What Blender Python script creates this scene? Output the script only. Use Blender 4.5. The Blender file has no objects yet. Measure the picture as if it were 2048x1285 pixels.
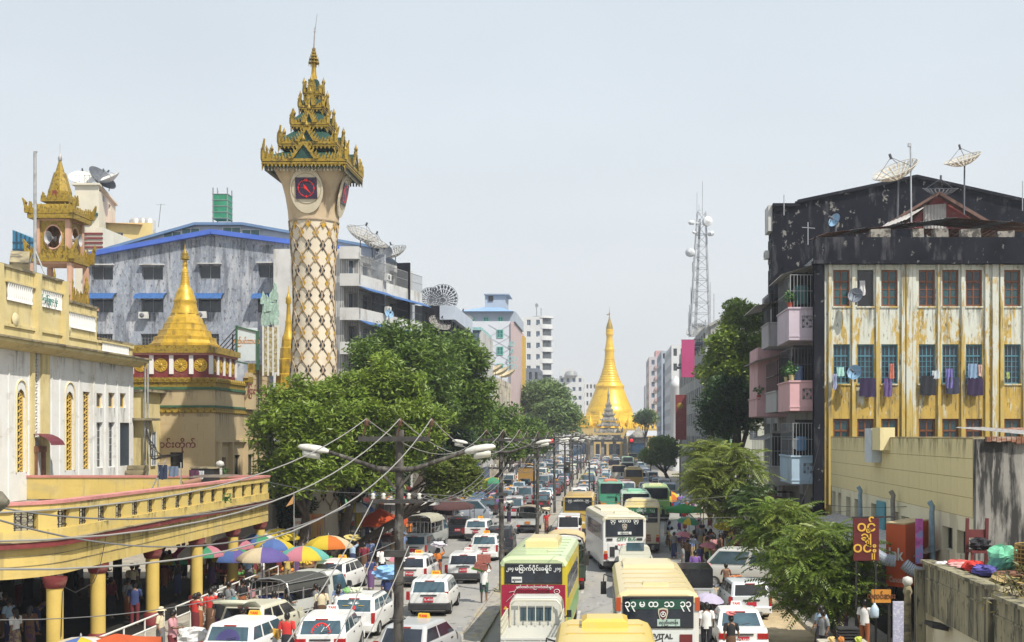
import bpy, math, random
from math import sin, cos, pi, radians, sqrt, atan2
from mathutils import Vector, Matrix
random.seed(11)
S = bpy.context.scene
C = S.collection
F, VX, HY, CZ = 2450.0, 1215.0, 870.0, 7.5          # focal length and vanishing point in photo pixels, eye height in metres
cam = bpy.data.cameras.new('camera'); camo = bpy.data.objects.new('camera', cam); C.objects.link(camo)
camo.location = (0, 0, CZ); camo.rotation_euler = (pi/2, 0, 0)
cam.sensor_fit = 'HORIZONTAL'; cam.sensor_width = 36; cam.lens = 36*F/2048
cam.shift_x = (1024-VX)/2048; cam.shift_y = (HY-642.5)/2048
cam.clip_start = 0.5; cam.clip_end = 6000
S.camera = camo
SUN_DIR = Vector((0.44, -0.44, 0.80)).normalized()
sun_el = math.asin(SUN_DIR.z); sun_az = atan2(SUN_DIR.x, SUN_DIR.y)
wd = bpy.data.worlds.new('World'); S.world = wd; wd.use_nodes = True
nt = wd.node_tree; bg = nt.nodes['Background']
sky = nt.nodes.new('ShaderNodeTexSky'); sky.sky_type = 'NISHITA'; sky.sun_disc = False
sky.sun_elevation = sun_el; sky.sun_rotation = sun_az
sky.air_density = 1.3; sky.dust_density = 6.0; sky.ozone_density = 1.5
mx = nt.nodes.new('ShaderNodeMix'); mx.data_type = 'RGBA'; mx.inputs['Factor'].default_value = 0.86
nt.links.new(sky.outputs['Color'], mx.inputs['A'])
tc = nt.nodes.new('ShaderNodeTexCoord'); sp = nt.nodes.new('ShaderNodeSeparateXYZ'); nt.links.new(tc.outputs['Generated'], sp.inputs[0])
rp = nt.nodes.new('ShaderNodeValToRGB'); nt.links.new(sp.outputs['Z'], rp.inputs[0])
e = rp.color_ramp.elements
e[0].position = 0.0; e[0].color = (9.0, 9.2, 9.3, 1)
e[1].position = 0.5; e[1].color = (6.5, 7.4, 8.3, 1)
k = e.new(0.15); k.color = (8.3, 8.75, 9.1, 1)
k = e.new(0.32); k.color = (7.4, 8.15, 8.8, 1)
cn = nt.nodes.new('ShaderNodeTexNoise'); cn.inputs['Scale'].default_value = 2.2; cn.inputs['Detail'].default_value = 4; cn.inputs['Roughness'].default_value = .55
mpn = nt.nodes.new('ShaderNodeMapping'); mpn.inputs['Scale'].default_value = (1,1,2.6); nt.links.new(tc.outputs['Generated'], mpn.inputs['Vector']); nt.links.new(mpn.outputs['Vector'], cn.inputs['Vector'])
mrn = nt.nodes.new('ShaderNodeMapRange'); mrn.inputs['From Min'].default_value = .3; mrn.inputs['From Max'].default_value = .7; mrn.inputs['To Min'].default_value = .955; mrn.inputs['To Max'].default_value = 1.045
nt.links.new(cn.outputs['Fac'], mrn.inputs['Value']); vm = nt.nodes.new('ShaderNodeVectorMath'); vm.operation = 'SCALE'
nt.links.new(rp.outputs['Color'], vm.inputs[0]); nt.links.new(mrn.outputs['Result'], vm.inputs['Scale'])
nt.links.new(vm.outputs[0], mx.inputs['B'])
nt.links.new(mx.outputs['Result'], bg.inputs['Color']); bg.inputs['Strength'].default_value = 0.092
sl = bpy.data.lights.new('sun', 'SUN'); sl.energy = 5.0; sl.angle = radians(0.6); sl.color = (1.0, 0.94, 0.83)
so = bpy.data.objects.new('sun', sl); C.objects.link(so); so.rotation_euler = SUN_DIR.to_track_quat('Z', 'Y').to_euler()
so.location = (40, -30, 60)
S.view_settings.view_transform = 'Standard'; S.view_settings.look = 'None'
S.view_settings.exposure = 0.22; S.view_settings.gamma = 1.0; S.view_settings.use_curve_mapping = False
S.render.engine = 'CYCLES'
S.cycles.max_bounces = 6; S.cycles.diffuse_bounces = 3; S.cycles.glossy_bounces = 3; S.cycles.transparent_max_bounces = 6
S.cycles.volume_bounces = 0; S.cycles.caustics_reflective = False; S.cycles.caustics_refractive = False
def PX(px, d): return (px-VX)*d/F
def PZ(py, d): return CZ-(py-HY)*d/F
def P(px, py, d): return Vector((PX(px, d), d, PZ(py, d)))
def GD(py): return F*CZ/(py-HY)                       # distance of a point on the ground
MATS = {}
def M(name, col=None, rough=.65, var=.14, sc=2.5, metal=0, bump=0.0, layers=(), objcol=False, spec=.4, bsc=None, trans=0, emit=0):
 if name in MATS: return MATS[name]
 m = bpy.data.materials.new(name); m.use_nodes = True; MATS[name] = m
 n = m.node_tree.nodes; L = m.node_tree.links; b = n['Principled BSDF']
 b.inputs['Roughness'].default_value = rough; b.inputs['Metallic'].default_value = metal
 b.inputs['Specular IOR Level'].default_value = spec
 tcn = n.new('ShaderNodeTexCoord')
 def noise(scale3, detail=5, rough_=.6):
  mp = n.new('ShaderNodeMapping'); mp.inputs['Scale'].default_value = scale3
  L.new(tcn.outputs['Object'], mp.inputs['Vector'])
  t = n.new('ShaderNodeTexNoise'); t.inputs['Scale'].default_value = 1; t.inputs['Detail'].default_value = detail
  t.inputs['Roughness'].default_value = rough_
  L.new(mp.outputs['Vector'], t.inputs['Vector']); return t.outputs['Fac']
 def mix(a, bcol, fac):
  x = n.new('ShaderNodeMix'); x.data_type = 'RGBA'
  for s_, i in ((fac, 'Factor'), (a, 'A'), (bcol, 'B')):
   if hasattr(s_, 'is_linked'): L.new(s_, x.inputs[i])
   elif i == 'Factor': x.inputs[i].default_value = s_
   else: x.inputs[i].default_value = (*s_[:3], 1)
  return x.outputs['Result']
 def ramp(v, lo, hi, k=1.0):
  r = n.new('ShaderNodeMapRange'); r.inputs['From Min'].default_value = lo; r.inputs['From Max'].default_value = hi
  r.inputs['To Max'].default_value = k; L.new(v, r.inputs['Value']); return r.outputs['Result']
 if objcol:
  oi = n.new('ShaderNodeObjectInfo'); base = oi.outputs['Color']
  cur = base
  if var:
   hs = n.new('ShaderNodeHueSaturation'); L.new(base, hs.inputs['Color'])
   L.new(ramp(noise((sc, sc, sc)), .25, .75, 1.0), hs.inputs['Value'])
   mr = hs.inputs['Value'].links[0].from_node; mr.inputs['To Min'].default_value = 1-var; mr.inputs['To Max'].default_value = 1+var
   cur = hs.outputs['Color']
 elif var:
  lo = [c*(1-var) for c in col]; hi = [min(.95, c*(1+var)) for c in col]
  cur = mix(lo, hi, ramp(noise((sc, sc, sc)), .3, .7))
 else:
  cur = tuple(col)
 for lay in layers:
  lc, s3, lo, hi, k = lay[:5]; lo2 = .5+(lo-.5)*.6; hi2 = lo2+(hi-lo)*.6; v = noise(s3, 6, .65)
  if len(lay) > 5:      # the wear grows with height (z0, slope)
   sx_ = n.new('ShaderNodeSeparateXYZ'); L.new(tcn.outputs['Object'], sx_.inputs[0])
   ma = n.new('ShaderNodeMath'); ma.operation = 'MULTIPLY_ADD'; L.new(sx_.outputs['Z'], ma.inputs[0]); ma.inputs[1].default_value = lay[6]; ma.inputs[2].default_value = -lay[5]*lay[6]
   mb_ = n.new('ShaderNodeMath'); mb_.operation = 'ADD'; L.new(v, mb_.inputs[0]); L.new(ma.outputs[0], mb_.inputs[1]); v = mb_.outputs[0]
  cur = mix(cur, lc, ramp(v, lo2, hi2, k))
 if hasattr(cur, 'is_linked'): L.new(cur, b.inputs['Base Color'])
 else: b.inputs['Base Color'].default_value = (*cur[:3], 1)
 if bump:
  bp = n.new('ShaderNodeBump'); bp.inputs['Strength'].default_value = bump; bp.inputs['Distance'].default_value = .03
  q = bsc or sc*6
  L.new(noise((q, q, q)), bp.inputs['Height']); L.new(bp.outputs['Normal'], b.inputs['Normal'])
 if trans:
  tr = n.new('ShaderNodeBsdfTranslucent'); ms = n.new('ShaderNodeMixShader'); ms.inputs[0].default_value = trans
  if hasattr(cur, 'is_linked'): L.new(cur, tr.inputs['Color'])
  else: tr.inputs['Color'].default_value = (*cur[:3], 1)
  L.new(b.outputs[0], ms.inputs[1]); L.new(tr.outputs[0], ms.inputs[2]); L.new(ms.outputs[0], n['Material Output'].inputs['Surface'])
 if emit:
  b.inputs['Emission Color'].default_value = (*col[:3], 1); b.inputs['Emission Strength'].default_value = emit
 return m
ORG = {}
class MB:
 """collects faces, then links them as one mesh object"""
 def __init__(s): s.v = []; s.f = []; s.m = []; s.s = []
 def add(s, vs, fs, m=0, sm=False):
  o = len(s.v); s.v += [tuple(v) for v in vs]
  for f in fs: s.f.append(tuple(i+o for i in f)); s.m.append(m); s.s.append(sm)
  return s
 def box(s, x0, x1, y0, y1, z0, z1, m=0):
  return s.add([(x0,y0,z0),(x1,y0,z0),(x1,y1,z0),(x0,y1,z0),(x0,y0,z1),(x1,y0,z1),(x1,y1,z1),(x0,y1,z1)],
     [(0,3,2,1),(4,5,6,7),(0,1,5,4),(1,2,6,5),(2,3,7,6),(3,0,4,7)], m)
 def obox(s, c, sz, rz=0, m=0, rx=0, ry=0):
  R = Matrix.Rotation(rz,3,'Z') @ Matrix.Rotation(ry,3,'Y') @ Matrix.Rotation(rx,3,'X')
  hx, hy, hz = sz[0]/2, sz[1]/2, sz[2]/2
  vs = [Vector(c)+R@Vector(v) for v in ((-hx,-hy,-hz),(hx,-hy,-hz),(hx,hy,-hz),(-hx,hy,-hz),(-hx,-hy,hz),(hx,-hy,hz),(hx,hy,hz),(-hx,hy,hz))]
  return s.add(vs, [(0,3,2,1),(4,5,6,7),(0,1,5,4),(1,2,6,5),(2,3,7,6),(3,0,4,7)], m)
 def quad(s, a, b, c, d, m=0): return s.add([a,b,c,d], [(0,1,2,3)], m)
 def seg(s, a, b, w, h, m=0):
  """a square bar from a to b"""
  a, b = Vector(a), Vector(b); d = (b-a).normalized()
  up = Vector((0,0,1)) if abs(d.z) < .95 else Vector((0,1,0))
  x = d.cross(up).normalized()*w/2; y = x.cross(d).normalized()*h/2
  return s.add([a-x-y,a+x-y,a+x+y,a-x+y,b-x-y,b+x-y,b+x+y,b-x+y], [(0,1,2,3),(7,6,5,4),(0,4,5,1),(1,5,6,2),(2,6,7,3),(3,7,4,0)], m)
 def tube(s, pts, r, n=6, m=0, cap=True, sm=True):
  pts = [Vector(p) for p in pts]; k = len(pts); rs = r if hasattr(r, '__len__') else [r]*k
  vs = []; pu = None
  for i, p in enumerate(pts):
   d = (pts[min(i+1,k-1)]-pts[max(i-1,0)]).normalized()
   if pu is None: pu = d.orthogonal().normalized()
   u = (pu-d*pu.dot(d)); u = u.normalized() if u.length > 1e-6 else d.orthogonal().normalized(); pu = u
   w = d.cross(u)
   vs += [p+(u*cos(2*pi*j/n)+w*sin(2*pi*j/n))*rs[i] for j in range(n)]
  fs = [(i*n+j, i*n+(j+1)%n, (i+1)*n+(j+1)%n, (i+1)*n+j) for i in range(k-1) for j in range(n)]
  s.add(vs, fs, m, sm)
  if cap: s.add(vs[:n], [tuple(range(n-1,-1,-1))], m); s.add(vs[-n:], [tuple(range(n))], m)
  return s
 def lathe(s, prof, n=16, c=(0,0,0), m=0, sm=True, a0=0, sx=1, sy=1, cap=False):
  vs = [(c[0]+r*sx*cos(a0+2*pi*j/n), c[1]+r*sy*sin(a0+2*pi*j/n), c[2]+z) for r, z in prof for j in range(n)]
  fs = [(i*n+j, i*n+(j+1)%n, (i+1)*n+(j+1)%n, (i+1)*n+j) for i in range(len(prof)-1) for j in range(n)]
  s.add(vs, fs, m, sm)
  if cap: s.add(vs[:n], [tuple(range(n-1,-1,-1))], m); s.add(vs[-n:], [tuple(range(n))], m)
  return s
 def prism(s, poly, mp, d, m=0):
  """poly: list of (u,v); mp(u,v,w)->xyz ; w from 0 to d"""
  n = len(poly); a = [mp(u,v,0) for u,v in poly]; b = [mp(u,v,d) for u,v in poly]
  s.add(a+b, [tuple(range(n)), tuple(range(2*n-1,n-1,-1))]+[(i, i+n, (i+1)%n+n, (i+1)%n) for i in range(n)], m); return s
 def loft(s, rings, m=0, sm=True, cap=True):
  n = len(rings[0]); vs = [p for r in rings for p in r]
  fs = [(i*n+j, i*n+(j+1)%n, (i+1)*n+(j+1)%n, (i+1)*n+j) for i in range(len(rings)-1) for j in range(n)]
  s.add(vs, fs, m, sm)
  if cap: s.add(rings[0], [tuple(range(n-1,-1,-1))], m, False); s.add(rings[-1], [tuple(range(n))], m, False)
  return s
 def mesh(s, name, mats, org=(0,0,0), sharp=None):
  me = bpy.data.meshes.new(name)
  ox, oy, oz = org
  me.from_pydata([(x-ox,y-oy,z-oz) for x,y,z in s.v], [], s.f)
  for mt in (mats if isinstance(mats, (list,tuple)) else [mats]): me.materials.append(mt)
  me.polygons.foreach_set('material_index', s.m); me.polygons.foreach_set('use_smooth', s.s)
  me.update()
  if sharp: me.set_sharp_from_angle(angle=radians(sharp))
  return me
 def build(s, name, mats, parent=None, sharp=None, color=None, local=False):
  org = (0,0,0) if local else ORG.get(parent.name, (0,0,0)) if parent else (0,0,0)
  o = bpy.data.objects.new(name, s.mesh(name, mats, org, sharp)); C.objects.link(o)
  if parent: o.parent = parent
  ORG[o.name] = org
  if color: o.color = (*color, 1)
  return o
def thing(name, label, cat, loc=(0,0,0), rz=0, group=None):
 o = bpy.data.objects.new(name, None); C.objects.link(o); o.location = loc; o.rotation_euler = (0,0,rz)
 o.empty_display_size = .3
 ORG[o.name] = tuple(loc); tag(o, label, cat, group); return o
def tag(o, label=None, cat=None, group=None, kind=None):
 if label: o['label'] = label
 if cat: o['category'] = cat
 if group: o['group'] = group
 if kind: o['kind'] = kind
 return o
KIDS = {}
def kids(o):
 return [c for c in KIDS.get(o.name, ())]
def index_kids():
 KIDS.clear()
 for o in C.objects:
  if o.parent: KIDS.setdefault(o.parent.name, []).append(o)
def copy_tree(src, parent=None, shallow=None):
 c = src.copy(); C.objects.link(c)
 if parent: c.parent = parent
 for ch in KIDS.get(src.name, ()):
  if shallow and ch.name.split('.')[0] in shallow: continue
  copy_tree(ch, c, shallow)
 return c
def place(o, loc, rz=0, label=None, group=None, scale=None):
 o.location = loc; o.rotation_euler = (0,0,rz)
 if label: o['label'] = label
 if group: o['group'] = group
 if scale: o.scale = (scale,)*3 if not hasattr(scale,'__len__') else scale
 return o
def paint(o, cols):
 """cols: {part name: rgb}; sets the paint colour of parts (and their sub-parts) of a placed thing"""
 for ch in o.children:
  nm = ch.name.split('.')[0]
  if nm in cols: ch.color = (*cols[nm], 1)
  for g in ch.children:
   if g.name.split('.')[0] in cols: g.color = (*cols[g.name.split('.')[0]], 1)
MESHES = {}
def inst(name, key, make, parent, loc, rz=0, scale=None, org=None):
 """an object that shares one cached mesh"""
 if key not in MESHES: MESHES[key] = make()
 o = bpy.data.objects.new(name, MESHES[key]); C.objects.link(o)
 base = ORG.get(parent.name, (0,0,0)) if parent else (0,0,0)
 o.location = Vector(loc)-Vector(base); o.rotation_euler = (0,0,rz)
 if scale: o.scale = scale
 if parent: o.parent = parent
 return o
def text(body, mat, size, parent, loc, rz=0, rx=pi/2, name='lettering', align='CENTER', depth=.006, sx=1.0):
 key = ('text', body, mat.name, size, align)
 if key not in MESHES:
  cu = bpy.data.curves.new('lettering', 'FONT'); cu.body = body; cu.size = size; cu.align_x = align; cu.align_y = 'CENTER'
  cu.extrude = depth; cu.resolution_u = 3; cu.offset = size*.018
  to = bpy.data.objects.new('lettering', cu); C.objects.link(to)
  me = bpy.data.meshes.new_from_object(to); bpy.data.objects.remove(to)
  me.materials.clear(); me.materials.append(mat); MESHES[key] = me
 o = bpy.data.objects.new(name, MESHES[key]); C.objects.link(o)
 base = ORG.get(parent.name, (0,0,0)) if parent else (0,0,0)
 o.location = Vector(loc)-Vector(base); o.rotation_euler = (rx,0,rz); o.scale = (sx,1,1)
 if parent: o.parent = parent
 return o
def streak_mat():
 if 'rain_streak' in MATS: return MATS['rain_streak']
 m = bpy.data.materials.new('rain_streak'); m.use_nodes = True; MATS['rain_streak'] = m; n = m.node_tree.nodes; L = m.node_tree.links; b = n['Principled BSDF']
 b.inputs['Base Color'].default_value = (.055,.05,.042,1); b.inputs['Roughness'].default_value = .95; b.inputs['Specular IOR Level'].default_value = .05
 tcn = n.new('ShaderNodeTexCoord'); oi = n.new('ShaderNodeObjectInfo'); mp = n.new('ShaderNodeMapping'); mp.inputs['Scale'].default_value = (9,1,.9); L.new(tcn.outputs['Generated'], mp.inputs['Vector'])
 cx_ = n.new('ShaderNodeCombineXYZ'); mm = n.new('ShaderNodeMath'); mm.operation = 'MULTIPLY'; mm.inputs[1].default_value = 50; L.new(oi.outputs['Random'], mm.inputs[0]); L.new(mm.outputs[0], cx_.inputs[0]); L.new(mm.outputs[0], cx_.inputs[1]); L.new(cx_.outputs[0], mp.inputs['Location'])
 t = n.new('ShaderNodeTexNoise'); t.inputs['Scale'].default_value = 1; t.inputs['Detail'].default_value = 5; t.inputs['Roughness'].default_value = .65; L.new(mp.outputs['Vector'], t.inputs['Vector'])
 r1 = n.new('ShaderNodeMapRange'); r1.inputs['From Min'].default_value = .46; r1.inputs['From Max'].default_value = .62; L.new(t.outputs['Fac'], r1.inputs['Value'])
 sp_ = n.new('ShaderNodeSeparateXYZ'); L.new(tcn.outputs['Generated'], sp_.inputs[0]); pw = n.new('ShaderNodeMath'); pw.operation = 'POWER'; pw.inputs[1].default_value = 1.3; L.new(sp_.outputs['Z'], pw.inputs[0])
 ed = n.new('ShaderNodeMath'); ed.operation = 'PINGPONG'; ed.inputs[1].default_value = .5; L.new(sp_.outputs['X'], ed.inputs[0]); e2 = n.new('ShaderNodeMath'); e2.operation = 'MULTIPLY'; e2.use_clamp = True; e2.inputs[1].default_value = 6; L.new(ed.outputs[0], e2.inputs[0])
 a = n.new('ShaderNodeMath'); a.operation = 'MULTIPLY'; L.new(r1.outputs['Result'], a.inputs[0]); L.new(pw.outputs[0], a.inputs[1])
 a2 = n.new('ShaderNodeMath'); a2.operation = 'MULTIPLY'; L.new(a.outputs[0], a2.inputs[0]); L.new(e2.outputs[0], a2.inputs[1]); a3 = n.new('ShaderNodeMath'); a3.operation = 'MULTIPLY'; a3.inputs[1].default_value = .55; L.new(a2.outputs[0], a3.inputs[0])
 L.new(a3.outputs[0], b.inputs['Alpha']); return m
def streak(parent, x, y, ztop, w, h, rz=0):
 return inst('rain_streak','rainstreak',lambda: MB().quad((-.5,-.004,-1),(.5,-.004,-1),(.5,-.004,0),(-.5,-.004,0)).mesh('rain_streak', streak_mat()),parent,(x,y,ztop),rz,(w,1,h))
def holed(mb, A, B, z0, z1, holes, depth=.15, m=0, mr=None):
 """a wall face from A to B (xy), outward normal to the right of A->B seen from above turned (dy,-dx); holes (u0,u1,za,zb) with reveals"""
 A = Vector(A); B = Vector(B); L_ = (B-A).length; t = (B-A)/L_; nrm = Vector((t.y,-t.x))
 mr = m if mr is None else mr
 us = sorted({0, L_, *[min(max(h[0],0),L_) for h in holes], *[min(max(h[1],0),L_) for h in holes]})
 zs = sorted({z0, z1, *[min(max(h[2],z0),z1) for h in holes], *[min(max(h[3],z0),z1) for h in holes]})
 def p(u, z, d=0): q = A+t*u-nrm*d; return (q.x, q.y, z)
 idx = {}
 vs = []; fs = []
 def vi(u, z):
  if (u,z) not in idx: idx[(u,z)] = len(vs); vs.append(p(u,z))
  return idx[(u,z)]
 for i in range(len(us)-1):
  for j in range(len(zs)-1):
   cu = (us[i]+us[i+1])/2; cz = (zs[j]+zs[j+1])/2
   if any(h[0] < cu < h[1] and h[2] < cz < h[3] for h in holes): continue
   fs.append((vi(us[i],zs[j]), vi(us[i+1],zs[j]), vi(us[i+1],zs[j+1]), vi(us[i],zs[j+1])))
 mb.add(vs, fs, m)
 for (a,b,c,d) in holes:
  a = max(a,0); b = min(b,L_); c = max(c,z0); d = min(d,z1)
  mb.quad(p(a,c),p(a,c,depth),p(b,c,depth),p(b,c),mr); mb.quad(p(a,d),p(b,d),p(b,d,depth),p(a,d,depth),mr)
  mb.quad(p(a,c),p(a,d),p(a,d,depth),p(a,c,depth),mr); mb.quad(p(b,c),p(b,c,depth),p(b,d,depth),p(b,d),mr)
 return t, nrm
def wins(parent, A, B, holes, depth, style):
 """window parts (frame, child pane) set into the holes of a wall"""
 A = Vector(A); B = Vector(B); t = (B-A).normalized(); nrm = Vector((t.y,-t.x)); rz = atan2(t.y, t.x)
 for h in holes:
  st = style(h) if callable(style) else style
  if st is None: continue
  w = round(h[1]-h[0],2); hh = round(h[3]-h[2],2)
  q = A+t*(h[0]+h[1])/2-nrm*depth
  window(parent, (q.x, q.y, (h[2]+h[3])/2), w, hh, rz, st)
def window(parent, loc, w, h, rz, st, name='window'):
 fm, gm, nv, nh, tr = WST[st][:5]
 def mk():
  b = MB(); fw = WST[st][5] if len(WST[st]) > 5 else .06; d0, d1 = -.07, .0
  b.box(-w/2,w/2,d0,d1,h/2-fw,h/2); b.box(-w/2,w/2,d0,d1,-h/2,-h/2+fw)
  b.box(-w/2,-w/2+fw,d0,d1,-h/2+fw,h/2-fw); b.box(w/2-fw,w/2,d0,d1,-h/2+fw,h/2-fw)
  zt = h/2-fw-tr*h
  if tr: b.box(-w/2+fw,w/2-fw,d0-.01,d1,zt-fw/2,zt+fw/2)
  for i in range(1,nv):
   x = -w/2+w*i/nv; k = fw*.45 if not (i*2 == nv) else fw*.8
   b.box(x-k/2,x+k/2,d0+.01,d1,-h/2+fw,h/2-fw)
  zt2 = zt if tr else h/2-fw
  for j in range(1,nh):
   z = -h/2+fw+(zt2+h/2-fw)*j/nh; b.box(-w/2+fw,w/2-fw,d0+.015,d1,z-fw*.2,z+fw*.2)
  return b.mesh('window', M(*fm))
 o = inst(name, ('wf',st,w,h), mk, parent, loc, rz)
 ORG[o.name] = (0,0,0)
 g = inst('pane', ('wp',st,w,h), lambda: MB().box(-w/2+.02,w/2-.02,-.025,-.005,-h/2+.02,h/2-.02).mesh('pane', GL(gm)), o, (0,0,0))
 return o
GLASS = {'dark': (.02,.025,.035), 'teal': (.03,.12,.13), 'blue': (.03,.07,.13), 'black': (.012,.012,.014), 'grey': (.08,.09,.1), 'teald': (.02,.06,.07), 'curtain': (.25,.22,.18), 'maroon': (.09,.02,.03)}
def GL(k): return M('glass_'+k, GLASS[k], .12, var=.5, sc=.9, spec=.6)
FR_GREY = ('frame_grey', (.23,.24,.25), .5); FR_WHITE = ('frame_white', (.62,.63,.62), .5); FR_BROWN = ('frame_brown', (.17,.06,.022), .5, .25, 4)
FR_BLUE = ('frame_blue', (.07,.2,.27), .5, .2, 4); FR_DARK = ('frame_dark', (.04,.04,.045), .5); FR_GREEN = ('frame_green', (.13,.42,.34), .5); FR_YELL = ('frame_yellow', (.62,.42,.1), .6)
WST = {  # frame material, glass, vertical divisions, horizontal divisions, transom share[, frame width]
 'grey': (FR_GREY,'dark',2,1,0), 'white': (FR_WHITE,'dark',2,1,0), 'dark': (FR_DARK,'black',2,1,0), 'tealw': (FR_WHITE,'teal',2,1,0),
 'brown': (FR_BROWN,'teald',2,3,.27,.1), 'brown2': (FR_BROWN,'dark',2,3,.27,.1), 'bluef': (FR_BLUE,'dark',4,5,.26,.07), 'green': (FR_GREEN,'teal',2,2,0,.12),
 'louver': (FR_WHITE,'black',2,6,0,.05), 'hole': (FR_DARK,'black',1,1,0,.03), 'bluew': (FR_WHITE,'blue',2,1,0), 'grille': (FR_GREY,'black',7,4,0,.05), 'yell': (FR_YELL,'black',1,1,0,.08),
 'shade': (FR_DARK,'curtain',2,2,0), 'greyg': (FR_GREY,'grey',2,2,0),
}
SKIN = M('skin', (.2,.1,.06), .55, .08, 6, objcol=True); HAIR = M('black_hair', (.012,.01,.009), .4, .3, 8); EYE = M('eye_dark', (.01,.01,.01), .3)
CLOTH = M('cloth', (.5,.5,.5), .9, .12, 5, objcol=True)
PAT = M('patterned_cloth', (.5,.5,.5), .9, .25, 9, objcol=True, layers=[((.05,.02,.08),(7,7,5),.5,.56,.7)])
def skel(stride=0., aL='down', aR='down', lean=0., sit=False, look=0.):
 J = {}; z0 = -.42 if sit else 0
 J['pel'] = (0,-.02*lean,.92+z0); J['che'] = (0,.22*lean,1.2+z0-.1*lean); J['nec'] = (0,.42*lean,1.40+z0-.26*lean); J['hea'] = (look*.03,.52*lean+.02,1.54+z0-.33*lean)
 for s, k, st in ((-1,'L',stride),(1,'R',-stride)):
  J['hip'+k] = (s*.095,-.02,.88+z0)
  if sit: J['kne'+k] = (s*.16,.38,.5); J['ank'+k] = (s*.12,.12,.08)
  else: J['kne'+k] = (s*.10,.10*st+.02,.49); J['ank'+k] = (s*.10,.24*st-.06*max(0,-st),.09+.05*max(0,-st))
  sh = (s*.185,.38*lean,1.36+z0-.24*lean); J['sho'+k] = sh; m = aL if s < 0 else aR; st2 = -st
  e, h = {'down':((s*.235,sh[1]-.03+.08*st2,1.11+z0-.3*lean),(s*.235,sh[1]+.08+.16*st2,.88+z0-.3*lean)),'carry':((s*.31,sh[1]+.06,1.50),(s*.19,sh[1]+.03,1.74)),'fwd':((s*.22,sh[1]+.1,1.13+z0-.2*lean),(s*.13,sh[1]+.34,1.14+z0-.2*lean)),
   'face':((s*.25,sh[1]+.14,1.2+z0),(s*.08,sh[1]+.16,1.5+z0)),'bag':((s*.25,sh[1]+.0,1.12),(s*.3,sh[1]+.04,.86))}[m]
  J['elb'+k] = e; J['han'+k] = h
 return J
def body_mesh(J, girl=False, bulk=1.0):
 vs = []; R = []; ed = []
 def v(p, r): vs.append(p); R.append(r if hasattr(r,'__len__') else (r,r)); return len(vs)-1
 B = bulk
 pel = v(J['pel'],(.145*B,.105*B)); che = v(J['che'],((.14 if girl else .155)*B,.10*B)); up = v(tuple(a*.8+b_*.2 for a, b_ in zip(J['nec'],J['che'])),(.115,.085)); nec = v(J['nec'],(.052,.052))
 hd = Vector(J['hea']); nk = Vector(J['nec']); d = (hd-nk)
 h1 = v(tuple(nk+d*.62),(.066,.072)); h2 = v(tuple(hd+Vector((0,.005,.03))),(.083,.1)); h3 = v(tuple(hd+Vector((0,0,.115))),(.055,.065))
 ed += [(pel,che),(che,up),(up,nec),(nec,h1),(h1,h2),(h2,h3)]
 for k in 'LR':
  s = v(J['sho'+k],.056); e = v(J['elb'+k],.042); w = v(tuple(Vector(J['elb'+k]).lerp(Vector(J['han'+k]),.82)),.029); h = v(J['han'+k],(.038,.024)); ed += [(up,s),(s,e),(e,w),(w,h)]
  hp = v(J['hip'+k],.088); kn = v(J['kne'+k],.056); an = v(J['ank'+k],.037); a = Vector(J['ank'+k]); to = v(tuple(a+Vector((0,.15,-.06))),(.042,.026)); he = v(tuple(a+Vector((0,-.03,-.055))),.034); ed += [(pel,hp),(hp,kn),(kn,an),(an,to),(an,he)]
 me = bpy.data.meshes.new('b'); me.from_pydata(vs,ed,[]); o = bpy.data.objects.new('b',me); C.objects.link(o)
 m = o.modifiers.new('s','SKIN'); sv = me.skin_vertices[0].data
 for i, r in enumerate(R): sv[i].radius = r; sv[i].use_root = (i == 0)
 m.use_smooth_shade = True; m2 = o.modifiers.new('u','SUBSURF'); m2.levels = 1; m2.render_levels = 1
 dg = bpy.context.evaluated_depsgraph_get(); me2 = bpy.data.meshes.new_from_object(o.evaluated_get(dg)); bpy.data.objects.remove(o)
 b = MB(); b.add([tuple(q.co) for q in me2.vertices],[tuple(p.vertices) for p in me2.polygons],0,True)
 for k in 'LR':   # fingers and thumb
  w = Vector(J['han'+k]); e = Vector(J['elb'+k]); d2 = (w-e).normalized(); sd = d2.cross(Vector((0,1,.2))).normalized()
  cu = d2.cross(sd).normalized()
  for i, ln in enumerate((.05,.06,.065,.055)):
   p = w+sd*(-.026+.0175*i)+d2*.02; b.tube([p,p+d2*ln*.6,p+d2*ln+cu*.02],[.0095,.0085,.006],4)
  p = w-sd*.03; b.tube([p,p-sd*.03+d2*.02,p-sd*.03+d2*.05],[.011,.0095,.007],4)
 f = hd+Vector((0,.098,.01))    # nose, eyes, mouth, ears
 b.add([f+Vector((-.014,0,-.02)),f+Vector((.014,0,-.02)),f+Vector((0,-.005,.03)),f+Vector((0,.024,-.018))],[(0,1,3),(1,2,3),(2,0,3)])
 for s in (-1,1):
  b.add([f+Vector((s*.034-.014,-.012,.024)),f+Vector((s*.034+.014,-.012,.024)),f+Vector((s*.034+.014,-.012,.036)),f+Vector((s*.034-.014,-.012,.036))],[(0,1,2,3)],1)
  e_ = hd+Vector((s*.084,0,.01)); b.lathe([(0,-.03),(.016,-.02),(.018,.015),(0,.034)],6,tuple(e_))
 b.add([f+Vector((-.024,-.006,-.052)),f+Vector((.024,-.006,-.052)),f+Vector((.018,-.006,-.044)),f+Vector((-.018,-.006,-.044))],[(0,1,2,3)],1)
 return b
def ringv(c, rx, ry, n=12, tw=0): return [Vector((c[0]+rx*cos(2*pi*k/n+tw), c[1]+ry*sin(2*pi*k/n+tw), c[2])) for k in range(n)]
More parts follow.
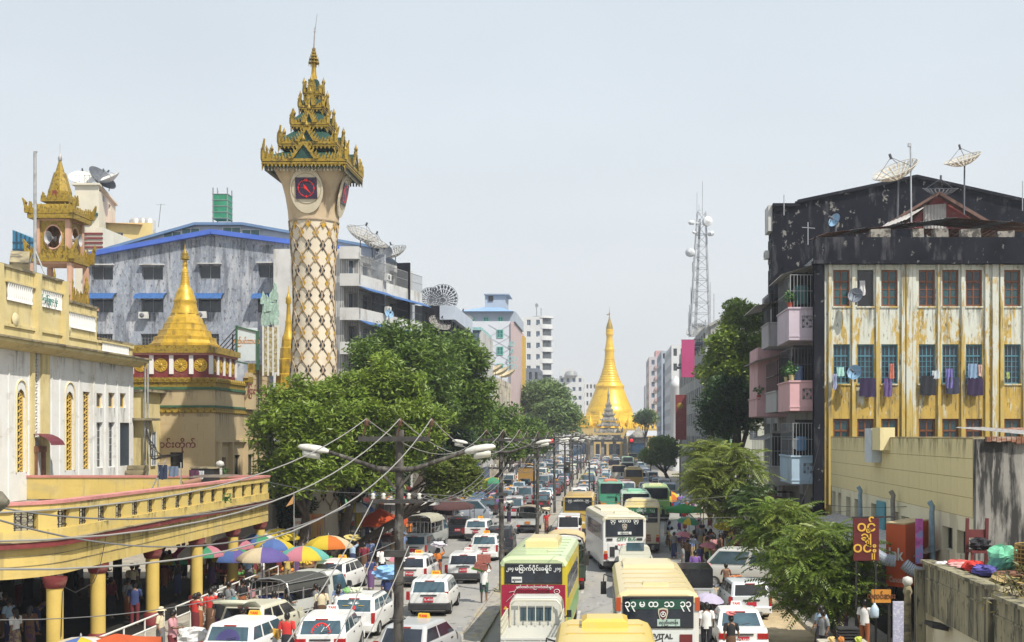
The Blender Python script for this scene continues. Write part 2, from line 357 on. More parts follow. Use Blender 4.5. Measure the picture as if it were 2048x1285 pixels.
def make_person(key, bottom='longyi', girl=False, hairlen=0, sleeve=.55, bulk=1.0, hat=None, **kw):
 J = skel(**kw); sit = kw.get('sit',False)
 o = body_mesh(J,girl,bulk).build('person',[SKIN,EYE]); o.color = (.2,.1,.06,1)
 pel, che, nec = Vector(J['pel']), Vector(J['che']), Vector(J['nec']); B = bulk
 if sleeve is not None:
  b = MB(); rr_ = random.Random(hash(key)%999)
  rings = [ringv(pel+Vector((0,0,-.10)),.178*B,.135*B),ringv(pel+Vector((0,0,.06)),.168*B,.125*B),ringv(pel.lerp(che,.55),.158*B,.122*B),ringv(che,.172*B,.128*B),ringv(che.lerp(nec,.62),.185*B,.118*B),ringv(che.lerp(nec,.9),.13,.085),ringv(nec.lerp(Vector(J['hea']),.12),.062,.062)]
  b.loft(rings,0,True,False)
  for k in 'LR':
   s, e, h = Vector(J['sho'+k]), Vector(J['elb'+k]), Vector(J['han'+k]); inn = s.lerp(Vector((0,s.y,s.z)),.3)
   pts = [inn,s+Vector((0,0,.005)),s.lerp(e,.55),s.lerp(e,min(1,sleeve*1.5))] + ([e.lerp(h,.75)] if sleeve > .9 else [])
   b.tube(pts,[.075,.074,.068,.066]+([.048] if sleeve > .9 else []),8,cap=False)
  b.build('shirt',CLOTH,o)
 if bottom == 'longyi':
  a = (Vector(J['ankL'])+Vector(J['ankR']))/2; b = MB(); kz = (Vector(J['kneL'])+Vector(J['kneR']))/2; sp_ = abs(J['ankL'][1]-J['ankR'][1])*.5
  if sit: rings = [ringv(pel+Vector((0,0,.06)),.165,.13),ringv(pel+Vector((0,.02,-.06)),.21,.2),ringv(Vector((0,.2,.42)),.27,.3),ringv(Vector((0,.24,.16)),.26,.3),ringv(Vector((0,.22,.06)),.27,.3)]
  else: rings = [ringv(pel+Vector((0,0,.10)),.158*B,.122*B),ringv(pel+Vector((0,0,-.02)),.182*B,.142*B),ringv(pel.lerp(kz,.35),.188*B,.15*B+sp_*.3),ringv(Vector((kz.x,kz.y,.5)),.165,.14+sp_*.6),ringv(Vector((a.x,a.y,.16)),.165,.13+sp_*.95)]
  for r_ in rings[2:]:
   for i, q in enumerate(r_): q.x *= 1+.07*sin(i*2.6);
  b.loft(rings,0,True,False); b.build('longyi',PAT if 'pat' in key else CLOTH,o)
 else:
  b = MB(); b.loft([ringv(pel+Vector((0,0,.08)),.155*B,.118*B),ringv(pel+Vector((0,0,-.08)),.17*B,.13*B)],0,True,False)
  for k in 'LR':
   h, kn, an = Vector(J['hip'+k]), Vector(J['kne'+k]), Vector(J['ank'+k]); short = bottom == 'shorts'
   b.tube([h+Vector((0,0,.02)),h.lerp(kn,.5),kn]+([] if short else [kn.lerp(an,.5),an.lerp(kn,.05)]),[.104,.094,.08]+([] if short else [.07,.062]),9,cap=False)
  b.build('trousers' if bottom != 'shorts' else 'shorts',CLOTH if 'pat' not in key else PAT,o)
 hd = Vector(J['hea']); b = MB()
 rings = []
 for z, rx, ry, dy in ((-.055,.078,.07,-.032),(-.01,.093,.1,-.014),(.04,.098,.112,-.008),(.1,.088,.1,-.004),(.145,.056,.066,0),(.165,.02,.025,0)): rings.append(ringv(hd+Vector((0,dy,z)),rx,ry))
 b.loft(rings,0,True,True)
 if hairlen == 1: b.lathe([(0,-.05),(.045,-.03),(.052,0),(.04,.035),(0,.05)],8,(hd.x,hd.y-.115,hd.z+.03))
 if hairlen == 2: b.loft([ringv(hd+Vector((0,-.05,.06)),.085,.06,8),ringv(hd+Vector((0,-.095,-.1)),.075,.035,8),ringv(hd+Vector((0,-.11,-.3)),.045,.022,8)])
 h_ = b.build('hair',HAIR,o)
 if hat: MB().lathe([(.2,.06),(.12,.085),(.1,.1),(.085,.18),(.0,.2)],14,tuple(hd)).build('hat',CLOTH,o)
 KIDS[o.name] = [c for c in C.objects if c.parent == o] if 0 else list(o.children)
 return o
PP = {}
def proto(key, **k): PP[key] = make_person(key, **k)
proto('man_stand', bottom='longyi'); proto('man_walk', bottom='longyi', stride=.7); proto('man_trousers', bottom='trousers', stride=.5); proto('man_talk', bottom='trousers', aR='fwd'); proto('man_carry', bottom='longyi', aL='carry', aR='carry', stride=.5)
proto('porter_pat', bottom='shorts', aL='carry', aR='carry', sleeve=.2, stride=.5, bulk=.95)
proto('woman_stand', bottom='longyi', girl=True, hairlen=1, bulk=.92); proto('woman_walk_pat', bottom='longyi', girl=True, hairlen=2, stride=.6, bulk=.92); proto('woman_bag', bottom='longyi', girl=True, hairlen=1, aR='bag', stride=.3, bulk=.94); proto('woman_carry_pat', bottom='longyi', girl=True, hairlen=1, aR='carry', stride=.5, bulk=.92); proto('woman_face', bottom='longyi', girl=True, hairlen=1, aR='face', bulk=.93)
proto('bend', bottom='longyi', lean=1.0, aL='fwd', aR='fwd'); proto('seated', bottom='longyi', sit=True, aL='fwd', aR='fwd', hairlen=1); proto('hat_stand', bottom='longyi', hat=True); proto('shirtless', bottom='trousers', sleeve=None, aL='fwd')
m_ground = M('dusty_ground', (.30,.27,.22), .9, .2, .05)
m_road = M('road_asphalt', (.275,.268,.257), .85, .1, .35, bump=.25, bsc=9, layers=[((.21,.205,.2),(1.1,.05,1),.5,.72,.55),((.40,.36,.29),(.16,.06,1),.52,.75,.6),((.08,.078,.075),(2.2,1.3,1),.68,.74,.6),((.42,.39,.33),(3,.5,1),.66,.75,.35)])
m_pave = M('pavement_slab', (.33,.30,.25), .88, .18, .8, bump=.3, layers=[((.18,.16,.14),(1.5,1.5,1),.55,.7,.6)])
m_kerb = M('kerb_concrete', (.31,.29,.255), .9, .2, 2.5, layers=[((.42,.32,.12),(2,.5,2),.54,.66,.4),((.16,.15,.14),(3,1,3),.54,.68,.6)])
m_paint = M('road_paint', (.46,.44,.40), .7, .25, 3)
def struct(name, mb, mats, label=None):
 o = mb.build(name, mats); tag(o, label, None, None, 'structure'); return o
struct('ground', MB().quad((-1500,-60,-.12),(1500,-60,-.12),(1500,3200,-.12),(-1500,3200,-.12)), m_ground)
struct('road', MB().box(-15.2,7.8,-12,385,-.2,0), m_road)
struct('pavement', MB().box(-60,-15.203,-12,420,-.2,.12), m_pave)
struct('pavement', MB().box(7.803,60,-12,420,-.2,.12), m_pave)
kb = MB()
for y in range(0, 380, 2):
 kb.box(-15.34,-15.1,y+.01,y+1.98,-.1,.145); kb.box(7.7,7.94,y+.01,y+1.98,-.1,.145)
struct('kerb', kb, m_kerb)
md = MB(); md.box(-5.35,-4.65,30,384,-.1,.09)
for y in range(30, 384, 2):
 md.box(-5.47,-5.35,y+.02,y+1.98,-.1,.14); md.box(-4.65,-4.53,y+.02,y+1.98,-.1,.14)
struct('median', md, m_kerb)
mk = MB()
for y in range(22, 380, 9):
 for x in (-8.2, -11.6, -1.2, 2.2): mk.box(x-.06,x+.06,y,y+3.2,.0,.004)
struct('lane_marking', mk, m_paint)
struct('dusty_verge', MB().box(5.2,7.7,36,95,-.05,.006), M('sandy_dust', (.46,.36,.22), .95, .2, 1.2, layers=[((.28,.22,.15),(.8,.5,1),.5,.7,.7)]))
GOLD = M('gilded_plaster', (.50,.315,.028), .42, .22, 2.2, metal=.25, layers=[((.13,.075,.015),(2.5,2.5,1.0),.56,.72,.55)], spec=.5)
GOLDN = M('old_gilding', (.31,.205,.02), .5, .3, 5, metal=.15, layers=[((.06,.042,.012),(5,5,5),.5,.66,.8),((.42,.30,.06),(6,6,6),.58,.68,.6)], spec=.4)
MAROON = M('maroon_paint', (.17,.028,.028), .6, .25, 2.5, layers=[((.3,.14,.11),(1.2,1.2,3),.62,.75,.5)])
m_ycream = M('yellow_render', (.58,.44,.145), .8, .08, .8, spec=.2, layers=[((.26,.21,.11),(3.5,3.5,.3),.60,.78,.55),((.38,.33,.2),(.35,.35,.9),.55,.75,.5),((.40,.30,.12),(.5,.5,2.5),.56,.78,.45),((.66,.53,.25),(1.2,1.2,.4),.55,.75,.4)])
m_dirt = M('sooty_ledge', (.27,.23,.14), .9, .35, 1.6, layers=[((.07,.06,.05),(1.1,1.1,3),.48,.62,.8)])
m_pink = M('pink_coping', (.52,.22,.2), .7, .12, 2, layers=[((.33,.14,.13),(.8,.8,2),.55,.7,.5)])
m_iron = M('black_ironwork', (.025,.022,.022), .55, .2, 8)
m_dark = M('dark_interior', (.022,.02,.018), .9, .4, .7, spec=.1)  # near-black: interior shade is put into the colour
arc = thing('arcade_building', 'yellow arcade with a balustraded roof terrace on round yellow columns', 'building', (-17.3,50,0))
def arc_path():
 pts = [(-17.45, y) for y in (63, 58, 50, 44, 41, 39.6)]
 cx, cy, r = -20.05, 39.6, 2.6
 pts += [(cx+r*cos(a), cy-r*sin(a)) for a in [radians(q) for q in range(10, 91, 10)]]
 return pts + [(-24,37),(-34,37)]
AP = arc_path(); ARX = -17.45; ARY = 63.0
def offs(path, d):
 out = []
 for i, p in enumerate(path):
  a = Vector(path[max(i-1,0)]); b = Vector(path[min(i+1,len(path)-1)]); t = (b-a).normalized(); n = Vector((-t.y, t.x))
  out.append((p[0]+n.x*d, p[1]+n.y*d))
 return out
def band(mb, path, d0, d1, z0, z1, m=0, sm=False):
 """a strip along the path, d0 (inner) to d1 (outer) in plan"""
 a, b = offs(path, d0), offs(path, d1)
 rings = [[(q[0],q[1],z0),(p[0],p[1],z0),(p[0],p[1],z1),(q[0],q[1],z1)] for q, p in zip(a, b)]
 mb.loft(rings, m, False); return mb
band(MB(), AP, -.28, 0, 3.05, 3.99).build('fascia', m_ycream, arc)
b = MB(); band(b, AP, -.28, .02, 3.42, 3.435); band(b, AP, -.28, .02, 3.72, 3.735); b.build('fascia_groove', m_dirt, arc)
band(MB(), AP, -.3, .22, 3.99, 4.17).build('red_band', MAROON, arc)
band(MB(), AP, -.3, .26, 4.17, 4.2).build('ledge', m_dirt, arc)
band(MB(), AP, -.24, .05, 4.2, 4.52).build('parapet_base', m_ycream, arc)
band(MB(), AP, -.26, .07, 5.1, 5.32).build('top_rail', m_ycream, arc)
band(MB(), AP, -.30, .12, 5.32, 5.42).build('coping', m_pink, arc)
L_ = [0]
for i in range(1, len(AP)): L_.append(L_[-1]+(Vector(AP[i])-Vector(AP[i-1])).length)
def arc_at(s):
 for i in range(1, len(AP)):
  if s <= L_[i] or i == len(AP)-1:
   a, bb = Vector(AP[i-1]), Vector(AP[i]); t = (bb-a).normalized(); p = a+t*(s-L_[i-1]); return p, atan2(-t.y, -t.x)
def mk_post(): return MB().box(-.36,.36,.0,.22,4.521,5.099).mesh('parapet_post', m_ycream)
def mk_grille():
 b = MB();
 for x in (-.3,-.1,.1,.3): b.box(x-.012,x+.012,.1,.125,4.53,5.09)
 for z in (4.6,5.02): b.box(-.38,.38,.098,.127,z,z+.025)
 for cx, cz, r in ((-.2,4.72,.1),(.2,4.72,.1),(-.2,4.92,.08),(.2,4.92,.08),(0,4.82,.13)):
  b.tube([(cx+r*cos(a),.11,cz+r*sin(a)) for a in [2*pi*i/10 for i in range(11)]], .014, 4)
 return b.mesh('iron_grille', m_iron)
s = .4
while s < L_[-1]-1:
 p, rz = arc_at(s); inst('parapet_post', 'apost', mk_post, arc, (p.x,p.y,0), rz)
 p, rz = arc_at(s+.75); inst('iron_grille', 'agrille', mk_grille, arc, (p.x,p.y,0), rz)
 s += 1.5
_pp = offs(AP,-.2)+[(-34,63)]; MB().prism(_pp, lambda u,v,w: (u,v,3.3+w), .82).build('terrace_slab', m_dirt, arc)
MB().box(-34,-17.5,37.6,62.9,.121,.126).build('floor_shade_sheet', m_dark, arc)  # near-black sheet over the floor, painting in the arcade's shade
b = MB(); b.box(-34,-17.7,62.85,63.0,4.2,5.3); b.build('end_parapet', m_ycream, arc)
MB().box(-34,-17.75,62.8,63.05,5.3,5.42).build('coping', m_pink, arc)
def mk_col():
 return MB().lathe([(.25,.62),(.25,2.72)], 20).mesh('column_shaft', M('yellow_column', (.54,.39,.10), .7, .1, 1.2, layers=[((.33,.24,.08),(1,1,.5),.55,.75,.4)]))
for y in (38.35, 42.5, 47.6, 52.7, 57.8, 62.3):
 x = -17.68 if y > 39 else -17.3
 col = bpy.data.objects.new('column', (MESHES['acap'] if 'acap' in MESHES else MESHES.setdefault('acap', MB().lathe([(.25,2.7),(.3,2.74),(.36,2.95),(.36,3.05)],20).lathe([(.34,.1),(.34,.55),(.25,.63)],20).mesh('column', MAROON)))); C.objects.link(col)
 col.parent = arc; col.location = Vector((x,y,0))-arc.location; ORG[col.name] = (0,0,0)
 inst('column_shaft', 'acol', mk_col, col, (0,0,0))
for y in (45, 50, 55, 60):
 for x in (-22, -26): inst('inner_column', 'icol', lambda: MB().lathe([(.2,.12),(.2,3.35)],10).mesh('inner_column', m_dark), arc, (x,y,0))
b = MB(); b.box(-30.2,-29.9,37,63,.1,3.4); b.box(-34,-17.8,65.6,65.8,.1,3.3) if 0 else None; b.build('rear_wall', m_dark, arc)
MB().box(-34,-29,36.2,36.5,.1,3.3).build('side_wall', m_dark, arc)  # unseen wall, added to keep light out of the arcade
for y in (41.5,44.2,46,49.5,51.5,54,56.2,58.5,60.4,62):
 streak(arc,-17.45,y,3.985,1.6,.9,pi/2); streak(arc,-17.4,y+.7,4.52,1.3,.32,pi/2)
 if int(y)%2: streak(arc,-17.37,y-.3,5.31,1.8,.25,pi/2)
MB().tube([PX(440,38)*Vector((1,0,0))+Vector((0,y,z)) for y, z in ()] or [(-17.2,42,4.0),(-17.2,41.8,3.6),(-17.2,41.5,3.0),(-17.2,41,2.55),(-17.2,39.6,2.4),(-17.1,38.6,2.7),(-17.04,38.3,2.6),(-17.04,38.2,1.2)], .014, 5).build('drooping_cable', m_iron, arc)
m_white = M('white_render', (.70,.70,.69), .8, .05, 1.0, layers=[((.50,.46,.36),(.9,.9,.22),.56,.76,.5),((.33,.31,.26),(.7,.7,1.8),.64,.78,.4)])
m_yrender = M('hall_yellow', (.59,.49,.235), .8, .08, 1.0, layers=[((.30,.25,.14),(1.6,1.6,.3),.56,.74,.6),((.68,.58,.34),(.6,.6,.6),.5,.7,.5)])
m_cream2 = M('cream_trim', (.64,.56,.34), .75, .1, 2)
hall = thing('market_hall', 'white hall with yellow parapet, arched lattice windows and stained cornice', 'building', (-31,66,0))
HX = -29.8
A, B = (HX,54), (HX,77)
def hh(px0, px1, d, py0, py1):  # hole on the plane X=HX from photo columns
 y0 = -HX*F/(VX-px0); y1 = -HX*F/(VX-px1); ym = (y0+y1)/2
 return (y0-54, y1-54, PZ(py1,ym), PZ(py0,ym))
small = [hh(193,206,0,787,816), hh(217,230,0,786,816), hh(240,252,0,787,816)]
tall = [hh(193,206,0,845,936), hh(217,230,0,845,935)]
lat = [hh(34,50,0,778,945), hh(132,147,0,783,941)]; rect = [hh(166,180,0,784,939)]
door = [hh(240,263,0,846,932)]; strip = [hh(66,80,0,656,884)]
b = MB(); holed(b, A, B, 4.15, 11.85, small+tall+lat+rect+door+[(strip[0][0],strip[0][1],strip[0][2],11.85)], .22);
b.box(-40,HX-.4,54,77,11.7,11.85); b.quad((HX,77,4.15),(-40,77,4.15),(-40,77,11.85),(HX,77,11.85)); b.quad((-40,54,4.15),(HX,54,4.15),(HX,54,11.85),(-40,54,11.85))
b.build('wall', m_white, hall)
b = MB()   # fluting: shallow ribs between the windows
for y in (57.2,58.4,59.6,60.9,63.0,65.6,66.6,69.0,71.0,72.6,74.4,76.3): b.box(HX,HX+.05,y,y+.1,4.2,11.0)
b.build('pilaster_rib', m_white, hall); hall.children[-1]['kind'] = 'stuff'
wins(hall, A, B, small, .22, 'yell'); wins(hall, A, B, tall, .22, 'louver')
for h in lat+rect+strip:
 o = None
 w = h[1]-h[0]; z0, z1 = h[2], h[3]; y0 = 54+h[0]
 lb = MB(); arch = h in lat
 mt = m_white if h in strip else FR_YELL
 n = int((z1-z0)/.32)
 for i in range(n):
  z = z0+(z1-z0)*i/n; zn = z0+(z1-z0)*(i+1)/n
  lb.seg((HX-.12,y0,z),(HX-.12,y0+w,zn),.05,.05); lb.seg((HX-.125,y0,zn),(HX-.125,y0+w,z),.05,.05)
 lb.box(HX-.16,HX-.1,y0,y0+.07,z0,z1); lb.box(HX-.16,HX-.1,y0+w-.07,y0+w,z0,z1)
 for q in (.35,.65): lb.box(HX-.15,HX-.11,y0+w*q-.02,y0+w*q+.02,z0,z1)
 o = lb.build('lattice_window', m_white if h in strip else M(*FR_YELL), hall)
 MB().box(HX-.215,HX-.2,y0,y0+w,z0,z1).build('pane', GL('dark') if h not in strip else M('yellow_backing', (.55,.40,.12), .8), o)  # plain yellow backing behind the lattice of the strip
 if arch:   # arched moulding round the window
  ym = y0+w/2; r = w/2+.12
  MB().tube([(HX+.02,ym-r,z0),(HX+.02,ym-r,z1-.1)]+[(HX+.02,ym-r*cos(a),z1-.1+r*sin(a)) for a in [pi*i/8 for i in range(1,8)]]+[(HX+.02,ym+r,z1-.1),(HX+.02,ym+r,z0)], .05, 5).build('arched_moulding', m_cream2, hall)
  lb2 = MB()
  for sgn in (-1,1): lb2.add([(HX+.004,ym+sgn*w/2,z1),(HX+.004,ym+sgn*w/2,z1-.45),(HX+.004,ym+sgn*w*.32,z1-.14),(HX+.004,ym,z1)],[(0,1,2,3)])
  lb2.build('arch_spandrel', m_white, hall)
y0, y1 = 54+strip[0][0], 54+strip[0][1]
b = MB(); b.box(HX,HX+.12,y0-.32,y0-.02,4.2,12.1); b.box(HX,HX+.12,y1+.02,y1+.9,4.2,12.1); b.build('yellow_shaft', m_yrender, hall)
b = MB(); b.box(HX+.02,HX+.2,y0-.1,y0+.12,4.2,6.6); b.box(HX+.02,HX+.2,y1+.0,y1+.25,4.2,6.6); b.box(HX+.02,HX+.22,y0-.15,y1+.3,6.6,6.9); b.build('door_surround', M('brown_stone', (.20,.09,.05), .7, .35, 3), hall)
MB().box(HX+.02,HX+.06,y0+.12,y1,4.2,6.6).build('door', M('white_door', (.55,.54,.5), .6), hall)
b = MB()
aw = [(0,7.55),(.35,7.5),(.7,7.35),(.95,7.15),(1.05,6.95)]
for i in range(10):
 ya = y0-.2+i*.16
 for (p0,q0),(p1,q1) in zip(aw,aw[1:]): b.quad((HX+p0,ya,q0),(HX+p1,ya,q1),(HX+p1,ya+.15,q1+.02),(HX+p0,ya+.15,q0+.02))
b.build('awning', M('maroon_awning', (.12,.02,.03), .5), hall)
MB().box(HX-.2,HX-.15,54+door[0][0],54+door[0][1],door[0][2],door[0][3]).build('door', M('blue_black_door', (.02,.035,.055), .4), hall)
b = MB(); b.prism([(0,11.75),(.15,11.75),(.75,12.02),(.85,12.02),(.85,12.2),(0,12.25)], lambda u,v,w: (HX+u,54+w,v), 26-2.6, 0)
b.build('cornice', m_yrender, hall)
MB().box(HX-.2,HX+.95,53.9,77.6,12.2,12.3).build('cornice_top', m_dirt, hall)
def parapet(y0, y1, zt, name='parapet'):
 MB().box(HX-.5,HX-.05,y0,y1,12.25,zt).build(name, m_yrender, hall)
 MB().box(HX-.56,HX+.03,y0-.05,y1+.05,zt-.02,zt+.12).build('parapet_coping', m_dirt, hall)
 MB().box(HX-.05,HX+.04,y0,y1,12.9,13.05).build('string_course', m_yrender, hall)
parapet(52.5,67.1,15.85); parapet(67.2,71.6,14.85); parapet(71.7,77,13.1)
def balusters(y0, y1, z0, z1, x=HX-.02):
 n = int((y1-y0)/.22)
 MB().box(x-.03,x-.02,y0,y1,z0,z1).build('baluster_backing', m_dirt, hall)
 for i in range(n):
  y = y0+.11+i*.22
  inst('baluster', ('bal',round(z1-z0,2)), lambda: MB().lathe([(.085,0),(.085,.1),(.05,.18),(.085,(z1-z0)*.55),(.05,(z1-z0)*.8),(.085,z1-z0)],6).mesh('baluster', m_white), hall, (x+.03,y,z0))
 MB().box(x-.02,x+.12,y0-.1,y1+.1,z1,z1+.1).build('baluster_rail', m_yrender, hall)
balusters(60.8,63.6,14.2,15.1); balusters(64.2,66.9,14.25,15.15); balusters(67.5,71.3,13.45,14.3); balusters(55.5,59.4,13.6,14.5)
balusters(72.2,76.2,12.4,12.95)
for y in (63.95,67.15,59.9): MB().box(HX-.05,HX+.2,y-.2,y+.2,12.3,15.9).build('pier', m_yrender, hall)
for y in (61.6,67.6):   # plaster medallions
 b = MB(); b.lathe([(.0,.06),(.16,.06),(.2,.03),(.3,.05),(.34,.0)],16)
 o = b.build('medallion', m_cream2, hall, local=True); o.rotation_euler = (0,pi/2,0); o.location = Vector((HX+.03,y,13.3))-hall.location
 ORG[o.name]=(0,0,0)
rs_ = random.Random(12)
for k in range(13): streak(hall,HX+.003,55.5+k*1.65+rs_.uniform(-.3,.3),11.74,rs_.uniform(.8,1.6),rs_.uniform(.7,2.2),pi/2) if k%3 else None
for k in range(9): streak(hall,HX-.047,54.5+k*1.45,15.8 if k < 9 else 14.8,1.2,1.0,pi/2)
for k in range(3): streak(hall,HX-.047,67.9+k*1.3,14.8,1.2,.5,pi/2); streak(hall,HX-.047,72.4+k*1.6,13.05,1.3,.5,pi/2)
for h in small+tall: streak(hall,HX+.003,54+(h[0]+h[1])/2,h[2],1.1,1.3,pi/2)
sg = thing('hall_signboard', 'white signboard with green script on yellow parapet of the hall', 'sign', (HX+.12,64.9,14.6), pi/2)
MB().box(-.95,.95,-.05,.05,-.45,.45).build('board', M('white_sign', (.74,.76,.76), .5, .05), sg)
ORG[sg.name] = (0,0,0)
text('သိမ်ကြီးဈေး ရုံး', M('green_lettering', (.02,.2,.16), .6), .34, sg, (0,-.056,.05))
b = MB(); b.box(-34,-29.2,77.4,80,4.0,10.2); b.build('annex_wall', m_yrender, hall)
b = MB(); b.box(-34,-28.8,77.2,80.2,10.2,10.35); b.box(-30.6,-28.6,76.8,78.4,8.4,8.55); b.build('annex_roof', m_dirt, hall)
holes = [(-0,0,0,0)]
window(hall, (-29.15,78.6,6.6), .8, 2.2, pi/2, 'bluew')
for i in range(5): MB().box(HX+.05,-28.6-.0*i,74.6+i*.32,74.92+i*.32,4.15,4.4+i*.3).build('stair_step', m_dirt, hall)
for x, y in ((-29.1,77.1),(-28.95,77.15)): MB().tube([(x,y,4.2),(x,y,12.0)], .06, 6).build('drain_pipe', FRG if 0 else M('grey_pipe', (.3,.31,.31), .5, .3, 3), hall)
b = MB()
for i in range(9):
 a = i*.7; b.tube([(-29,77,7.2+.1*i),(-28.4+.2*sin(a),76.5,6.6+.05*i),(-27.6+.25*cos(a),75.5-i*.2,6.1+.12*sin(a*2)),(-26.6+.1*i,74,6.3)], .02, 4)
b.build('cable_tangle', m_iron, hall)
m_tan = M('tan_render', (.47,.37,.22), .85, .08, .6, layers=[((.28,.22,.14),(.8,.8,.25),.6,.76,.5)])
m_joint = M('tan_joint', (.24,.18,.11), .9)
m_green = M('green_trim', (.04,.11,.06), .7, .3, 3)
mon = thing('monastery_building', 'tan monastery building with gold lotus cornice behind the terrace', 'building', (-29,85,0))
mx0, mx1, my0, my1 = -33, PX(430,80), 80, 92
b = MB(); win_h = [(PX(340,80)-mx0,PX(366,80)-mx0,PZ(937,80),PZ(905,80))]
holed(b, (mx0,my0), (mx1,my0), 0, 10.6, win_h, .2)
sideh = [(1.2,2.3,4.2,6.0),(4.2,5.5,4.3,6.1),(7.3,8.7,4.3,6.1)]
holed(b, (mx1,my0), (mx1,my1), 0, 10.6, sideh, .25)
b.box(mx0,mx1,my0+.25,my1,10.45,10.6); b.build('wall', m_tan, mon)
wins(mon, (mx0,my0), (mx1,my0), win_h, .2, 'hole'); wins(mon, (mx1,my0), (mx1,my1), sideh, .25, 'hole')
for i in range(13):
 z = 2.7+i*.5
 if z > 8.4: break
 for k in range(9):
  xa, xb = mx0+k*.83+.4*(i%2)-.4, mx0+k*.83+.4*(i%2)+.42; xa, xb = max(xa,mx0), min(xb,mx1)
  if xb-xa < .1 or (xb > mx0+win_h[0][0]-.05 and xa < mx0+win_h[0][1]+.05 and z+.5 > win_h[0][2] and z < win_h[0][3]): continue
  w_ = round(xb-xa-.02,2)
  inst('wall_tile',('mtile',w_),lambda: MB().box(0,w_,-.012,0,0,.478).mesh('wall_tile',m_tan),mon,(xa+.01,my0-.001,z))
MB().box(mx0,mx1+.3,my0-.3,my0,4.0,6.45) if 0 else None
b = MB(); b.box(mx1,mx1+.25,my0+.3,my1,7.0,7.15)
for y in (80.4,82.9,86.2,89.7): b.box(mx1,mx1+.28,y,y+.22,2,7.0)
b.build('pilaster', m_tan, mon)
def petals(z, h, name, out=.12, down=False):
 """a row of lotus petals along the front and the side, on a gold backing"""
 b = MB(); b.box(mx0,mx1+.05,my0-.05,my0,z,z+h); b.box(mx1,mx1+.05,my0,my1,z,z+h); bk = b.build(name, GOLDN, mon)
 def mk():
  q = MB(); n = 7; w = .2; prof = []
  sgn = -1 if down else 1
  outer = [(w*cos(a), sgn*(h*.42*sin(a))) for a in [pi*i/6 for i in range(7)]]
  zz = h*.5
  q.add([(x,-out,zz+v) for x,v in outer]+[(x*1.15,0,zz+v*1.15) for x,v in outer]+[(0,-out*.5,zz)], [(i,i+1,8+i,7+i) for i in range(6)]+[(i+1,i,14) for i in range(6)])
  return q.mesh('lotus_petal', GOLDN)
 x = mx0+.2
 while x < mx1: inst('lotus_petal', ('pet',h,down), mk, bk, (x,my0-.05,z)); x += .42
 y = my0+.2
 while y < my1: inst('lotus_petal', ('pet',h,down), mk, bk, (mx1+.05,y,z), pi/2); y += .42
 return bk
petals(10.62, .62, 'lotus_cornice'); petals(8.92, .36, 'lotus_frieze', .08, True)
for z, hh_, o_ in ((10.45,.17,.1),(9.28,.14,.1)):
 b = MB(); b.box(mx0,mx1+o_,my0-o_,my0,z,z+hh_); b.box(mx1,mx1+o_,my0,my1,z,z+hh_); b.build('green_moulding', m_green, mon)
text('ကျောင်းတိုက်', MAROON, .62, mon, (PX(338,80),my0-.02,PZ(890,80)))
for k in range(9): streak(mon,mx0+1+k*.8,my0-.008,8.9 if k%2 else 10.4,1.0,1.6 if k%2 else .9)
for k in range(6): streak(mon,mx1+.008,my0+1+k*1.6,8.9,1.4,1.7,pi/2)
b = MB(); b.box(mx1+.02,mx1+.3,86.5,91.8,9.3,11.9); b.box(mx1,mx1+.32,86.2,92,11.5,11.6); b.build('name_wall', m_tan, mon)
b = MB(); b.box(mx1-.05,mx1+.36,87.5,92.1,11.9,12.6); b.box(mx1-.05,mx1+.36,86.3,87.4,11.2,11.6); b.build('name_wall_top', GOLDN, mon)
text('မြို့တော်ကျောင်းတိုက်', MAROON, .7, mon, (mx1+.31,89.2,10.6), pi/2, sx=1.0)
sx, sy = PX(366,84), 84.4
pl = thing('golden_stupa', 'gilded stupa on a maroon plinth with gold rosettes above the tan monastery', 'stupa', (sx,sy,10.6))
hw = 2.65
b = MB(); b.box(sx-hw,sx+hw,sy-hw,sy+hw,10.6,12.9); b.build('plinth', MAROON, pl)
b = MB(); b.box(sx-hw-.3,sx+hw+.3,sy-hw-.3,sy+hw+.3,12.95,13.35); b.lathe([(hw*1.35,13.3),(hw*1.35,13.5)],4,(sx,sy,0),0,False,pi/4,cap=True); b.build('plinth_cornice', GOLDN, pl)
b = MB(); b.box(sx-hw-.15,sx+hw+.15,sy-hw-.15,sy+hw+.15,12.82,12.95); b.build('pink_moulding', m_pink, pl)
def mk_ros():
 q = MB(); q.lathe([(0,.08),(.1,.09),(.13,.05)],12)
 for k in range(12):
  a = 2*pi*k/12; u, v = cos(a), sin(a)
  q.add([(u*.12,v*.12,.03),(u*.3-v*.08,v*.3+u*.08,.06),(u*.42,v*.42,.02),(u*.3+v*.08,v*.3-u*.08,.06)],[(0,3,2,1)])
 q.lathe([(0,.0),(.46,.0),(.46,.03),(0,.03)],16,sm=False)
 me = q.mesh('rosette', GOLD); me.transform(Matrix.Rotation(pi/2,4,'X')); return me
def mk_pil(): return MB().box(-.14,.14,-.09,0,11.55,12.8).mesh('white_pilaster', m_white)
for k in range(4):
 x = sx-hw+.62+k*1.33; inst('rosette','ros',mk_ros,pl,(x,sy-hw-.01,12.15))
 y = sy-hw+.62+k*1.33; inst('rosette','ros',mk_ros,pl,(sx+hw+.01,y,12.15),pi/2)
for k in range(5):
 x = sx-hw+.02+k*1.325; inst('white_pilaster','wpl',mk_pil,pl,(x,sy-hw,0)); inst('white_pilaster','wpl',mk_pil,pl,(sx+hw,sy-hw+.02+k*1.325,0),pi/2)
q = .0343   # metres per pixel at the stupa
prof = lambda rows: [(r*q, PZ(y,sy)) for y, r in rows]
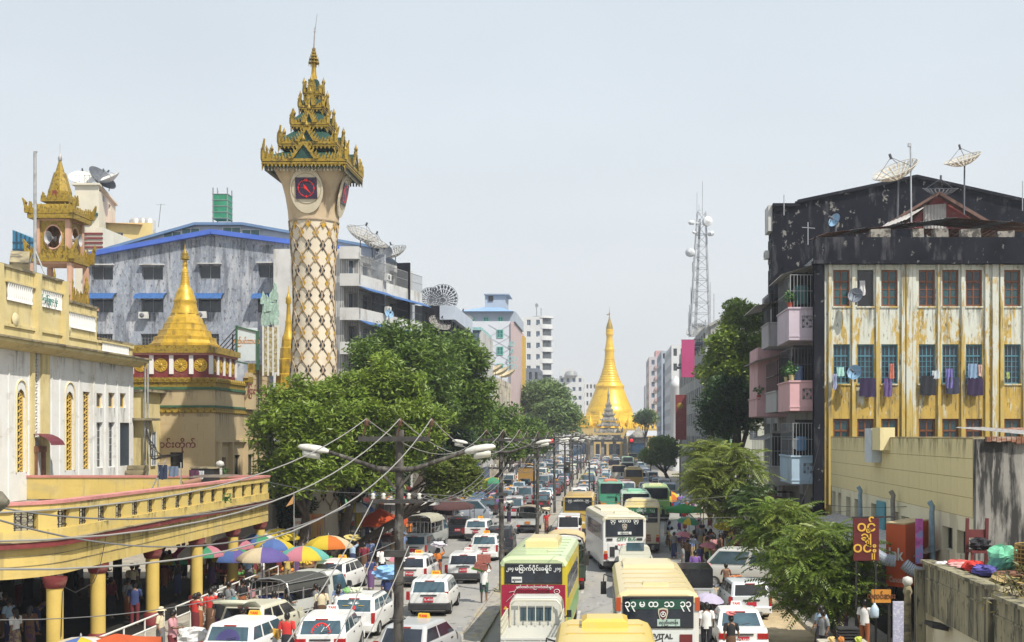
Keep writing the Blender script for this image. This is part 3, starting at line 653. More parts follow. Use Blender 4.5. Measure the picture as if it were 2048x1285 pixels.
MB().lathe(prof([(698,68),(690,68),(688,63),(682,60),(676,60),(674,52),(665,50),(662,50),(660,43),(652,41),(649,41),(647,36),(640,34),(637,33),(634,29),(628,27)]),8,(sx,sy,0),0,False,pi/8).build('stepped_base', GOLD, pl)
MB().lathe(prof([(629,27),(624,26),(614,23),(606,21.5),(603,23),(600,21),(592,18.5),(584,16),(578,13),(574,10),(570,8.8)]),24,(sx,sy,0)).build('bell', GOLD, pl)
rows = []
y = 571; r = 9.0
while y > 546: rows += [(y,r),(y-2,r+.6),(y-3,r-.6)]; y -= 3.5; r -= .42
rows += [(545,5.2),(532,4.6),(530,5.6),(527,4),(520,4)]
MB().lathe(prof(rows),16,(sx,sy,0)).build('ringed_spire', GOLD, pl)
MB().lathe(prof([(521,4),(519,9.5),(517,6.5),(514,9),(511,5),(509,7.5),(505,4.5),(500,2),(494,1),(487,.5)]),12,(sx,sy,0)).build('hti_crown', GOLDN, pl)
s2x, s2y = PX(577,90), 90
g2 = thing('golden_stupa', 'slim golden stupa half hidden by the clock tower shaft', 'stupa', (s2x,s2y,6)); q = .0367
MB().lathe([(r*q,PZ(y,s2y)) for y, r in [(790,26),(750,24),(748,21),(720,20),(718,17),(697,16),(695,14),(680,13)]],8,(s2x,s2y,0),0,False,pi/8).build('stepped_base', GOLD, g2)
MB().lathe([(r*q,PZ(y,s2y)) for y, r in [(681,13),(674,12),(668,9),(655,7),(648,6),(645,6.6),(640,5),(610,3.4),(606,6),(600,5),(598,6),(592,3),(584,1),(572,.5)]],14,(s2x,s2y,0)).build('bell_spire', GOLD, g2)
m_pinkw = M('pink_render', (.50,.30,.21), .8, .08, 1.2, layers=[((.3,.2,.15),(1,1,.3),.58,.75,.5)])
bx, by = PX(115,79), 79
bt = thing('bell_pavilion', 'pink pavilion tower with round openings and tiered gold spire', 'tower', (bx,by,0)); q = 79/F
def Z(y): return PZ(y, by)
def gold_flame(mb, c, w, h, d=.1, rz=0, lean=0.0, m=0):
 """an upturned flame-shaped finial"""
 R = Matrix.Rotation(rz,3,'Z')
 poly = [(-w*.5,0),(w*.5,0),(w*.55,h*.3),(w*.25+lean,h*.55),(w*.42+lean,h*.7),(lean*2,h),(-w*.18+lean,h*.62),(-w*.5,h*.4)]
 mb.prism(poly, lambda u,v,w_: tuple(Vector(c)+R@Vector((u,w_-d/2,v))), d, m)
def leaf_row(mb, x0, x1, y, z, n, w, h, axis='x', d=.08, seed=1):
 rr = random.Random(seed)
 for i in range(n):
  t = (i+.5)/n; hh_ = h*(.65+.5*abs(2*t-1)**1.5+.25*rr.random())
  if axis == 'x': gold_flame(mb, (x0+(x1-x0)*t, y, z), w, hh_, d, 0, rr.uniform(-.12,.12)*w)
  else: gold_flame(mb, (y, x0+(x1-x0)*t, z), w, hh_, d, pi/2, rr.uniform(-.12,.12)*w)
h = 1.33
for (ya, yb, hw2) in ((520,445,1.33),(608,532,1.62)):
 z0, z1 = Z(ya), Z(yb)
 for sxn in (-1,1):
  for syn in (-1,1): MB().box(bx+sxn*hw2-.2,bx+sxn*hw2+.2,by+syn*hw2-.2,by+syn*hw2+.2,z0,z1).build('corner_pier', m_pinkw, bt)
z0, z1 = Z(520), Z(445); zc = (z0+z1)/2+.1
def ring_wall(fix, axis):
 b = MB(); n = 24; r = .72; w = 1.13
 circ = [(r*cos(2*pi*i/n), zc+r*sin(2*pi*i/n)) for i in range(n)]
 outer = []
 for i in range(n):
  a = 2*pi*i/n; k = min(w/max(abs(cos(a)),1e-6), (z1-z0)/2/max(abs(sin(a)),1e-6)); outer.append((k*cos(a), max(z0,min(z1,zc+k*sin(a)))))
 mp = (lambda u,v: (bx+u,fix,v)) if axis == 'x' else (lambda u,v: (fix,by+u,v))
 vs = [mp(*p) for p in circ]+[mp(*p) for p in outer]
 b.add(vs, [(i,(i+1)%n,n+(i+1)%n,n+i) for i in range(n)])
 b.build('round_opening_wall', GOLDN, bt)
 b = MB(); b.tube([mp(*p) for p in [( (r+.05)*cos(2*pi*i/n), zc+(r+.05)*sin(2*pi*i/n)) for i in range(n+1)]], .07, 6, cap=False); b.build('round_frame', m_pinkw, bt)
ring_wall(by-1.36,'x'); ring_wall(by+1.36,'x'); ring_wall(bx+1.36,'y'); ring_wall(bx-1.36,'y')
b = MB()
b.box(bx-1.7,bx+1.7,by-1.7,by+1.7,Z(532),Z(524)); b.box(bx-1.5,bx+1.5,by-1.5,by+1.5,Z(524),Z(518)); b.box(bx-1.45,bx+1.45,by-1.45,by+1.45,Z(447),Z(441))
b.build('storey_slab', m_pinkw, bt)
b = MB(); b.box(bx-1.9,bx+1.9,by-1.9,by+1.9,Z(529),Z(521))
for sg2 in (-1,1): leaf_row(b,bx-1.8,bx+1.8,by+sg2*1.85,Z(522),5,.6,.75,'x',.12,3); leaf_row(b,by-1.8,by+1.8,bx+sg2*1.85,Z(522),5,.6,.75,'y',.12,4)
for q1 in (-1,1):
 for q2 in (-1,1): gold_flame(b,(bx+q1*1.95,by+q2*1.95,Z(524)),.5,1.25,.4,0,.2*q1)
b.build('gold_ledge', GOLDN, bt)
b = MB(); b.box(bx-2.0,bx+2.0,by-2.0,by+2.0,Z(444),Z(434)); b.lathe([(2.9,Z(434)),(1.9,Z(414))],4,(bx,by,0),0,False,pi/4,cap=True)
for sg2 in (-1,1): leaf_row(b,bx-1.95,bx+1.95,by+sg2*1.95,Z(434),9,.4,.62,'x',.1,5); leaf_row(b,by-1.95,by+1.95,bx+sg2*1.95,Z(434),9,.4,.62,'y',.1,6)
for q1 in (-1,1):
 for q2 in (-1,1): gold_flame(b,(bx+q1*2.0,by+q2*2.0,Z(434)),.4,.95,.35,0,.2*q1)
b.build('eave_tier', GOLDN, bt)
b = MB(); b.box(bx-.85,bx+.85,by-.85,by+.85,Z(415),Z(405)); b.box(bx-1.2,bx+1.2,by-1.2,by+1.2,Z(408),Z(402))
for sg2 in (-1,1): leaf_row(b,bx-1.2,bx+1.2,by+sg2*1.15,Z(402),5,.36,.4,'x',.1,7); leaf_row(b,by-1.2,by+1.2,bx+sg2*1.15,Z(402),5,.36,.4,'y',.1,8)
b.lathe([(1.0,Z(402)),(1.0,Z(385)),(.8,Z(370)),(.7,Z(362)),(.52,Z(347)),(.38,Z(345)),(.2,Z(330)),(.07,Z(318))],8,(bx,by,0),0,False,pi/8)
for y_ in range(398,350,-6):
 r = .98-(398-y_)*.0105; b.lathe([(r,Z(y_)),(r+.08,Z(y_-1.5)),(r,Z(y_-3))],8,(bx,by,0),0,False,pi/8)
b.build('spire', GOLDN, bt)
b = MB(); gold_flame(b,(bx,by-1.02,Z(402)),.8,1.1,.12); b.build('niche_frame', GOLDN, bt)
MB().box(bx-.18,bx+.18,by-1.12,by-1.09,Z(400),Z(386)).build('niche', MAROON, bt)
MB().lathe([(.16,Z(322)),(.2,Z(318)),(.06,Z(310)),(.02,Z(305)),(.012,Z(286))],8,(bx,by,0)).build('hti_crown', M('silver_finial', (.35,.33,.32), .4, metal=.7), bt)
for (x,y,rz_) in ((bx-.2,by-1.15,-pi/2-.3),(bx+1.3,by+.1,0)):
 b = MB(); d = Vector((cos(rz_),sin(rz_),0)); b.tube([Vector((x,y,zc-.05))-d*.45, Vector((x,y,zc-.05))+d*.05, Vector((x,y,zc-.05))+d*.5],[.07,.14,.42],12,cap=False); b.lathe([(.12,-.2),(.12,.1)],8,(x-d.x*.4,y-d.y*.4,zc),cap=True); b.build('loudspeaker', M('grey_horn', (.33,.33,.34), .5), bt)
b = MB()   # lower balustrade and guardians
for sg2 in (-1,1): leaf_row(b,bx-1.7,bx+1.7,by+sg2*1.8,Z(608),9,.36,.9,'x',.08,9); leaf_row(b,by-1.7,by+1.7,bx+sg2*1.8,Z(608),9,.36,.9,'y',.08,10)
b.box(bx-1.85,bx+1.85,by-1.85,by+1.85,Z(612),Z(606)); b.build('gold_balustrade', GOLDN, bt)
b = MB(); b.box(bx-1.3,bx+1.3,by-1.3,by+1.3,0,Z(612)); b.box(bx-2.3,bx+2.6,by-2.2,by+2.2,Z(618),Z(613)); b.build('base', m_pinkw, bt)
for q1, q2 in ((.3,-1.75),(1.7,-1.6),(1.75,1.5)):
 b = MB(); b.lathe([(.2,0),(.24,.3),(.16,.8),(.24,1.2),(.1,1.45),(.13,1.6),(.08,1.8),(.02,2.05)],8,(bx+q1,by+q2,Z(606))); b.build('guardian_figure', GOLDN, bt)
bt.scale = (.72,.72,1); bt.location.x = PX(106,78)
po = thing('steel_pole', 'tall bare steel pole braced on the stained hall roof', 'pole', (PX(70,67),67,15.9))
b = MB(); x = PX(70,67); b.tube([(x,67,15.9),(x,67,PZ(305,67))],.09,8); b.box(x-.05,x+.12,66.94,67.06,PZ(305,67),PZ(303,67)); b.build('shaft', M('grey_pipe', (.3,.31,.31), .5, .3, 3), po)
b = MB(); [b.tube([(x,67,17.6),(x+dx,67+dy,15.7)],.05,6) for dx, dy in ((-1,.4),(.9,-.3))]; b.build('brace', M('grey_pipe'), po)
rb = thing('concrete_ramp', 'stained concrete rooftop slab lying aslant at the hall parapet', 'slab', (PX(40,64),64,15.6))
MB().obox((PX(40,64),64,16.2),(.9,1.6,1.3),.4,0,.5).build('slab', m_dirt, rb)
cx, cy = -17.5, 73.0; q = cy/F
def Z(y): return PZ(y, cy)
m_tower = M('tower_cream', (.52,.41,.27), .8, .08, .9, layers=[((.36,.24,.16),(.9,.9,.25),.52,.72,.6)])
m_pat = M('pattern_white', (.60,.53,.42), .75, .08, 1.2, layers=[((.45,.36,.27),(.8,.8,.5),.55,.75,.5)])
m_rib = M('pattern_rib', (.34,.26,.18), .8, .2, 3)
m_gdia = M('gold_panel', (.46,.27,.02), .35, .25, 4, metal=.2)
m_rgreen = M('green_roof', (.012,.05,.038), .6, .25, 2)
tw = thing('clock_tower', 'tall cream clock tower with gold diamond lattice and tiered green and gold roof', 'tower', (cx,cy,0))
RP = [(0,1.45),(Z(760),1.36),(Z(680),1.24),(Z(600),1.17),(Z(520),1.26),(Z(445),1.42)]
def rad(z):
 for (a,ra),(b_,rb_) in zip(RP,RP[1:]):
  if z <= b_: return ra+(rb_-ra)*(z-a)/(b_-a)
 return RP[-1][1]
MB().lathe([(rad(z),z) for z in [i*.6 for i in range(34)]+[Z(445)]],40,(cx,cy,0)).build('shaft', m_pat, tw)
def rsq(r, sq, z, n=48):
 out = []
 for i in range(n):
  a = 2*pi*i/n+pi/n; k = (1-sq)+sq/max(abs(cos(a)),abs(sin(a)))
  out.append((cx+r*k*cos(a), cy+r*k*sin(a), z))
 return out
MB().loft([rsq(1.45,0,Z(447)),rsq(1.5,.15,Z(425)),rsq(1.6,.35,Z(400)),rsq(1.74,.6,Z(375)),rsq(1.95,.8,Z(356)),rsq(2.1,.95,Z(344))],0,True).build('flared_head', m_tower, tw)
MB().lathe([(1.47,Z(448)),(1.5,Z(446)),(1.47,Z(444))],40,(cx,cy,0)).build('collar', m_rib, tw)
NB = 10; z_top = Z(447); rowh = .735
b = MB()
for j in range(2*NB):
 sgn = 1 if j % 2 else -1; pts = []
 z = z_top; k = 0
 while z > 3:
  a = (j+.5)*pi/NB+sgn*(pi/(2*NB))*.93*cos(pi*(z_top-z)/rowh) - pi/2
  r = rad(z)+.03; pts.append((cx+r*cos(a), cy+r*sin(a), z)); z -= rowh/6
 b.tube(pts, .042, 5)
b.build('lattice_rib', m_rib, tw)['kind'] = 'stuff'
def mk_dia(mt):
 def f():
  w, h_ = .19, .33; pts = [(0,-h_),(w*.55,-h_*.4),(w,0),(w*.55,h_*.4),(0,h_),(-w*.55,h_*.4),(-w,0),(-w*.55,-h_*.4)]
  return MB().prism(pts, lambda u,v,w_: (u,w_-.03,v), .05).mesh('diamond_panel', mt)
 return f
r_ = 0; z = z_top
while z > 3.5:
 for k in range(NB):
  a = (k*2+(r_%2))*pi/NB - pi/2
  if sin(a) > .45: continue
  gold_row = r_ % 2 == 1 or r_ < 2
  rr_ = rad(z)+.005
  inst('diamond_panel', ('dia',gold_row), mk_dia(m_gdia if gold_row else GL('black')), tw, (cx+rr_*cos(a),cy+rr_*sin(a),z if r_ else z-.2), a+pi/2)
 z -= rowh; r_ += 1
m_dial = M('clock_dial', (.035,.02,.05), .4); m_red = M('clock_red', (.62,.02,.015), .5, .05, emit=.35)
m_plq = M('plaque_white', (.60,.53,.40), .75, .08, 2)
for fi, rz in ((0,0),(1,pi/2)):
 R = Matrix.Rotation(rz,4,'Z')
 tilt = .2
 face = bpy.data.objects.new('clock_face', None);
 n = 32; b = MB()
 b.prism([(.95*cos(2*pi*i/n),1.32*sin(2*pi*i/n)) for i in range(n)], lambda u,v,w: (u,-w,v), .10)
 face = b.build('clock_face', m_plq, tw, local=True); face.location = Vector((cx,cy,Z(392)))+R.to_3x3()@Vector((0,-1.70,0))-tw.location
 face.rotation_euler = (tilt if fi == 0 else tilt, 0, rz); ORG[face.name] = (0,0,0)
 MB().tube([(.86*cos(2*pi*i/n),-.11,.1+.86*sin(2*pi*i/n)) for i in range(n+1)],.015,4,cap=False).build('ring', m_rib, face)
 MB().box(-.62,.62,-.16,-.08,-.5,.72).build('dial', m_dial, face)
 b = MB()
 b.tube([(.46*cos(2*pi*i/n),-.165,.1+.46*sin(2*pi*i/n)) for i in range(n+1)],.014,4,cap=False)
 for i in range(12):
  a = pi*i/6; b.seg((.41*sin(a),-.166,.1+.41*cos(a)),(.5*sin(a),-.166,.1+.5*cos(a)),.035,.02)
 b.build('dial_ring', m_red, face)
 b = MB()
 for a, l, w in ((-32,.3,.09),(138,.45,.05),(-80,.36,.02)):
  a = radians(a); b.add([(w*cos(a),-.172,.1-w*sin(a)),(l*sin(a),-.172,.1+l*cos(a)),(-w*cos(a),-.172,.1+w*sin(a))],[(0,1,2)])
 b.build('hands', m_red, face)
 for nm, a in (('12',0),('3',90),('6',180),('9',270)):
  a = radians(a); text(nm, m_red, .2, face, (.46*sin(a),-.175,.1+.46*cos(a)))
def tier(half, z_e, hb, z_neck, neck, last=False, lvl=0):
 """gold fascia with a fringe, green slope to the next neck, flames, gables"""
 t = MB().box(cx-half+.04,cx+half-.04,cy-half+.04,cy+half-.04,z_e+hb*.1,z_e+hb).build('roof_tier', GOLDN, tw)
 b = MB()
 for i, (dx, dy) in enumerate(((0,-1),(1,0),(0,1),(-1,0))):
  R = Matrix.Rotation(i*pi/2,3,'Z'); c = Vector((cx,cy,0))
  mp = lambda u,v,w,R=R: tuple(c+R@Vector((u,-half-w,v)))
  b.prism([(-half,z_e+hb*.62),(half,z_e+hb*.62),(half,z_e+hb),(-half,z_e+hb)],mp,.07)
  b.prism([(-half,z_e+hb*.28),(half,z_e+hb*.28),(half,z_e+hb*.5),(-half,z_e+hb*.5)],mp,.05)
  n = max(6,int(half*9))
  for k in range(n):
   u = -half+2*half*(k+.5)/n; w = half/n*.8
   b.add([mp(u-w,z_e+hb*.28,.03),mp(u+w,z_e+hb*.28,.03),mp(u,z_e-.08,.03)],[(0,1,2)])
  for sg2 in (-1,1):   # drooping corner pendants
   b.add([mp(sg2*half,z_e+hb*.3,.03),mp(sg2*(half-.16),z_e+hb*.3,.03),mp(sg2*half,z_e-.32,.03)],[(0,1,2)])
 b.build('gold_fringe', GOLDN, t)
 MB().lathe([((half-.03)*sqrt(2),z_e+hb),((half*.72+neck*.28)*sqrt(2),z_e+hb+(z_neck-z_e-hb)*.38),(neck*sqrt(2),z_neck)],4,(cx,cy,0),0,False,pi/4,cap=True).build('roof_slope', m_rgreen, t)
 b = MB()
 for i in range(4):
  R = Matrix.Rotation(i*pi/2,3,'Z'); c = Vector((cx,cy,0))
  rr = random.Random(i+lvl*7)
  n = max(7,int(half*11)); s_ = .42+.2*half
  for k in range(n):
   u = (k+.5)/n*2-1
   if abs(u) < .26: continue
   p = c+R@Vector((u*half,-half+.02,z_e+hb-.02))
   gold_flame(b, p, .13, s_*(.26+.62*abs(u)**3+.2*rr.random()), .05, i*pi/2, (.05 if u > 0 else -.05))
  p = c+R@Vector((half,-half,z_e+hb-.05))
  gold_flame(b, p, .19, s_*1.3, .12, i*pi/2+pi/4, .12)
  b.lathe([(0,0),(.07,.05),(.1,.14),(.045,.24),(.0,.36)],7,(p.x,p.y,p.z+s_*.5))
  gold_flame(b, c+R@Vector((half*.86,-half,z_e+hb-.05)), .13, s_*.95, .09, i*pi/2, .05)
  gold_flame(b, c+R@Vector((-half*.86,-half,z_e+hb-.05)), .13, s_*.95, .09, i*pi/2, -.05)
 b.build('flame_finial', GOLDN, t)
 for i in range(4):   # gables
  R = Matrix.Rotation(i*pi/2,3,'Z'); c = Vector((cx,cy,0)); gw = min(.8,half*.36); gh = .55+.2*half
  yy = -half-.06; z0 = z_e+hb
  b = MB(); mp = lambda u,v,w,R=R: tuple(c+R@Vector((u,yy-w,v)))
  for sg2 in (-1,1):
   b.prism([(sg2*gw,z0-.02),(sg2*(gw-.2),z0-.02),(0,z0+gh-.22),(0,z0+gh)][::sg2],mp,.1)
   for k in range(5):
    u = sg2*gw*(1-k/5.5); gold_flame(b, c+R@Vector((u,yy-.05,z0+gh*(k/5.5))), .12, .3, .06, i*pi/2, .06*sg2)
  b.lathe([(0,0),(.09,.04),(.12,.15),(.07,.26),(.02,.4),(0,.5)],8,tuple(c+R@Vector((0,yy-.05,z0+gh-.08))))
  g = b.build('gable', GOLDN, t)
  b = MB(); b.prism([(-gw+.2,z0),(gw-.2,z0),(0,z0+gh-.24)],lambda u,v,w,R=R: tuple(c+R@Vector((u,yy+w+.02,v))),half*.55); b.build('gable_panel', m_rgreen, g)
 return t
TI = [(2.40,Z(350),.42,Z(312),1.25),(1.66,Z(309),.36,Z(268),.86),(1.08,Z(266),.33,Z(230),.57),(.70,Z(228),.3,Z(200),.41),(.47,Z(198),.26,Z(176),.27)]
for i, (hf, ze, hb, zn, nk) in enumerate(TI):
 tier(hf, ze, hb, zn, nk, lvl=i)
 nz = TI[i+1][1] if i < 4 else Z(165)
 MB().box(cx-nk,cx+nk,cy-nk,cy+nk,zn-.3,nz+.1).build('tier_neck', m_rgreen, tw)
MB().box(cx-2.34,cx+2.34,cy-2.34,cy+2.34,Z(351),Z(347)).build('eave_soffit', m_rgreen, tw)
b = MB()
for i in range(4):
 R = Matrix.Rotation(i*pi/2,3,'Z'); c = Vector((cx,cy,0))
 for k in range(26):
  u = -2.25+4.5*k/25; p = c+R@Vector((u,-2.27,Z(350))); b.obox((p.x,p.y,p.z-.12),(.09,.05,.26),i*pi/2)
b.build('hanging_fringe', M('white_fringe', (.22,.2,.15), .7), tw)['kind'] = 'stuff'
MB().lathe([(.3,Z(178)),(.24,Z(168)),(.14,Z(160)),(.2,Z(156)),(.16,Z(150)),(.13,Z(136)),(.17,Z(132)),(.1,Z(126))],14,(cx,cy,0)).build('spire', GOLD, tw)
b = MB()
for y_, r in ((126,.3),(119,.26),(113,.19),(107,.13),(101,.09)):
 b.lathe([(r,Z(y_)),(r*1.1,Z(y_+1.5)),(r*.55,Z(y_-3)),(.05,Z(y_-6))],12,(cx,cy,0))
 for k in range(10): gold_flame(b,(cx+r*cos(k*.628),cy+r*sin(k*.628),Z(y_)),.05,.12,.02,k*.628+pi/2); b.seg((cx+r*cos(k*.628),cy+r*sin(k*.628),Z(y_)),(cx+r*1.02*cos(k*.628),cy+r*1.02*sin(k*.628),Z(y_)-.2),.015,.015)
b.build('hti_crown', GOLDN, tw)
b = MB(); b.tube([(cx,cy,Z(98)),(cx+.05,cy,Z(62)),(cx+.06,cy,Z(55))],[.05,.035,.02],6); b.tube([(cx+.06,cy,Z(66)),(cx+.2,cy,Z(28))],[.025,.012],5); b.lathe([(0,0),(.08,.06),(0,.14)],6,(cx+.05,cy,Z(66))); b.build('finial_rod', M('silver_finial'), tw)
m_gconc = M('weathered_concrete', (.27,.30,.36), .9, .12, .5, layers=[((.46,.47,.50),(.9,.9,.25),.5,.68,.8),((.46,.47,.48),(5,5,3),.56,.64,.5),((.12,.13,.155),(1.1,1.1,.16),.52,.7,.75),((.05,.055,.065),(4.5,4.5,2.0),.6,.7,.7)], spec=.15)
m_blue = M('cobalt_trim', (.06,.13,.5), .6, .15, 1)
m_bluer = M('blue_roof_sheet', (.13,.22,.38), .5, .15, 1)
m_paleb = M('pale_blue_panel', (.42,.47,.56), .7, .1, .6)
m_awn = M('blue_awning', (.035,.11,.30), .55, .2, 3)
m_wwhite = M('white_concrete', (.50,.50,.49), .85, .15, .5, layers=[((.25,.23,.21),(.8,.8,.2),.54,.7,.6)])
m_bdark = M('black_mould_wall', (.014,.015,.021), .95, .3, .7, layers=[((.10,.10,.11),(1.2,1.2,.25),.62,.78,.55),((.3,.3,.28),(3,3,2),.72,.8,.5)], spec=.08)
gy = 112.0
g = thing('gabled_building', 'weathered grey concrete building with blue gable trim behind the golden stupa', 'building', (-36,gy+10,0))
x0, x1 = PX(165,gy), PX(692,gy); xa = PX(425,gy)
holes = []
for px, py, w, h in [(205,547,42,27),(305,547,42,27),(420,545,42,27),(538,543,42,27),(205,612,44,28),(305,612,44,28),(420,612,44,28),(538,612,44,28),(305,684,46,32),(415,684,46,32),(205,684,40,32)]:
 xx = PX(px,gy)-x0; zz = PZ(py,gy); holes.append((xx-w*gy/F/2,xx+w*gy/F/2,zz-h*gy/F/2,zz+h*gy/F/2))
zl, zr, za = PZ(515,gy), PZ(500,gy), PZ(465,gy)
b = MB(); holed(b,(x0,gy),(x1,gy),0,zl,holes,.25)
b.add([(x0,gy,zl),(x1,gy,zl),(x1,gy,zr),(xa,gy,za)],[(0,1,2,3)])
b.quad((x1,gy,0),(x1,gy+22,0),(x1,gy+22,zr),(x1,gy,zr)); b.build('wall', m_gconc, g)
wins(g,(x0,gy),(x1,gy),holes[:8],.25,'grey'); wins(g,(x0,gy),(x1,gy),holes[8:],.25,'grille')
b = MB(); b.seg((x0-.4,gy-.25,zl),(xa,gy-.25,za),.6,.42); b.seg((xa,gy-.25,za),(x1+.3,gy-.25,zr),.6,.42); b.build('gable_trim', m_blue, g)
for h in holes[:4]: MB().box(x0+h[0]-.15,x0+h[1]+.15,gy-.4,gy,h[3]+.1,h[3]+.2).build('window_hood', m_wwhite, g)
for h in holes[4:8]:
 b = MB(); a0, a1 = x0+h[0]-.35, x0+h[1]+.35
 pr = [(0,h[3]+.5),(-.5,h[3]+.42),(-.95,h[3]+.15),(-1.1,h[3]-.1)]
 n = 12
 for i in range(n):
  xa_, xb_ = a0+(a1-a0)*i/n, a0+(a1-a0)*(i+1)/n; k = .03*(i%2)
  for (p0,q0),(p1,q1) in zip(pr,pr[1:]): b.quad((xa_,gy+p0,q0+k),(xb_,gy+p0,q0+k),(xb_,gy+p1,q1+k),(xa_,gy+p1,q1+k))
 b.build('awning', m_awn, g)
def ac_unit(parent, loc, rz=0):
 def mk(): return MB().box(-.42,.42,-.32,0,-.3,.3).mesh('air_conditioner', M('ac_white', (.55,.55,.53), .5, .15, 3))
 def fan():
  q = MB(); q.lathe([(.22,0),(.22,.02),(.05,.02)],14); q.lathe([(.05,.03),(0,.03)],8)
  me = q.mesh('fan', M('fan_grey', (.15,.15,.16), .5)); me.transform(Matrix.Rotation(pi/2,4,'X')); return me
 o = inst('air_conditioner','acu',mk,parent,loc,rz); ORG[o.name] = (0,0,0); inst('fan','acf',fan,o,(-.1,-.325,0)); return o
for px, py in ((291,632),(407,631)): ac_unit(g,(PX(px,gy),gy-.3,PZ(py,gy)))
rs_ = random.Random(3)
for h in holes:
 streak(g,x0+(h[0]+h[1])/2+rs_.uniform(-.3,.3),gy-.002,h[2],2.3,rs_.uniform(1.2,2.6))
for k in range(11): xx_ = x0+1.2+k*2.15; streak(g,xx_,gy-.002,zl+(za-zl)*max(0,1-abs(xx_-xa)/11.5)-.3,rs_.uniform(1.6,3),rs_.uniform(1.5,4.5))
gy2 = gy+5; xa2 = PX(487,gy2); xl, xr = PX(190,gy2), PX(760,gy2)
za2, zl2, zr2 = PZ(449,gy2), PZ(508,gy2), PZ(497,gy2)
b = MB(); xp = PX(392,gy2); zp = PZ(449,gy2)
b.add([(xl,gy2,zl2-2),(xr,gy2,zr2-3),(xr,gy2,zr2),(xa2,gy2,za2),(xp,gy2,zp),(xl,gy2,zl2)],[(0,1,2,3,4,5)]); b.build('upper_gable', m_paleb, g)
b = MB(); b.seg((xl-.3,gy2-.2,zl2),(xp,gy2-.2,zp),.5,.25); b.seg((xp,gy2-.2,zp),(xa2,gy2-.2,za2),.5,.25); b.seg((xa2,gy2-.2,za2),(xr,gy2-.2,zr2),.5,.25)
for a_, c_ in (((xl,zl2),(xp,zp)),((xp,zp),(xa2,za2)),((xa2,za2),(xr,zr2))): b.quad((a_[0],gy2,a_[1]),(c_[0],gy2,c_[1]),(c_[0],gy2+20,c_[1]),(a_[0],gy2+20,a_[1]))
b.build('roof', m_bluer, g)
for px, py in ((345,470),(382,463),(464,461),(502,466)): window(g,(PX(px,gy2),gy2-.03,PZ(py,gy2)),1.75,.62,0,'tealw')
tk = thing('roof_tank', 'green netted water tank on the ridge of the grey building', 'tank', (PX(445,gy2+3),gy2+3,za2)); ty = gy2+3; tx = PX(445,ty)
b = MB(); [b.box(tx+sx_*.7-.05,tx+sx_*.7+.05,ty+sy_*.7-.05,ty+sy_*.7+.05,za2-.2,PZ(440,ty)+3) for sx_ in (-1,1) for sy_ in (-1,1)]
for k in range(5): b.box(tx-.78,tx+.78,ty-.78,ty+.78,PZ(440-k*12,ty),PZ(440-k*12,ty)+.06)
b.build('frame', M('frame_grey'), tk)
MB().box(tx-.74,tx+.74,ty-.74,ty+.74,PZ(441,ty),PZ(391,ty)).build('netting', M('green_netting', (.03,.22,.12), .8, .4, 2), tk)
b = MB(); b.tube([(tx-.5,ty,PZ(391,ty)),(tx-.5,ty,PZ(376,ty))],.05,6); b.build('vent_pipe', M('frame_grey'), tk)
ap = thing('apartment_block', 'white apartment block with stacked balconies and blue awnings right of clock tower', 'building', (-22,116,0))
A_, B_ = Vector((-23.7,110.0)), Vector((-19.9,125.0)); t_ = (B_-A_).normalized(); n_ = Vector((t_.y,-t_.x)); rz_ = atan2(t_.y,t_.x)
LA = (B_-A_).length
def apx(u, d, z): p = A_+t_*u+n_*d; return (p.x,p.y,z)
b = MB(); hl = []
fl = [24.0-3.05*i for i in range(1,6)]
for z in fl:
 for u in (1.0,3.9,6.9,9.9,12.9): hl.append((u,u+1.9,z+.95,z+2.6))
holed(b,tuple(A_),tuple(B_),0,24.2,hl,.5)
b.quad((-30,110.01,0),(*A_,0),(*A_,24.2),(-30,110.01,24.2)); b.quad((*A_,24.2),(*B_,24.2),(-30,125,24.2),(-30,110,24.2)); b.quad((*B_,0),(-30,125,0),(-30,125,24.2),(*B_,24.2))
b.build('wall', m_wwhite, ap)
wins(ap,tuple(A_),tuple(B_),hl,.5,lambda h: random.Random(h[0]+h[2]).choice(['grille','dark','bluew','grey']))
rr = random.Random(5)
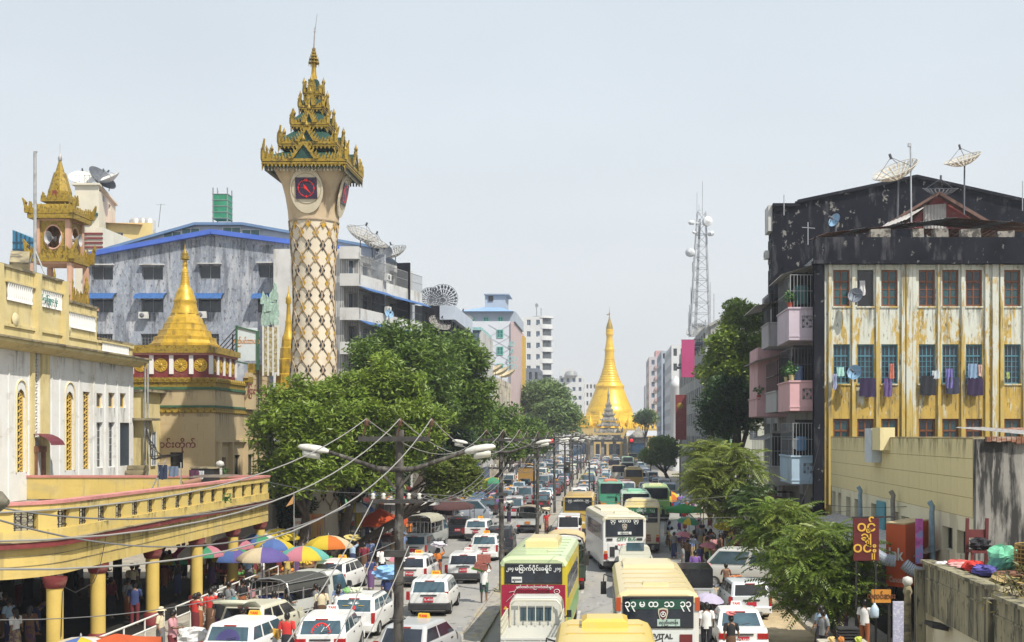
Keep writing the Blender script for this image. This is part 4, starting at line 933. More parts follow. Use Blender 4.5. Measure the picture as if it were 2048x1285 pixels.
for fi, z in enumerate(fl):
 for u0, u1 in ((.2,5.8),(6.2,11.6),(12,15.2)):
  o = 1.5 if u0 < 1 else 1.2
  b = MB()
  for (a0,a1,d0,d1) in ((u0,u1,o-.12,o),(u0,u0+.12,0,o),(u1-.12,u1,0,o)):
   b.loft([[apx(a0,d0,z),apx(a1,d0,z),apx(a1,d1,z),apx(a0,d1,z)],[apx(a0,d0,z+.95),apx(a1,d0,z+.95),apx(a1,d1,z+.95),apx(a0,d1,z+.95)]],0,False)
  b.loft([[apx(u0,0,z-.18),apx(u1,0,z-.18),apx(u1,o,z-.18),apx(u0,o,z-.18)],[apx(u0,0,z),apx(u1,0,z),apx(u1,o,z),apx(u0,o,z)]],0,False)
  b.build('balcony', m_wwhite, ap)
  b = MB()
  n = int((u1-u0)/.22)
  for k in range(n+1):
   u = u0+(u1-u0)*k/n; b.seg(apx(u,o-.05,z+.95),apx(u,o-.05,z+2.6),.035,.035)
  b.seg(apx(u0,o-.05,z+1.8),apx(u1,o-.05,z+1.8),.04,.04); b.seg(apx(u0,o-.05,z+2.6),apx(u1,o-.05,z+2.6),.05,.05)
  b.build('balcony_grille', M('frame_dark' if rr.random()<.6 else 'frame_grey', (.04,.04,.045), .5), ap)
  if fi in (1,2) or rr.random() < .4:
   b = MB(); zz = z+2.75
   b.loft([[apx(u0-.1,o-.2,zz+.25),apx(u1+.1,o-.2,zz+.25),apx(u1+.1,o-.2,zz+.3),apx(u0-.1,o-.2,zz+.3)],[apx(u0-.1,o+.9,zz-.25),apx(u1+.1,o+.9,zz-.25),apx(u1+.1,o+.9,zz-.2),apx(u0-.1,o+.9,zz-.2)]],0,False)
   b.build('awning', m_awn if fi < 3 else M('green_awning', (.06,.2,.14), .6, .2, 2), ap)
 for u in (6,11.8): MB().loft([[apx(u-.15,0,0),apx(u+.15,0,0),apx(u+.15,1.3,0),apx(u-.15,1.3,0)],[apx(u-.15,0,24.5),apx(u+.15,0,24.5),apx(u+.15,1.3,24.5),apx(u-.15,1.3,24.5)]],0,False).build('party_wall', m_bdark if u > 10 else m_gconc, ap) if fi == 0 else None
 if fi < 2: ac_unit(ap, apx(5.4,1.7,z+1.3), rz_)
b = MB()
for z in fl:
 b.box(-23.9,-22.2,109.3,109.6,z,z+.95); b.box(-23.9,-22.2,109.3,110.2,z-.15,z)
b.box(-23.9,-22.2,109.2,110.4,23.2,24.3); b.build('corner_bay', m_wwhite, ap)
for z in fl:
 b = MB(); [b.box(-23.85+k*.15,-23.82+k*.15,109.4,109.44,z+.95,z+2.85) for k in range(12)]; b.build('bay_grille', M('frame_dark'), ap)
DG = M('dish_grey', (.30,.29,.27), .6, .2, 3); DW = M('dish_white', (.62,.61,.57), .5, .1, 2); DB = M('dish_blue', (.22,.38,.55), .5, .1, 2); DK = M('dish_dark', (.10,.11,.13), .6, .2, 3)
def dish(loc, r, aim, label, kind='mesh', mast=1.2, mat=None):
 """aim: direction the bowl faces; mesh dishes are built of ribs and rings"""
 x, y, z = loc; t = thing('satellite_dish', label, 'satellite dish', (x,y,z-mast))
 mat = mat or (DG if kind == 'mesh' else DW)
 n = Vector(aim).normalized(); u = n.orthogonal().normalized(); w = n.cross(u); c = Vector(loc)
 dep = r*.42
 def p(rr_, a): return c+(u*cos(a)+w*sin(a))*rr_*r + n*(rr_*rr_*dep-dep*.3)
 b = MB()
 if kind == 'mesh':
  for k in range(16): b.tube([p(s_,2*pi*k/16) for s_ in (0,.35,.7,1)],.022*max(.6,r),3)
  for s_ in (.3,.5,.7,.85,1): b.tube([p(s_,2*pi*k/24) for k in range(25)],.016*max(.6,r) if s_ < 1 else .03,3,cap=False)
  sh = MB()
  k2 = 0
  for i in range(4):
   for k in range(24):
    a0, a1 = 2*pi*k/24, 2*pi*(k+.62)/24; s0, s1 = i/4, (i+.8)/4
    sh.quad(p(s0,a0),p(s1,a0),p(s1,a1),p(s0,a1))
  sh.build('mesh_bowl', mat, t)
 else:
  rings = [[p(s_,2*pi*k/20) for k in range(20)] for s_ in (.02,.4,.75,1)]
  b.loft(rings,0,True,False); b.loft([[v-n*.03 for v in r_] for r_ in rings],0,True,False)
 b.build('bowl_frame' if kind == 'mesh' else 'bowl', mat, t)
 f = c+n*r*.85
 b = MB()
 for k in range(3): b.tube([p(.95,2*pi*k/3+.4), f],.02,4)
 b.build('strut', DK, t); MB().tube([f-n*.1,f+n*.22],.1*max(.7,r*.6),8).build('feed_horn', DK, t)
 b = MB(); b.tube([(x,y,z-mast),tuple(c-n*dep*.3)],.05,6); b.build('mast', DK, t)
 return t
dish((PX(722,113),113,25.7),1.55,(.45,-.35,.85),'large mesh dish highest above the balconied apartment block','mesh',1.6)
dish((PX(745,115),115,25.3),1.4,(.4,-.3,.9),'mesh dish tilted flat behind the largest one on the apartment roof','mesh',1.2)
dish((PX(790,119),119,25.0),1.3,(-.3,-.5,.9),'mesh dish at the far end of the apartment roof','mesh',1.0)
dish((PX(768,117),117,24.9),.8,(.2,-.9,.5),'small solid grey dish between mesh dishes on the apartment roof','solid',.8,DK)
dish((PX(778,112),112,PZ(629,112)),.42,(.5,-.8,.4),'small blue dish on an apartment balcony right of the clock tower','solid',.6,DB)
m_bcream = M('cream_tower', (.62,.57,.46), .85, .08, .6, layers=[((.36,.32,.26),(.5,.5,.15),.58,.75,.5)])
d = 135.0
cb = thing('cream_block', 'cream rooftop block with white dishes beside the gold pavilion spire', 'building', (PX(200,d),d,0))
xa_, xb_, xc_ = PX(150,d), PX(198,d), PX(231,d+9)
zt = PZ(371,d)
b = MB(); holed(b,(xb_,d),(xc_,d+9),10,zt-.6,[(2.0,2.9,PZ(396,d),PZ(384,d)),(5.2,6.4,PZ(402,d),PZ(390,d))],.2); b.quad((xa_,d,10),(xb_,d,10),(xb_,d,zt),(xa_,d,zt)); b.build('wall', m_bcream, cb)
wins(cb,(xb_,d),(xc_,d+9),[(2.0,2.9,PZ(396,d),PZ(384,d)),(5.2,6.4,PZ(402,d),PZ(390,d))],.2,'bluew')
b = MB(); b.add([(xa_-.3,d-.3,zt),(xb_+.2,d-.3,zt),(xc_+.3,d+9,zt-.6),(xa_,d+9,zt-.6),(xa_-.3,d-.3,zt+.2),(xb_+.2,d-.3,zt+.2),(xc_+.3,d+9,zt-.4),(xa_,d+9,zt-.4)],[(0,1,5,4),(1,2,6,5),(4,5,6,7),(0,3,2,1)]); b.build('roof_slab', m_bcream, cb)
b = MB();
for k in range(6): x = xa_+k*(xb_-xa_)/5; b.seg((x,d,zt+.2),(x,d,zt+1.1),.04,.04)
b.seg((xa_,d,zt+1.1),(xb_,d,zt+1.1),.04,.04); b.build('roof_rail', M('frame_grey'), cb)
MB().lathe([(0,-.1),(.9,0),(.9,.3)],16,(PX(180,d),d-.05,PZ(432,d))).build('arched_window', GL('teal'), cb)
for px, aim, mt, r in ((166,(.2,-.6,.8),DW,1.5),(200,(.8,-.3,.7),DK,1.7),(218,(-.3,-.4,.85),DW,1.4)):
 dish((PX(px,d+2),d+2,PZ(354,d)),r,aim,{166:'white dish at the left end of the cream rooftop block',200:'dark dish tilted in the middle of the cream rooftop block',218:'white dish at the right end of the cream rooftop block'}[px],'solid',1.2,mt)
yb = thing('yellow_house', 'yellow house with pink tiled roof and stacked rooftop tanks beside the cream block', 'building', (PX(250,d+4),d+4,0)); dy = d+4
x0_, x1_ = PX(200,dy), PX(305,dy)
hl = [(PX(214-4,dy)-x0_+.2,PX(225,dy)-x0_+.2,PZ(484,dy),PZ(463,dy)),(PX(232,dy)-x0_,PX(246,dy)-x0_,PZ(484,dy),PZ(465,dy))]
b = MB(); holed(b,(x0_,dy),(x1_,dy),10,PZ(446,dy),hl,.2); b.build('wall', M('pale_yellow_wall', (.64,.5,.22), .8, .1, .6), yb); wins(yb,(x0_,dy),(x1_,dy),hl,.2,'bluew')
b = MB(); za_, zb_ = PZ(446,dy), PZ(436,dy); b.add([(x0_-.4,dy-.6,za_),(x1_-1,dy-.6,za_-.3),(x1_-2,dy+5,zb_),(x0_,dy+5,zb_)],[(0,1,2,3)]); b.build('roof', M('pink_tiles', (.4,.16,.13), .8, .2, 2), yb)
for px, c in ((272,1),(287,0),(298,1)):
 b = MB(); b.lathe([(.75,0),(.75,1.6),(.5,1.9),(0,1.95)],12,(PX(px,dy+6),dy+6,PZ(452,dy))); b.build('water_tank', M('steel_tank', (.5,.5,.49), .4, .2, 3, metal=.4), yb)
b = MB(); x_ = PX(322,dy); b.tube([(x_-.3,dy,PZ(455,dy)),(x_,dy,PZ(408,dy))],.04,5); b.seg((x_-.5,dy,PZ(410,dy)),(x_+.5,dy,PZ(410,dy)),.03,.03); b.build('aerial', M('frame_grey'), yb)
rs = thing('striped_block', 'white block with red bands beside the gold bell pavilion', 'building', (PX(178,118),118,0))
b = MB(); b.box(PX(150,118),PX(205,118),118,128,5,PZ(455,118)); b.build('wall', m_bcream, rs)
for k in range(4): MB().box(PX(149,118),PX(206,118),117.9,118,PZ(470+k*9,118),PZ(466+k*9,118)).build('red_band', MAROON, rs)
MB().box(PX(163,118),PX(170,118),117.7,117.9,PZ(500,118),PZ(455,118)).build('stair_window', GL('teal'), rs)
bgm = thing('blue_glass_building', 'slanted blue glass building at the far left skyline', 'building', (PX(45,120),120,0))
b = MB(); xg = [PX(25,120),PX(68,120)]; b.add([(xg[0],120,5),(xg[1],120,5),(xg[1],120,PZ(478,120)),(xg[0],120,PZ(460,120)),(xg[0],130,PZ(460,120)),(xg[1],130,PZ(478,120))],[(0,1,2,3),(3,2,5,4)]); b.build('glass_front', M('blue_glazing', (.03,.16,.28), .15, .2, 1), bgm)
b = MB()
for k in range(1,5): x = xg[0]+(xg[1]-xg[0])*k/5; b.box(x-.04,x+.04,119.9,120,5,PZ(460+18*k/5,120))
for k in range(4): b.box(xg[0],xg[1],119.92,120,PZ(485+k*14,120)-.04,PZ(485+k*14,120)+.04)
b.build('mullion', M('dark_blue_frame', (.02,.06,.1), .5), bgm)
pk = thing('pink_block', 'low pink wall between hall and golden stupa', 'building', (PX(270,100),100,0))
MB().box(PX(190,100),PX(300,100),100,104,0,PZ(697,100)).build('wall', M('salmon_wall', (.6,.33,.29), .8, .1, .6), pk)
MB().box(PX(190,100),PX(300,100),99.9,104,PZ(697,100),PZ(692,100)).build('coping', m_cream2, pk)
bd = thing('billboard', 'green framed pale billboard on slanting struts beside the golden stupa', 'billboard', (PX(493,88),88,8)); dy = 88
b = MB(); xs = PX(474,dy), PX(514,dy)
b.box(xs[0],xs[1],dy,dy+.12,PZ(722,dy),PZ(656,dy)); b.build('panel', M('pale_panel', (.56,.62,.65), .5, .06, 2), bd)
b = MB(); z0, z1 = PZ(724,dy), PZ(654,dy); b.box(xs[0]-.1,xs[0]+.05,dy-.06,dy+.2,z0-.05,z1+.1); b.box(xs[1]-.05,xs[1]+.1,dy-.06,dy+.2,z0-.6,z1-.3); b.seg((xs[0],dy-.03,z1),(xs[1],dy-.03,z1-.35),.1,.1); b.seg((xs[0],dy-.03,z0),(xs[1],dy-.03,z0-.3),.1,.1); b.build('frame', m_green, bd)
b = MB()
for k in range(8): b.seg((xs[0],dy+.1,z1-.35*k),(xs[0]-1.6,dy+.5,z1-1.6-.35*k),.05,.05)
b.seg((xs[0]-.4,dy+.3,z1-.5),(xs[0]-.4,dy+.3,5),.08,.08); b.seg((xs[1],dy+.3,z0),(xs[1],dy+.3,5),.08,.08); b.build('strut', m_iron, bd)
text('စည်ပင်သာယာ', M('orange_lettering', (.55,.22,.03), .6), .48, bd, ((xs[0]+xs[1])/2,dy-.02,z1-1.05), sx=.62)
b = MB(); rr = random.Random(3)
xq = PX(541,dy)
for i in range(4):
 x = PX(526+i*10,dy); b.box(x-.06,x+.06,dy,dy+.12,PZ(752,dy),PZ(640-6*(i%2),dy))
b.build('post', M('white_post', (.6,.6,.57), .6), tag(thing('mosaic_crest','tall mosaic crest of leaf shapes on white posts beside the clock tower','sculpture',(xq,dy,7)),None))
cr = [o for o in C.objects if o.name == 'mosaic_crest'][0]
b = MB()
for i in range(26):
 x = xq+rr.uniform(-.55,.55); z = PZ(rr.uniform(655,600),dy); gold_flame(b,(x,dy-.05+rr.uniform(0,.1),z),.35,rr.uniform(.8,1.5),.05,rr.uniform(-.3,.3),rr.uniform(-.1,.1))
b.build('crest_leaf', M('pale_green_mosaic', (.3,.42,.36), .4, .3, 6), cr)['kind'] = 'stuff'
b = MB(); b.box(xq-.45,xq+.45,dy+.02,dy+.08,PZ(745,dy),PZ(655,dy)); b.build('mosaic_panel', M('gold_green_mosaic', (.3,.24,.1), .5, .5, 5, layers=[((.5,.5,.45),(4,4,4),.5,.6,.8)]), cr)
def slab_building(name, label, x0, x1, y0, y1, zt, mat, floors, nf, ns, sty_f='grey', sty_s='grey', zb=0, fh=None, ww=.5, wh=.5, roof=None, face=1, tops=None):
 """front (facing camera) and street side (face=1: faces +X, -1: faces -X) with real openings"""
 t = thing(name, label, 'building', ((x0+x1)/2,(y0+y1)/2,0))
 fh = fh or zt/floors; b = MB(); hf = []; hs = []
 for f in range(floors):
  z = zt-(f+1)*fh
  if z < zb: break
  for k in range(nf):
   w = (x1-x0)/nf; hf.append((k*w+w*(1-ww)/2,k*w+w*(1+ww)/2,z+fh*(1-wh)/2,z+fh*(1+wh)/2))
  for k in range(ns):
   w = (y1-y0)/ns; hs.append((k*w+w*(1-ww)/2,k*w+w*(1+ww)/2,z+fh*(1-wh)/2,z+fh*(1+wh)/2))
 holed(b,(x0,y0),(x1,y0),0,zt,hf,.2)
 sA, sB = ((x1,y0),(x1,y1)) if face == 1 else ((x0,y1),(x0,y0))
 holed(b,sA,sB,0,zt,hs,.2)
 ox = x0 if face == 1 else x1
 b.quad((ox,y0,0),(ox,y1,0),(ox,y1,zt),(ox,y0,zt)); b.quad((x0,y1,0),(x1,y1,0),(x1,y1,zt),(x0,y1,zt)); b.quad((x0,y0,zt-.3),(x1,y0,zt-.3),(x1,y1,zt-.3),(x0,y1,zt-.3))
 b.build('wall', mat, t); wins(t,(x0,y0),(x1,y0),hf,.2,sty_f); wins(t,sA,sB,hs,.2,sty_s)
 return t
bk = slab_building('dark_apartment', 'black stained apartment block with mesh dishes above the tree crown', PX(830,140),-17.9,140,158,PZ(612,140),m_bdark,7,2,5,'dark','bluew',8,3.1)
MB().box(PX(880,140),-17.4,139.7,158,PZ(640,140),PZ(612,140)).build('stair_head', m_paleb, bk)
dish((PX(862,142),142,PZ(600,142)),1.4,(.25,-.95,.25),'upright mesh dish left of its larger twin on the black apartment roof','mesh',1.2,DK)
dish((PX(886,144),144,PZ(600,144)),1.75,(.1,-.97,.2),'largest upright wheel-like mesh dish on the black apartment roof','mesh',1.4,DK)
dish((PX(876,139),139.5,PZ(650,139)),1.3,(.4,-.5,.7),'mesh dish fixed low on the front of the black apartment block','mesh',.8,DG)
nv = slab_building('navy_building', 'dark navy building with white fins beside the tall white hotel', PX(905,168),-17.6,168,183,PZ(661,168),M('navy_wall', (.06,.09,.15), .7, .2, .5),6,1,6,None,'blue' if 0 else 'bluew',10,3.3)
for k in range(7): MB().box(-17.6,-17.1,168.2+k*2.4,168.6+k*2.4,3,PZ(662,168)).build('white_fin', m_wwhite, nv)
MB().box(PX(905,168)-.2,-17.3,167.8,183,PZ(661,168),PZ(655,168)).build('teal_parapet', M('teal_trim', (.25,.45,.46), .6), nv)
dish((PX(923,170),170,PZ(640,170)),1.6,(.2,-.3,.95),'mesh dish facing up on the navy building roof','mesh',1.6,DG)
hd = 215.0
xw0, xw1 = PX(915,hd), PX(1021,hd)
ho = slab_building('hotel_tower', 'tall pale hotel with blue hipped roof and pink vertical sign wall', xw0, xw1, hd, hd+26, PZ(643,hd), M('pale_hotel_wall', (.55,.58,.64), .8, .05, .4), 9, 0, 0, zb=3)
for k in range(5): window(ho,(PX(1000,hd),hd-.05,PZ(668+34*k,hd)),1.15,1.45,0,'green')
b = MB()
for k in range(7):
 z = PZ(650+k*24,hd); b.seg((PX(977,hd),hd-.03,z-2.2),(PX(1020,hd),hd-.03,z),.05,.03); b.seg((PX(977,hd),hd-.03,z),(PX(1020,hd),hd-.03,z-2.2),.05,.03)
b.build('diagonal_line', M('slate_line', (.25,.3,.36), .7), ho)['kind'] = 'stuff'
MB().box(xw1+.05,xw1+.5,hd-.3,hd+27,2,PZ(644,hd)).build('pink_sign_wall', M('dusty_pink_wall', (.46,.36,.36), .8, .06, .5), ho)
for k, ch in enumerate('ဟိုတယ်'): pass
for k, ch in enumerate(('စ','န','တ','က')): text(ch, M('teal_trim'), 1.6, ho, (xw1+.3,hd-.35,PZ(688+k*15,hd)))
MB().box(xw1+.5,xw1+.9,hd+22,hd+27.2,2,PZ(652,hd)).build('yellow_fin', M('mustard_fin', (.5,.33,.05), .6), ho)
zc_ = PZ(643,hd)
MB().box(PX(922,hd),PX(1030,hd),hd+1,hd+22,zc_,PZ(622,hd)).build('attic_storey', M('slate_blue_wall', (.33,.38,.45), .8, .08, .6), ho)
for px in (943,971,1000): window(ho,(PX(px,hd),hd+.95,PZ(638,hd)),.9,.8,0,'green')
xm = PX(975,hd); ze = PZ(623,hd); zr_ = PZ(605,hd)
b = MB(); x0_, x1_ = PX(918,hd)-.2, PX(1027,hd); b.add([(x0_,hd,ze),(x1_,hd,ze),(x1_,hd+23,ze),(x0_,hd+23,ze),(PX(962,hd),hd+8,zr_),(PX(990,hd),hd+8,zr_),(PX(990,hd),hd+15,zr_),(PX(962,hd),hd+15,zr_)],[(0,1,5,4),(1,2,6,5),(2,3,7,6),(3,0,4,7),(4,5,6,7)]); b.build('hipped_roof', M('sky_blue_roof', (.22,.36,.6), .45, .1, .8), ho)
b = MB(); b.box(PX(962,hd),PX(1004,hd),hd+7,hd+14,zr_-1,PZ(581,hd)); b.box(PX(960,hd),PX(1012,hd),hd+6.5,hd+14.5,PZ(581,hd),PZ(579,hd)); b.build('lift_tower', M('slate_blue_wall'), ho)
window(ho,(PX(974,hd),hd+6.9,PZ(589,hd)),.9,.9,0,'dark')
lo = slab_building('stained_shophouse', 'stained cream shophouse with round pale dishes below the hotel', PX(976,190),-16.7,190,212,PZ(757,190),M('stained_cream', (.5,.45,.36), .85, .15, .6, layers=[((.16,.14,.12),(.6,.6,.25),.5,.68,.8)]),5,0,8,None,'dark',3,3.2)
for px, yy, lb in ((990,192,'left cream dish on the stained shophouse roof'),(1003,196,'middle cream dish on the stained shophouse roof'),(1016,200,'right cream dish on the stained shophouse roof')):
 dish((PX(px,yy),yy,PZ(742+ (px-990)*.35,yy)),1.5,(-.4,-.25,.9),lb,'solid',1.2,M('dish_cream', (.55,.46,.3), .6, .1, 2))
cv_d = 320.0
cvb = slab_building('curved_apartments', 'white apartment tower with rounded balcony corner beyond the hotel', PX(1030,cv_d),PX(1085,cv_d),cv_d,cv_d+20,PZ(634,cv_d),M('white_tower', (.56,.57,.58), .8, .06, .3),12,3,0,'bluew','grey',6,3.0,.42,.5)
b = MB(); cxx, cyy = PX(1085,cv_d), cv_d+2.6
for f in range(11):
 z = PZ(634,cv_d)-3.0*(f+1); b.lathe([(2.7,z-.1),(2.7,z+1.1)],20,(cxx,cyy,0),cap=True)
b.lathe([(2.8,PZ(636,cv_d)),(2.8,PZ(632,cv_d))],20,(cxx,cyy,0),cap=True); b.build('round_balcony', M('white_tower'), cvb)
MB().lathe([(2.2,0),(2.2,PZ(634,cv_d))],16,(cxx,cyy,0)).build('corner_glazing', GL('grey'), cvb)
b = MB(); b.tube([(PX(1072,cv_d),cv_d+3,PZ(634,cv_d)),(PX(1072,cv_d),cv_d+3,PZ(604,cv_d))],.12,5); b.tube([(PX(1081,cv_d),cv_d+3,PZ(634,cv_d)),(PX(1081,cv_d),cv_d+3,PZ(614,cv_d))],.12,5); b.box(PX(1069,cv_d),PX(1075,cv_d),cv_d+2.9,cv_d+3.2,PZ(612,cv_d),PZ(606,cv_d)); b.build('roof_antenna', M('frame_grey'), cvb)
sg1 = slab_building('low_office', 'low dark office block in front of the rounded apartment tower', PX(1043,260),PX(1078,260),260,275,PZ(737,260),M('slate_office', (.16,.18,.22), .8, .1, .5),5,3,3,'grey','grey',3,3.2)
fw = slab_building('far_white_block', 'far white block with arched front left of the pagoda', PX(1118,470),PX(1166,470),470,500,PZ(752,470),M('far_white', (.55,.56,.58), .8, .05, .2),8,4,2,'bluew','bluew',4,3.4,.5,.45)
MB().box(PX(1124,470),PX(1148,470),469,480,PZ(755,470),PZ(738,470)).build('roof_house', M('far_white'), fw)
b = MB(); b.lathe([(3.0,0),(2.6,1.4),(1.4,2.4),(0,2.8)],16,(PX(1140,470),471,PZ(752,470))); b.build('dome', M('frame_grey'), fw)
fw2 = slab_building('far_terrace', 'far pale terrace block immediately left of the pagoda', PX(1164,500),PX(1200,500),500,520,PZ(765,500),M('far_white'),7,5,2,'grey','grey',4,3.4,.5,.5)
slab_building('skyline_block', 'low hazy block beyond the trees left of the pagoda', PX(1104,520),PX(1124,520),520,540,PZ(757,520),M('far_grey', (.42,.44,.47), .8, .05, .2),8,2,2,'grey','grey',4,3.4)
pd = 400.0; ppx, q = PX(1219,pd), pd/F
def Z(y): return PZ(y, pd)
GP = M('pagoda_gold', (.70,.44,.025), .36, .1, .25, metal=.15, layers=[((.36,.2,.015),(.6,.6,.8),.56,.74,.5)], spec=.6)
pg = thing('golden_pagoda', 'great golden bell-shaped pagoda closing the far end of the street', 'pagoda', (ppx,pd,0))
def PR(rows): return [(r*q, Z(y)) for y, r in rows]
MB().lathe(PR([(866,88),(861,84),(860,79),(854,76),(853,72),(847,69),(846,65),(840,62),(839,58),(833,55),(832,51.5),(825,49),(824,46)]),8,(ppx,pd,0),0,False,pi/8).build('octagonal_terrace', GP, pg)
MB().lathe(PR([(825,46.5),(819,45.5),(817,43.5),(813,42.5),(806,39.5),(798,36),(790,33),(782,30),(777,28.3),(775,29.5),(772,29.2),(770,27),(768,26)]),40,(ppx,pd,0)).build('bell', GP, pg)
rows = []; y = 769; r = 25.5
for y, r in ((769,25.5),(764,22.8),(759,20.6),(754,18.7),(749,17),(744,15.4),(739,13.9),(734,12.6),(729,11.5),(724,10.7),(719,10.2)): rows += [(y+1.4,r),(y,r+.7),(y-1.8,r-.5)]
rows += [(716,9.8),(706,9.0),(703,9.6),(700,10.4),(697,8.8),(693,8.6),(690,8.0),(682,6.8),(674,6.0),(671,7.2),(668,7.6),(665,6.8),(662,7.6),(659,7.2)]
MB().lathe(PR(rows),32,(ppx,pd,0)).build('ringed_spire', GP, pg)
MB().lathe(PR([(770,24),(740,13),(716,9)]),24,(ppx,pd,0)).build('spire_core', GP, pg)
b = MB()
for k in range(16):
 a = 2*pi*k/16; b.add([(ppx+8*q*cos(a-.16),pd+8*q*sin(a-.16),Z(696)),(ppx+8*q*cos(a+.16),pd+8*q*sin(a+.16),Z(696)),(ppx+11.5*q*cos(a),pd+11.5*q*sin(a),Z(701))],[(0,1,2)])
b.lathe(PR([(697,8.4),(694,8.8),(690,8)]),24,(ppx,pd,0)); b.build('lotus_band', GP, pg)
b = MB(); b.lathe(PR([(660,7.2),(656,6.8),(650,5.4),(645,3.6),(640,2.2),(634,1),(628,.5),(615,.25)]),16,(ppx,pd,0)); b.lathe([(0,-.3),(.35,0),(0,.3)],6,(ppx,pd,Z(627))); b.box(ppx-.9,ppx,pd-.05,pd+.05,Z(631),Z(629)); b.build('hti_crown', GOLDN, pg)
b = MB()
for k in range(24):
 a = 2*pi*k/24; b.lathe([(.9,0),(.8,1.2),(.35,2.0),(.12,3.4),(0,4.2)],8,(ppx+75*q*cos(a),pd+75*q*sin(a),Z(851)))
b.build('small_stupa', GP, pg)['kind'] = 'stuff'
b = MB()
b.box(ppx-11.5,ppx+19,pd-14,pd+14,0,Z(858)); b.build('base_arcade', M('pale_gold_wall', (.5,.36,.14), .7, .15, .3), pg)
b = MB()
for k in range(12): x = ppx+3+k*1.4; b.lathe([(.55,0),(.5,.8),(.2,1.4),(.06,2.6),(0,3.2)],8,(x,pd-13.4,Z(862)))
b.build('small_spire', GP, pg)['kind'] = 'stuff'
b = MB()
for k in range(14): b.box(ppx-10.6+k*2.1,ppx-9.4+k*2.1,pd-14.1,pd-13.9,1.2,4.6)
b.build('shop_opening', GL('dark'), pg)['kind'] = 'stuff'
MB().add([(PX(1255,385),384,Z(862)),(PX(1313,385),384,Z(862)),(PX(1318,385),380,Z(872)),(PX(1250,385),380,Z(872))],[(0,1,2,3)]).build('tin_awning', M('pale_tin', (.5,.52,.55), .4, .15, .3, metal=.3), pg)
gd = 372.0; gx = PX(1217,gd)
gw = thing('spired_gateway', 'grey ornate gateway with tiered spire standing before the golden pagoda', 'gateway', (gx,gd,0))
m_gate = M('weathered_carving', (.22,.21,.19), .85, .3, .8, layers=[((.38,.36,.3),(.9,.9,.9),.5,.65,.6),((.08,.08,.08),(1.5,1.5,1.5),.56,.68,.7)])
def ZG(y): return PZ(y,gd)
b = MB()
for i, (hw_, y_) in enumerate([(5.4,880),(4.4,866),(3.5,853),(2.7,842),(2.0,832),(1.35,823),(.85,815)]):
 z = ZG(y_); zn = ZG(y_-9)
 b.lathe([(hw_*1.3,z),(hw_*.95,z+.8),(hw_*.85,zn+.1)],4,(gx,gd,0),0,False,pi/4,cap=True)
 for k in range(7):
  u = -hw_*.92+2*hw_*.92*k/6; gold_flame(b,(gx+u,gd-hw_*.92,z+.1),.7*max(.5,hw_/5),(.9+1.2*abs(u)/hw_)*max(.5,hw_/5),.2,0,.1*(1 if u > 0 else -1))
 gold_flame(b,(gx,gd-hw_*.95,z),hw_*.5,1.6*max(.6,hw_/5),.2)
b.lathe([(.8,ZG(816)),(.5,ZG(803)),(.28,ZG(795)),(.4,ZG(790)),(.15,ZG(784)),(.05,ZG(776))],8,(gx,gd,0)); b.build('tiered_roof', m_gate, gw)
b = MB(); [b.box(gx+u-.5,gx+u+.5,gd-4,gd+4,0,ZG(878)) for u in (-5,-1.8,1.8,5)]; b.build('gate_pillar', m_gate, gw)
b = MB(); b.box(gx-5.6,gx+5.6,gd-4.2,gd+4.2,ZG(884),ZG(878)); b.build('lintel_beam', m_gate, gw)
for sg_ in (-1,1):
 b = MB(); b.box(gx+sg_*9-3,gx+sg_*9+3,gd-2,gd+2,0,ZG(876)); b.lathe([(4.6,ZG(876)),(2.6,ZG(868)),(1.3,ZG(862)),(.1,ZG(852))],4,(gx+sg_*9,gd,0),0,False,pi/4); b.build('side_pavilion', m_gate, gw)
 MB().box(gx+sg_*9-2.2,gx+sg_*9+2.2,gd-2.08,gd-2,1,5).build('opening', GL('blue'), gw)
m_pkt = M('pinkish_tower', (.44,.42,.46), .8, .07, .2)
pt = slab_building('pinkish_tower', 'tall pinkish grey tower farthest down the right of the street', PX(1298,400),PX(1330,400),400,430,PZ(714,400),m_pkt,9,2,4,'bluew','bluew',4,3.6,.42,.45,face=-1)
for f in range(9): MB().box(PX(1310,400),PX(1331,400),399.4,400,PZ(735+f*22,400)-.4,PZ(735+f*22,400)+.5).build('balcony', M('rose_balcony', (.45,.28,.28), .8), pt)
MB().box(PX(1312,400),PX(1328,400),404,415,PZ(714,400),PZ(700,400)).build('lift_tower', M('rose_balcony'), pt)
slab_building('pale_far_tower', 'narrow pale tower peeping left of the pinkish one', PX(1291,450),PX(1300,450),450,470,PZ(770,450),M('far_grey'),10,1,2,'grey','grey',4,3.4)
bt2 = slab_building('blue_slab', 'slate blue apartment slab on the far right of the street', PX(1323,330),PX(1345,330),330,360,PZ(702,330),M('slate_blue_wall'),12,2,6,'dark','dark',4,2.8,.5,.5,face=-1)
slab_building('dark_blue_block', 'dark blue narrow block beside the slate apartment slab', PX(1338,290),PX(1354,290),290,322,PZ(715,290),M('navy_wall'),9,2,8,'bluew','bluew',4,3.0,.5,.5,face=-1)
pw = slab_building('pale_office', 'pale office with a white domed kiosk at its foot', PX(1343,255),PX(1372,255),255,285,PZ(690,255),M('far_white'),9,2,7,'grey','grey',4,3.1,.5,.5,face=-1)
b = MB(); x_ = PX(1352,250); b.lathe([(1.2,0),(1.2,PZ(775,250)),(1.35,PZ(773,250)),(1.1,PZ(765,250)),(.6,PZ(757,250)),(.06,PZ(752,250))],12,(x_,250,0)); b.build('domed_kiosk', M('far_white'), pw)
m_gr = M('mould_grey_facade', (.33,.33,.32), .9, .15, .4, layers=[((.13,.13,.13),(.8,.8,.2),.52,.7,.7),((.5,.49,.46),(.7,.7,.3),.58,.72,.5)])
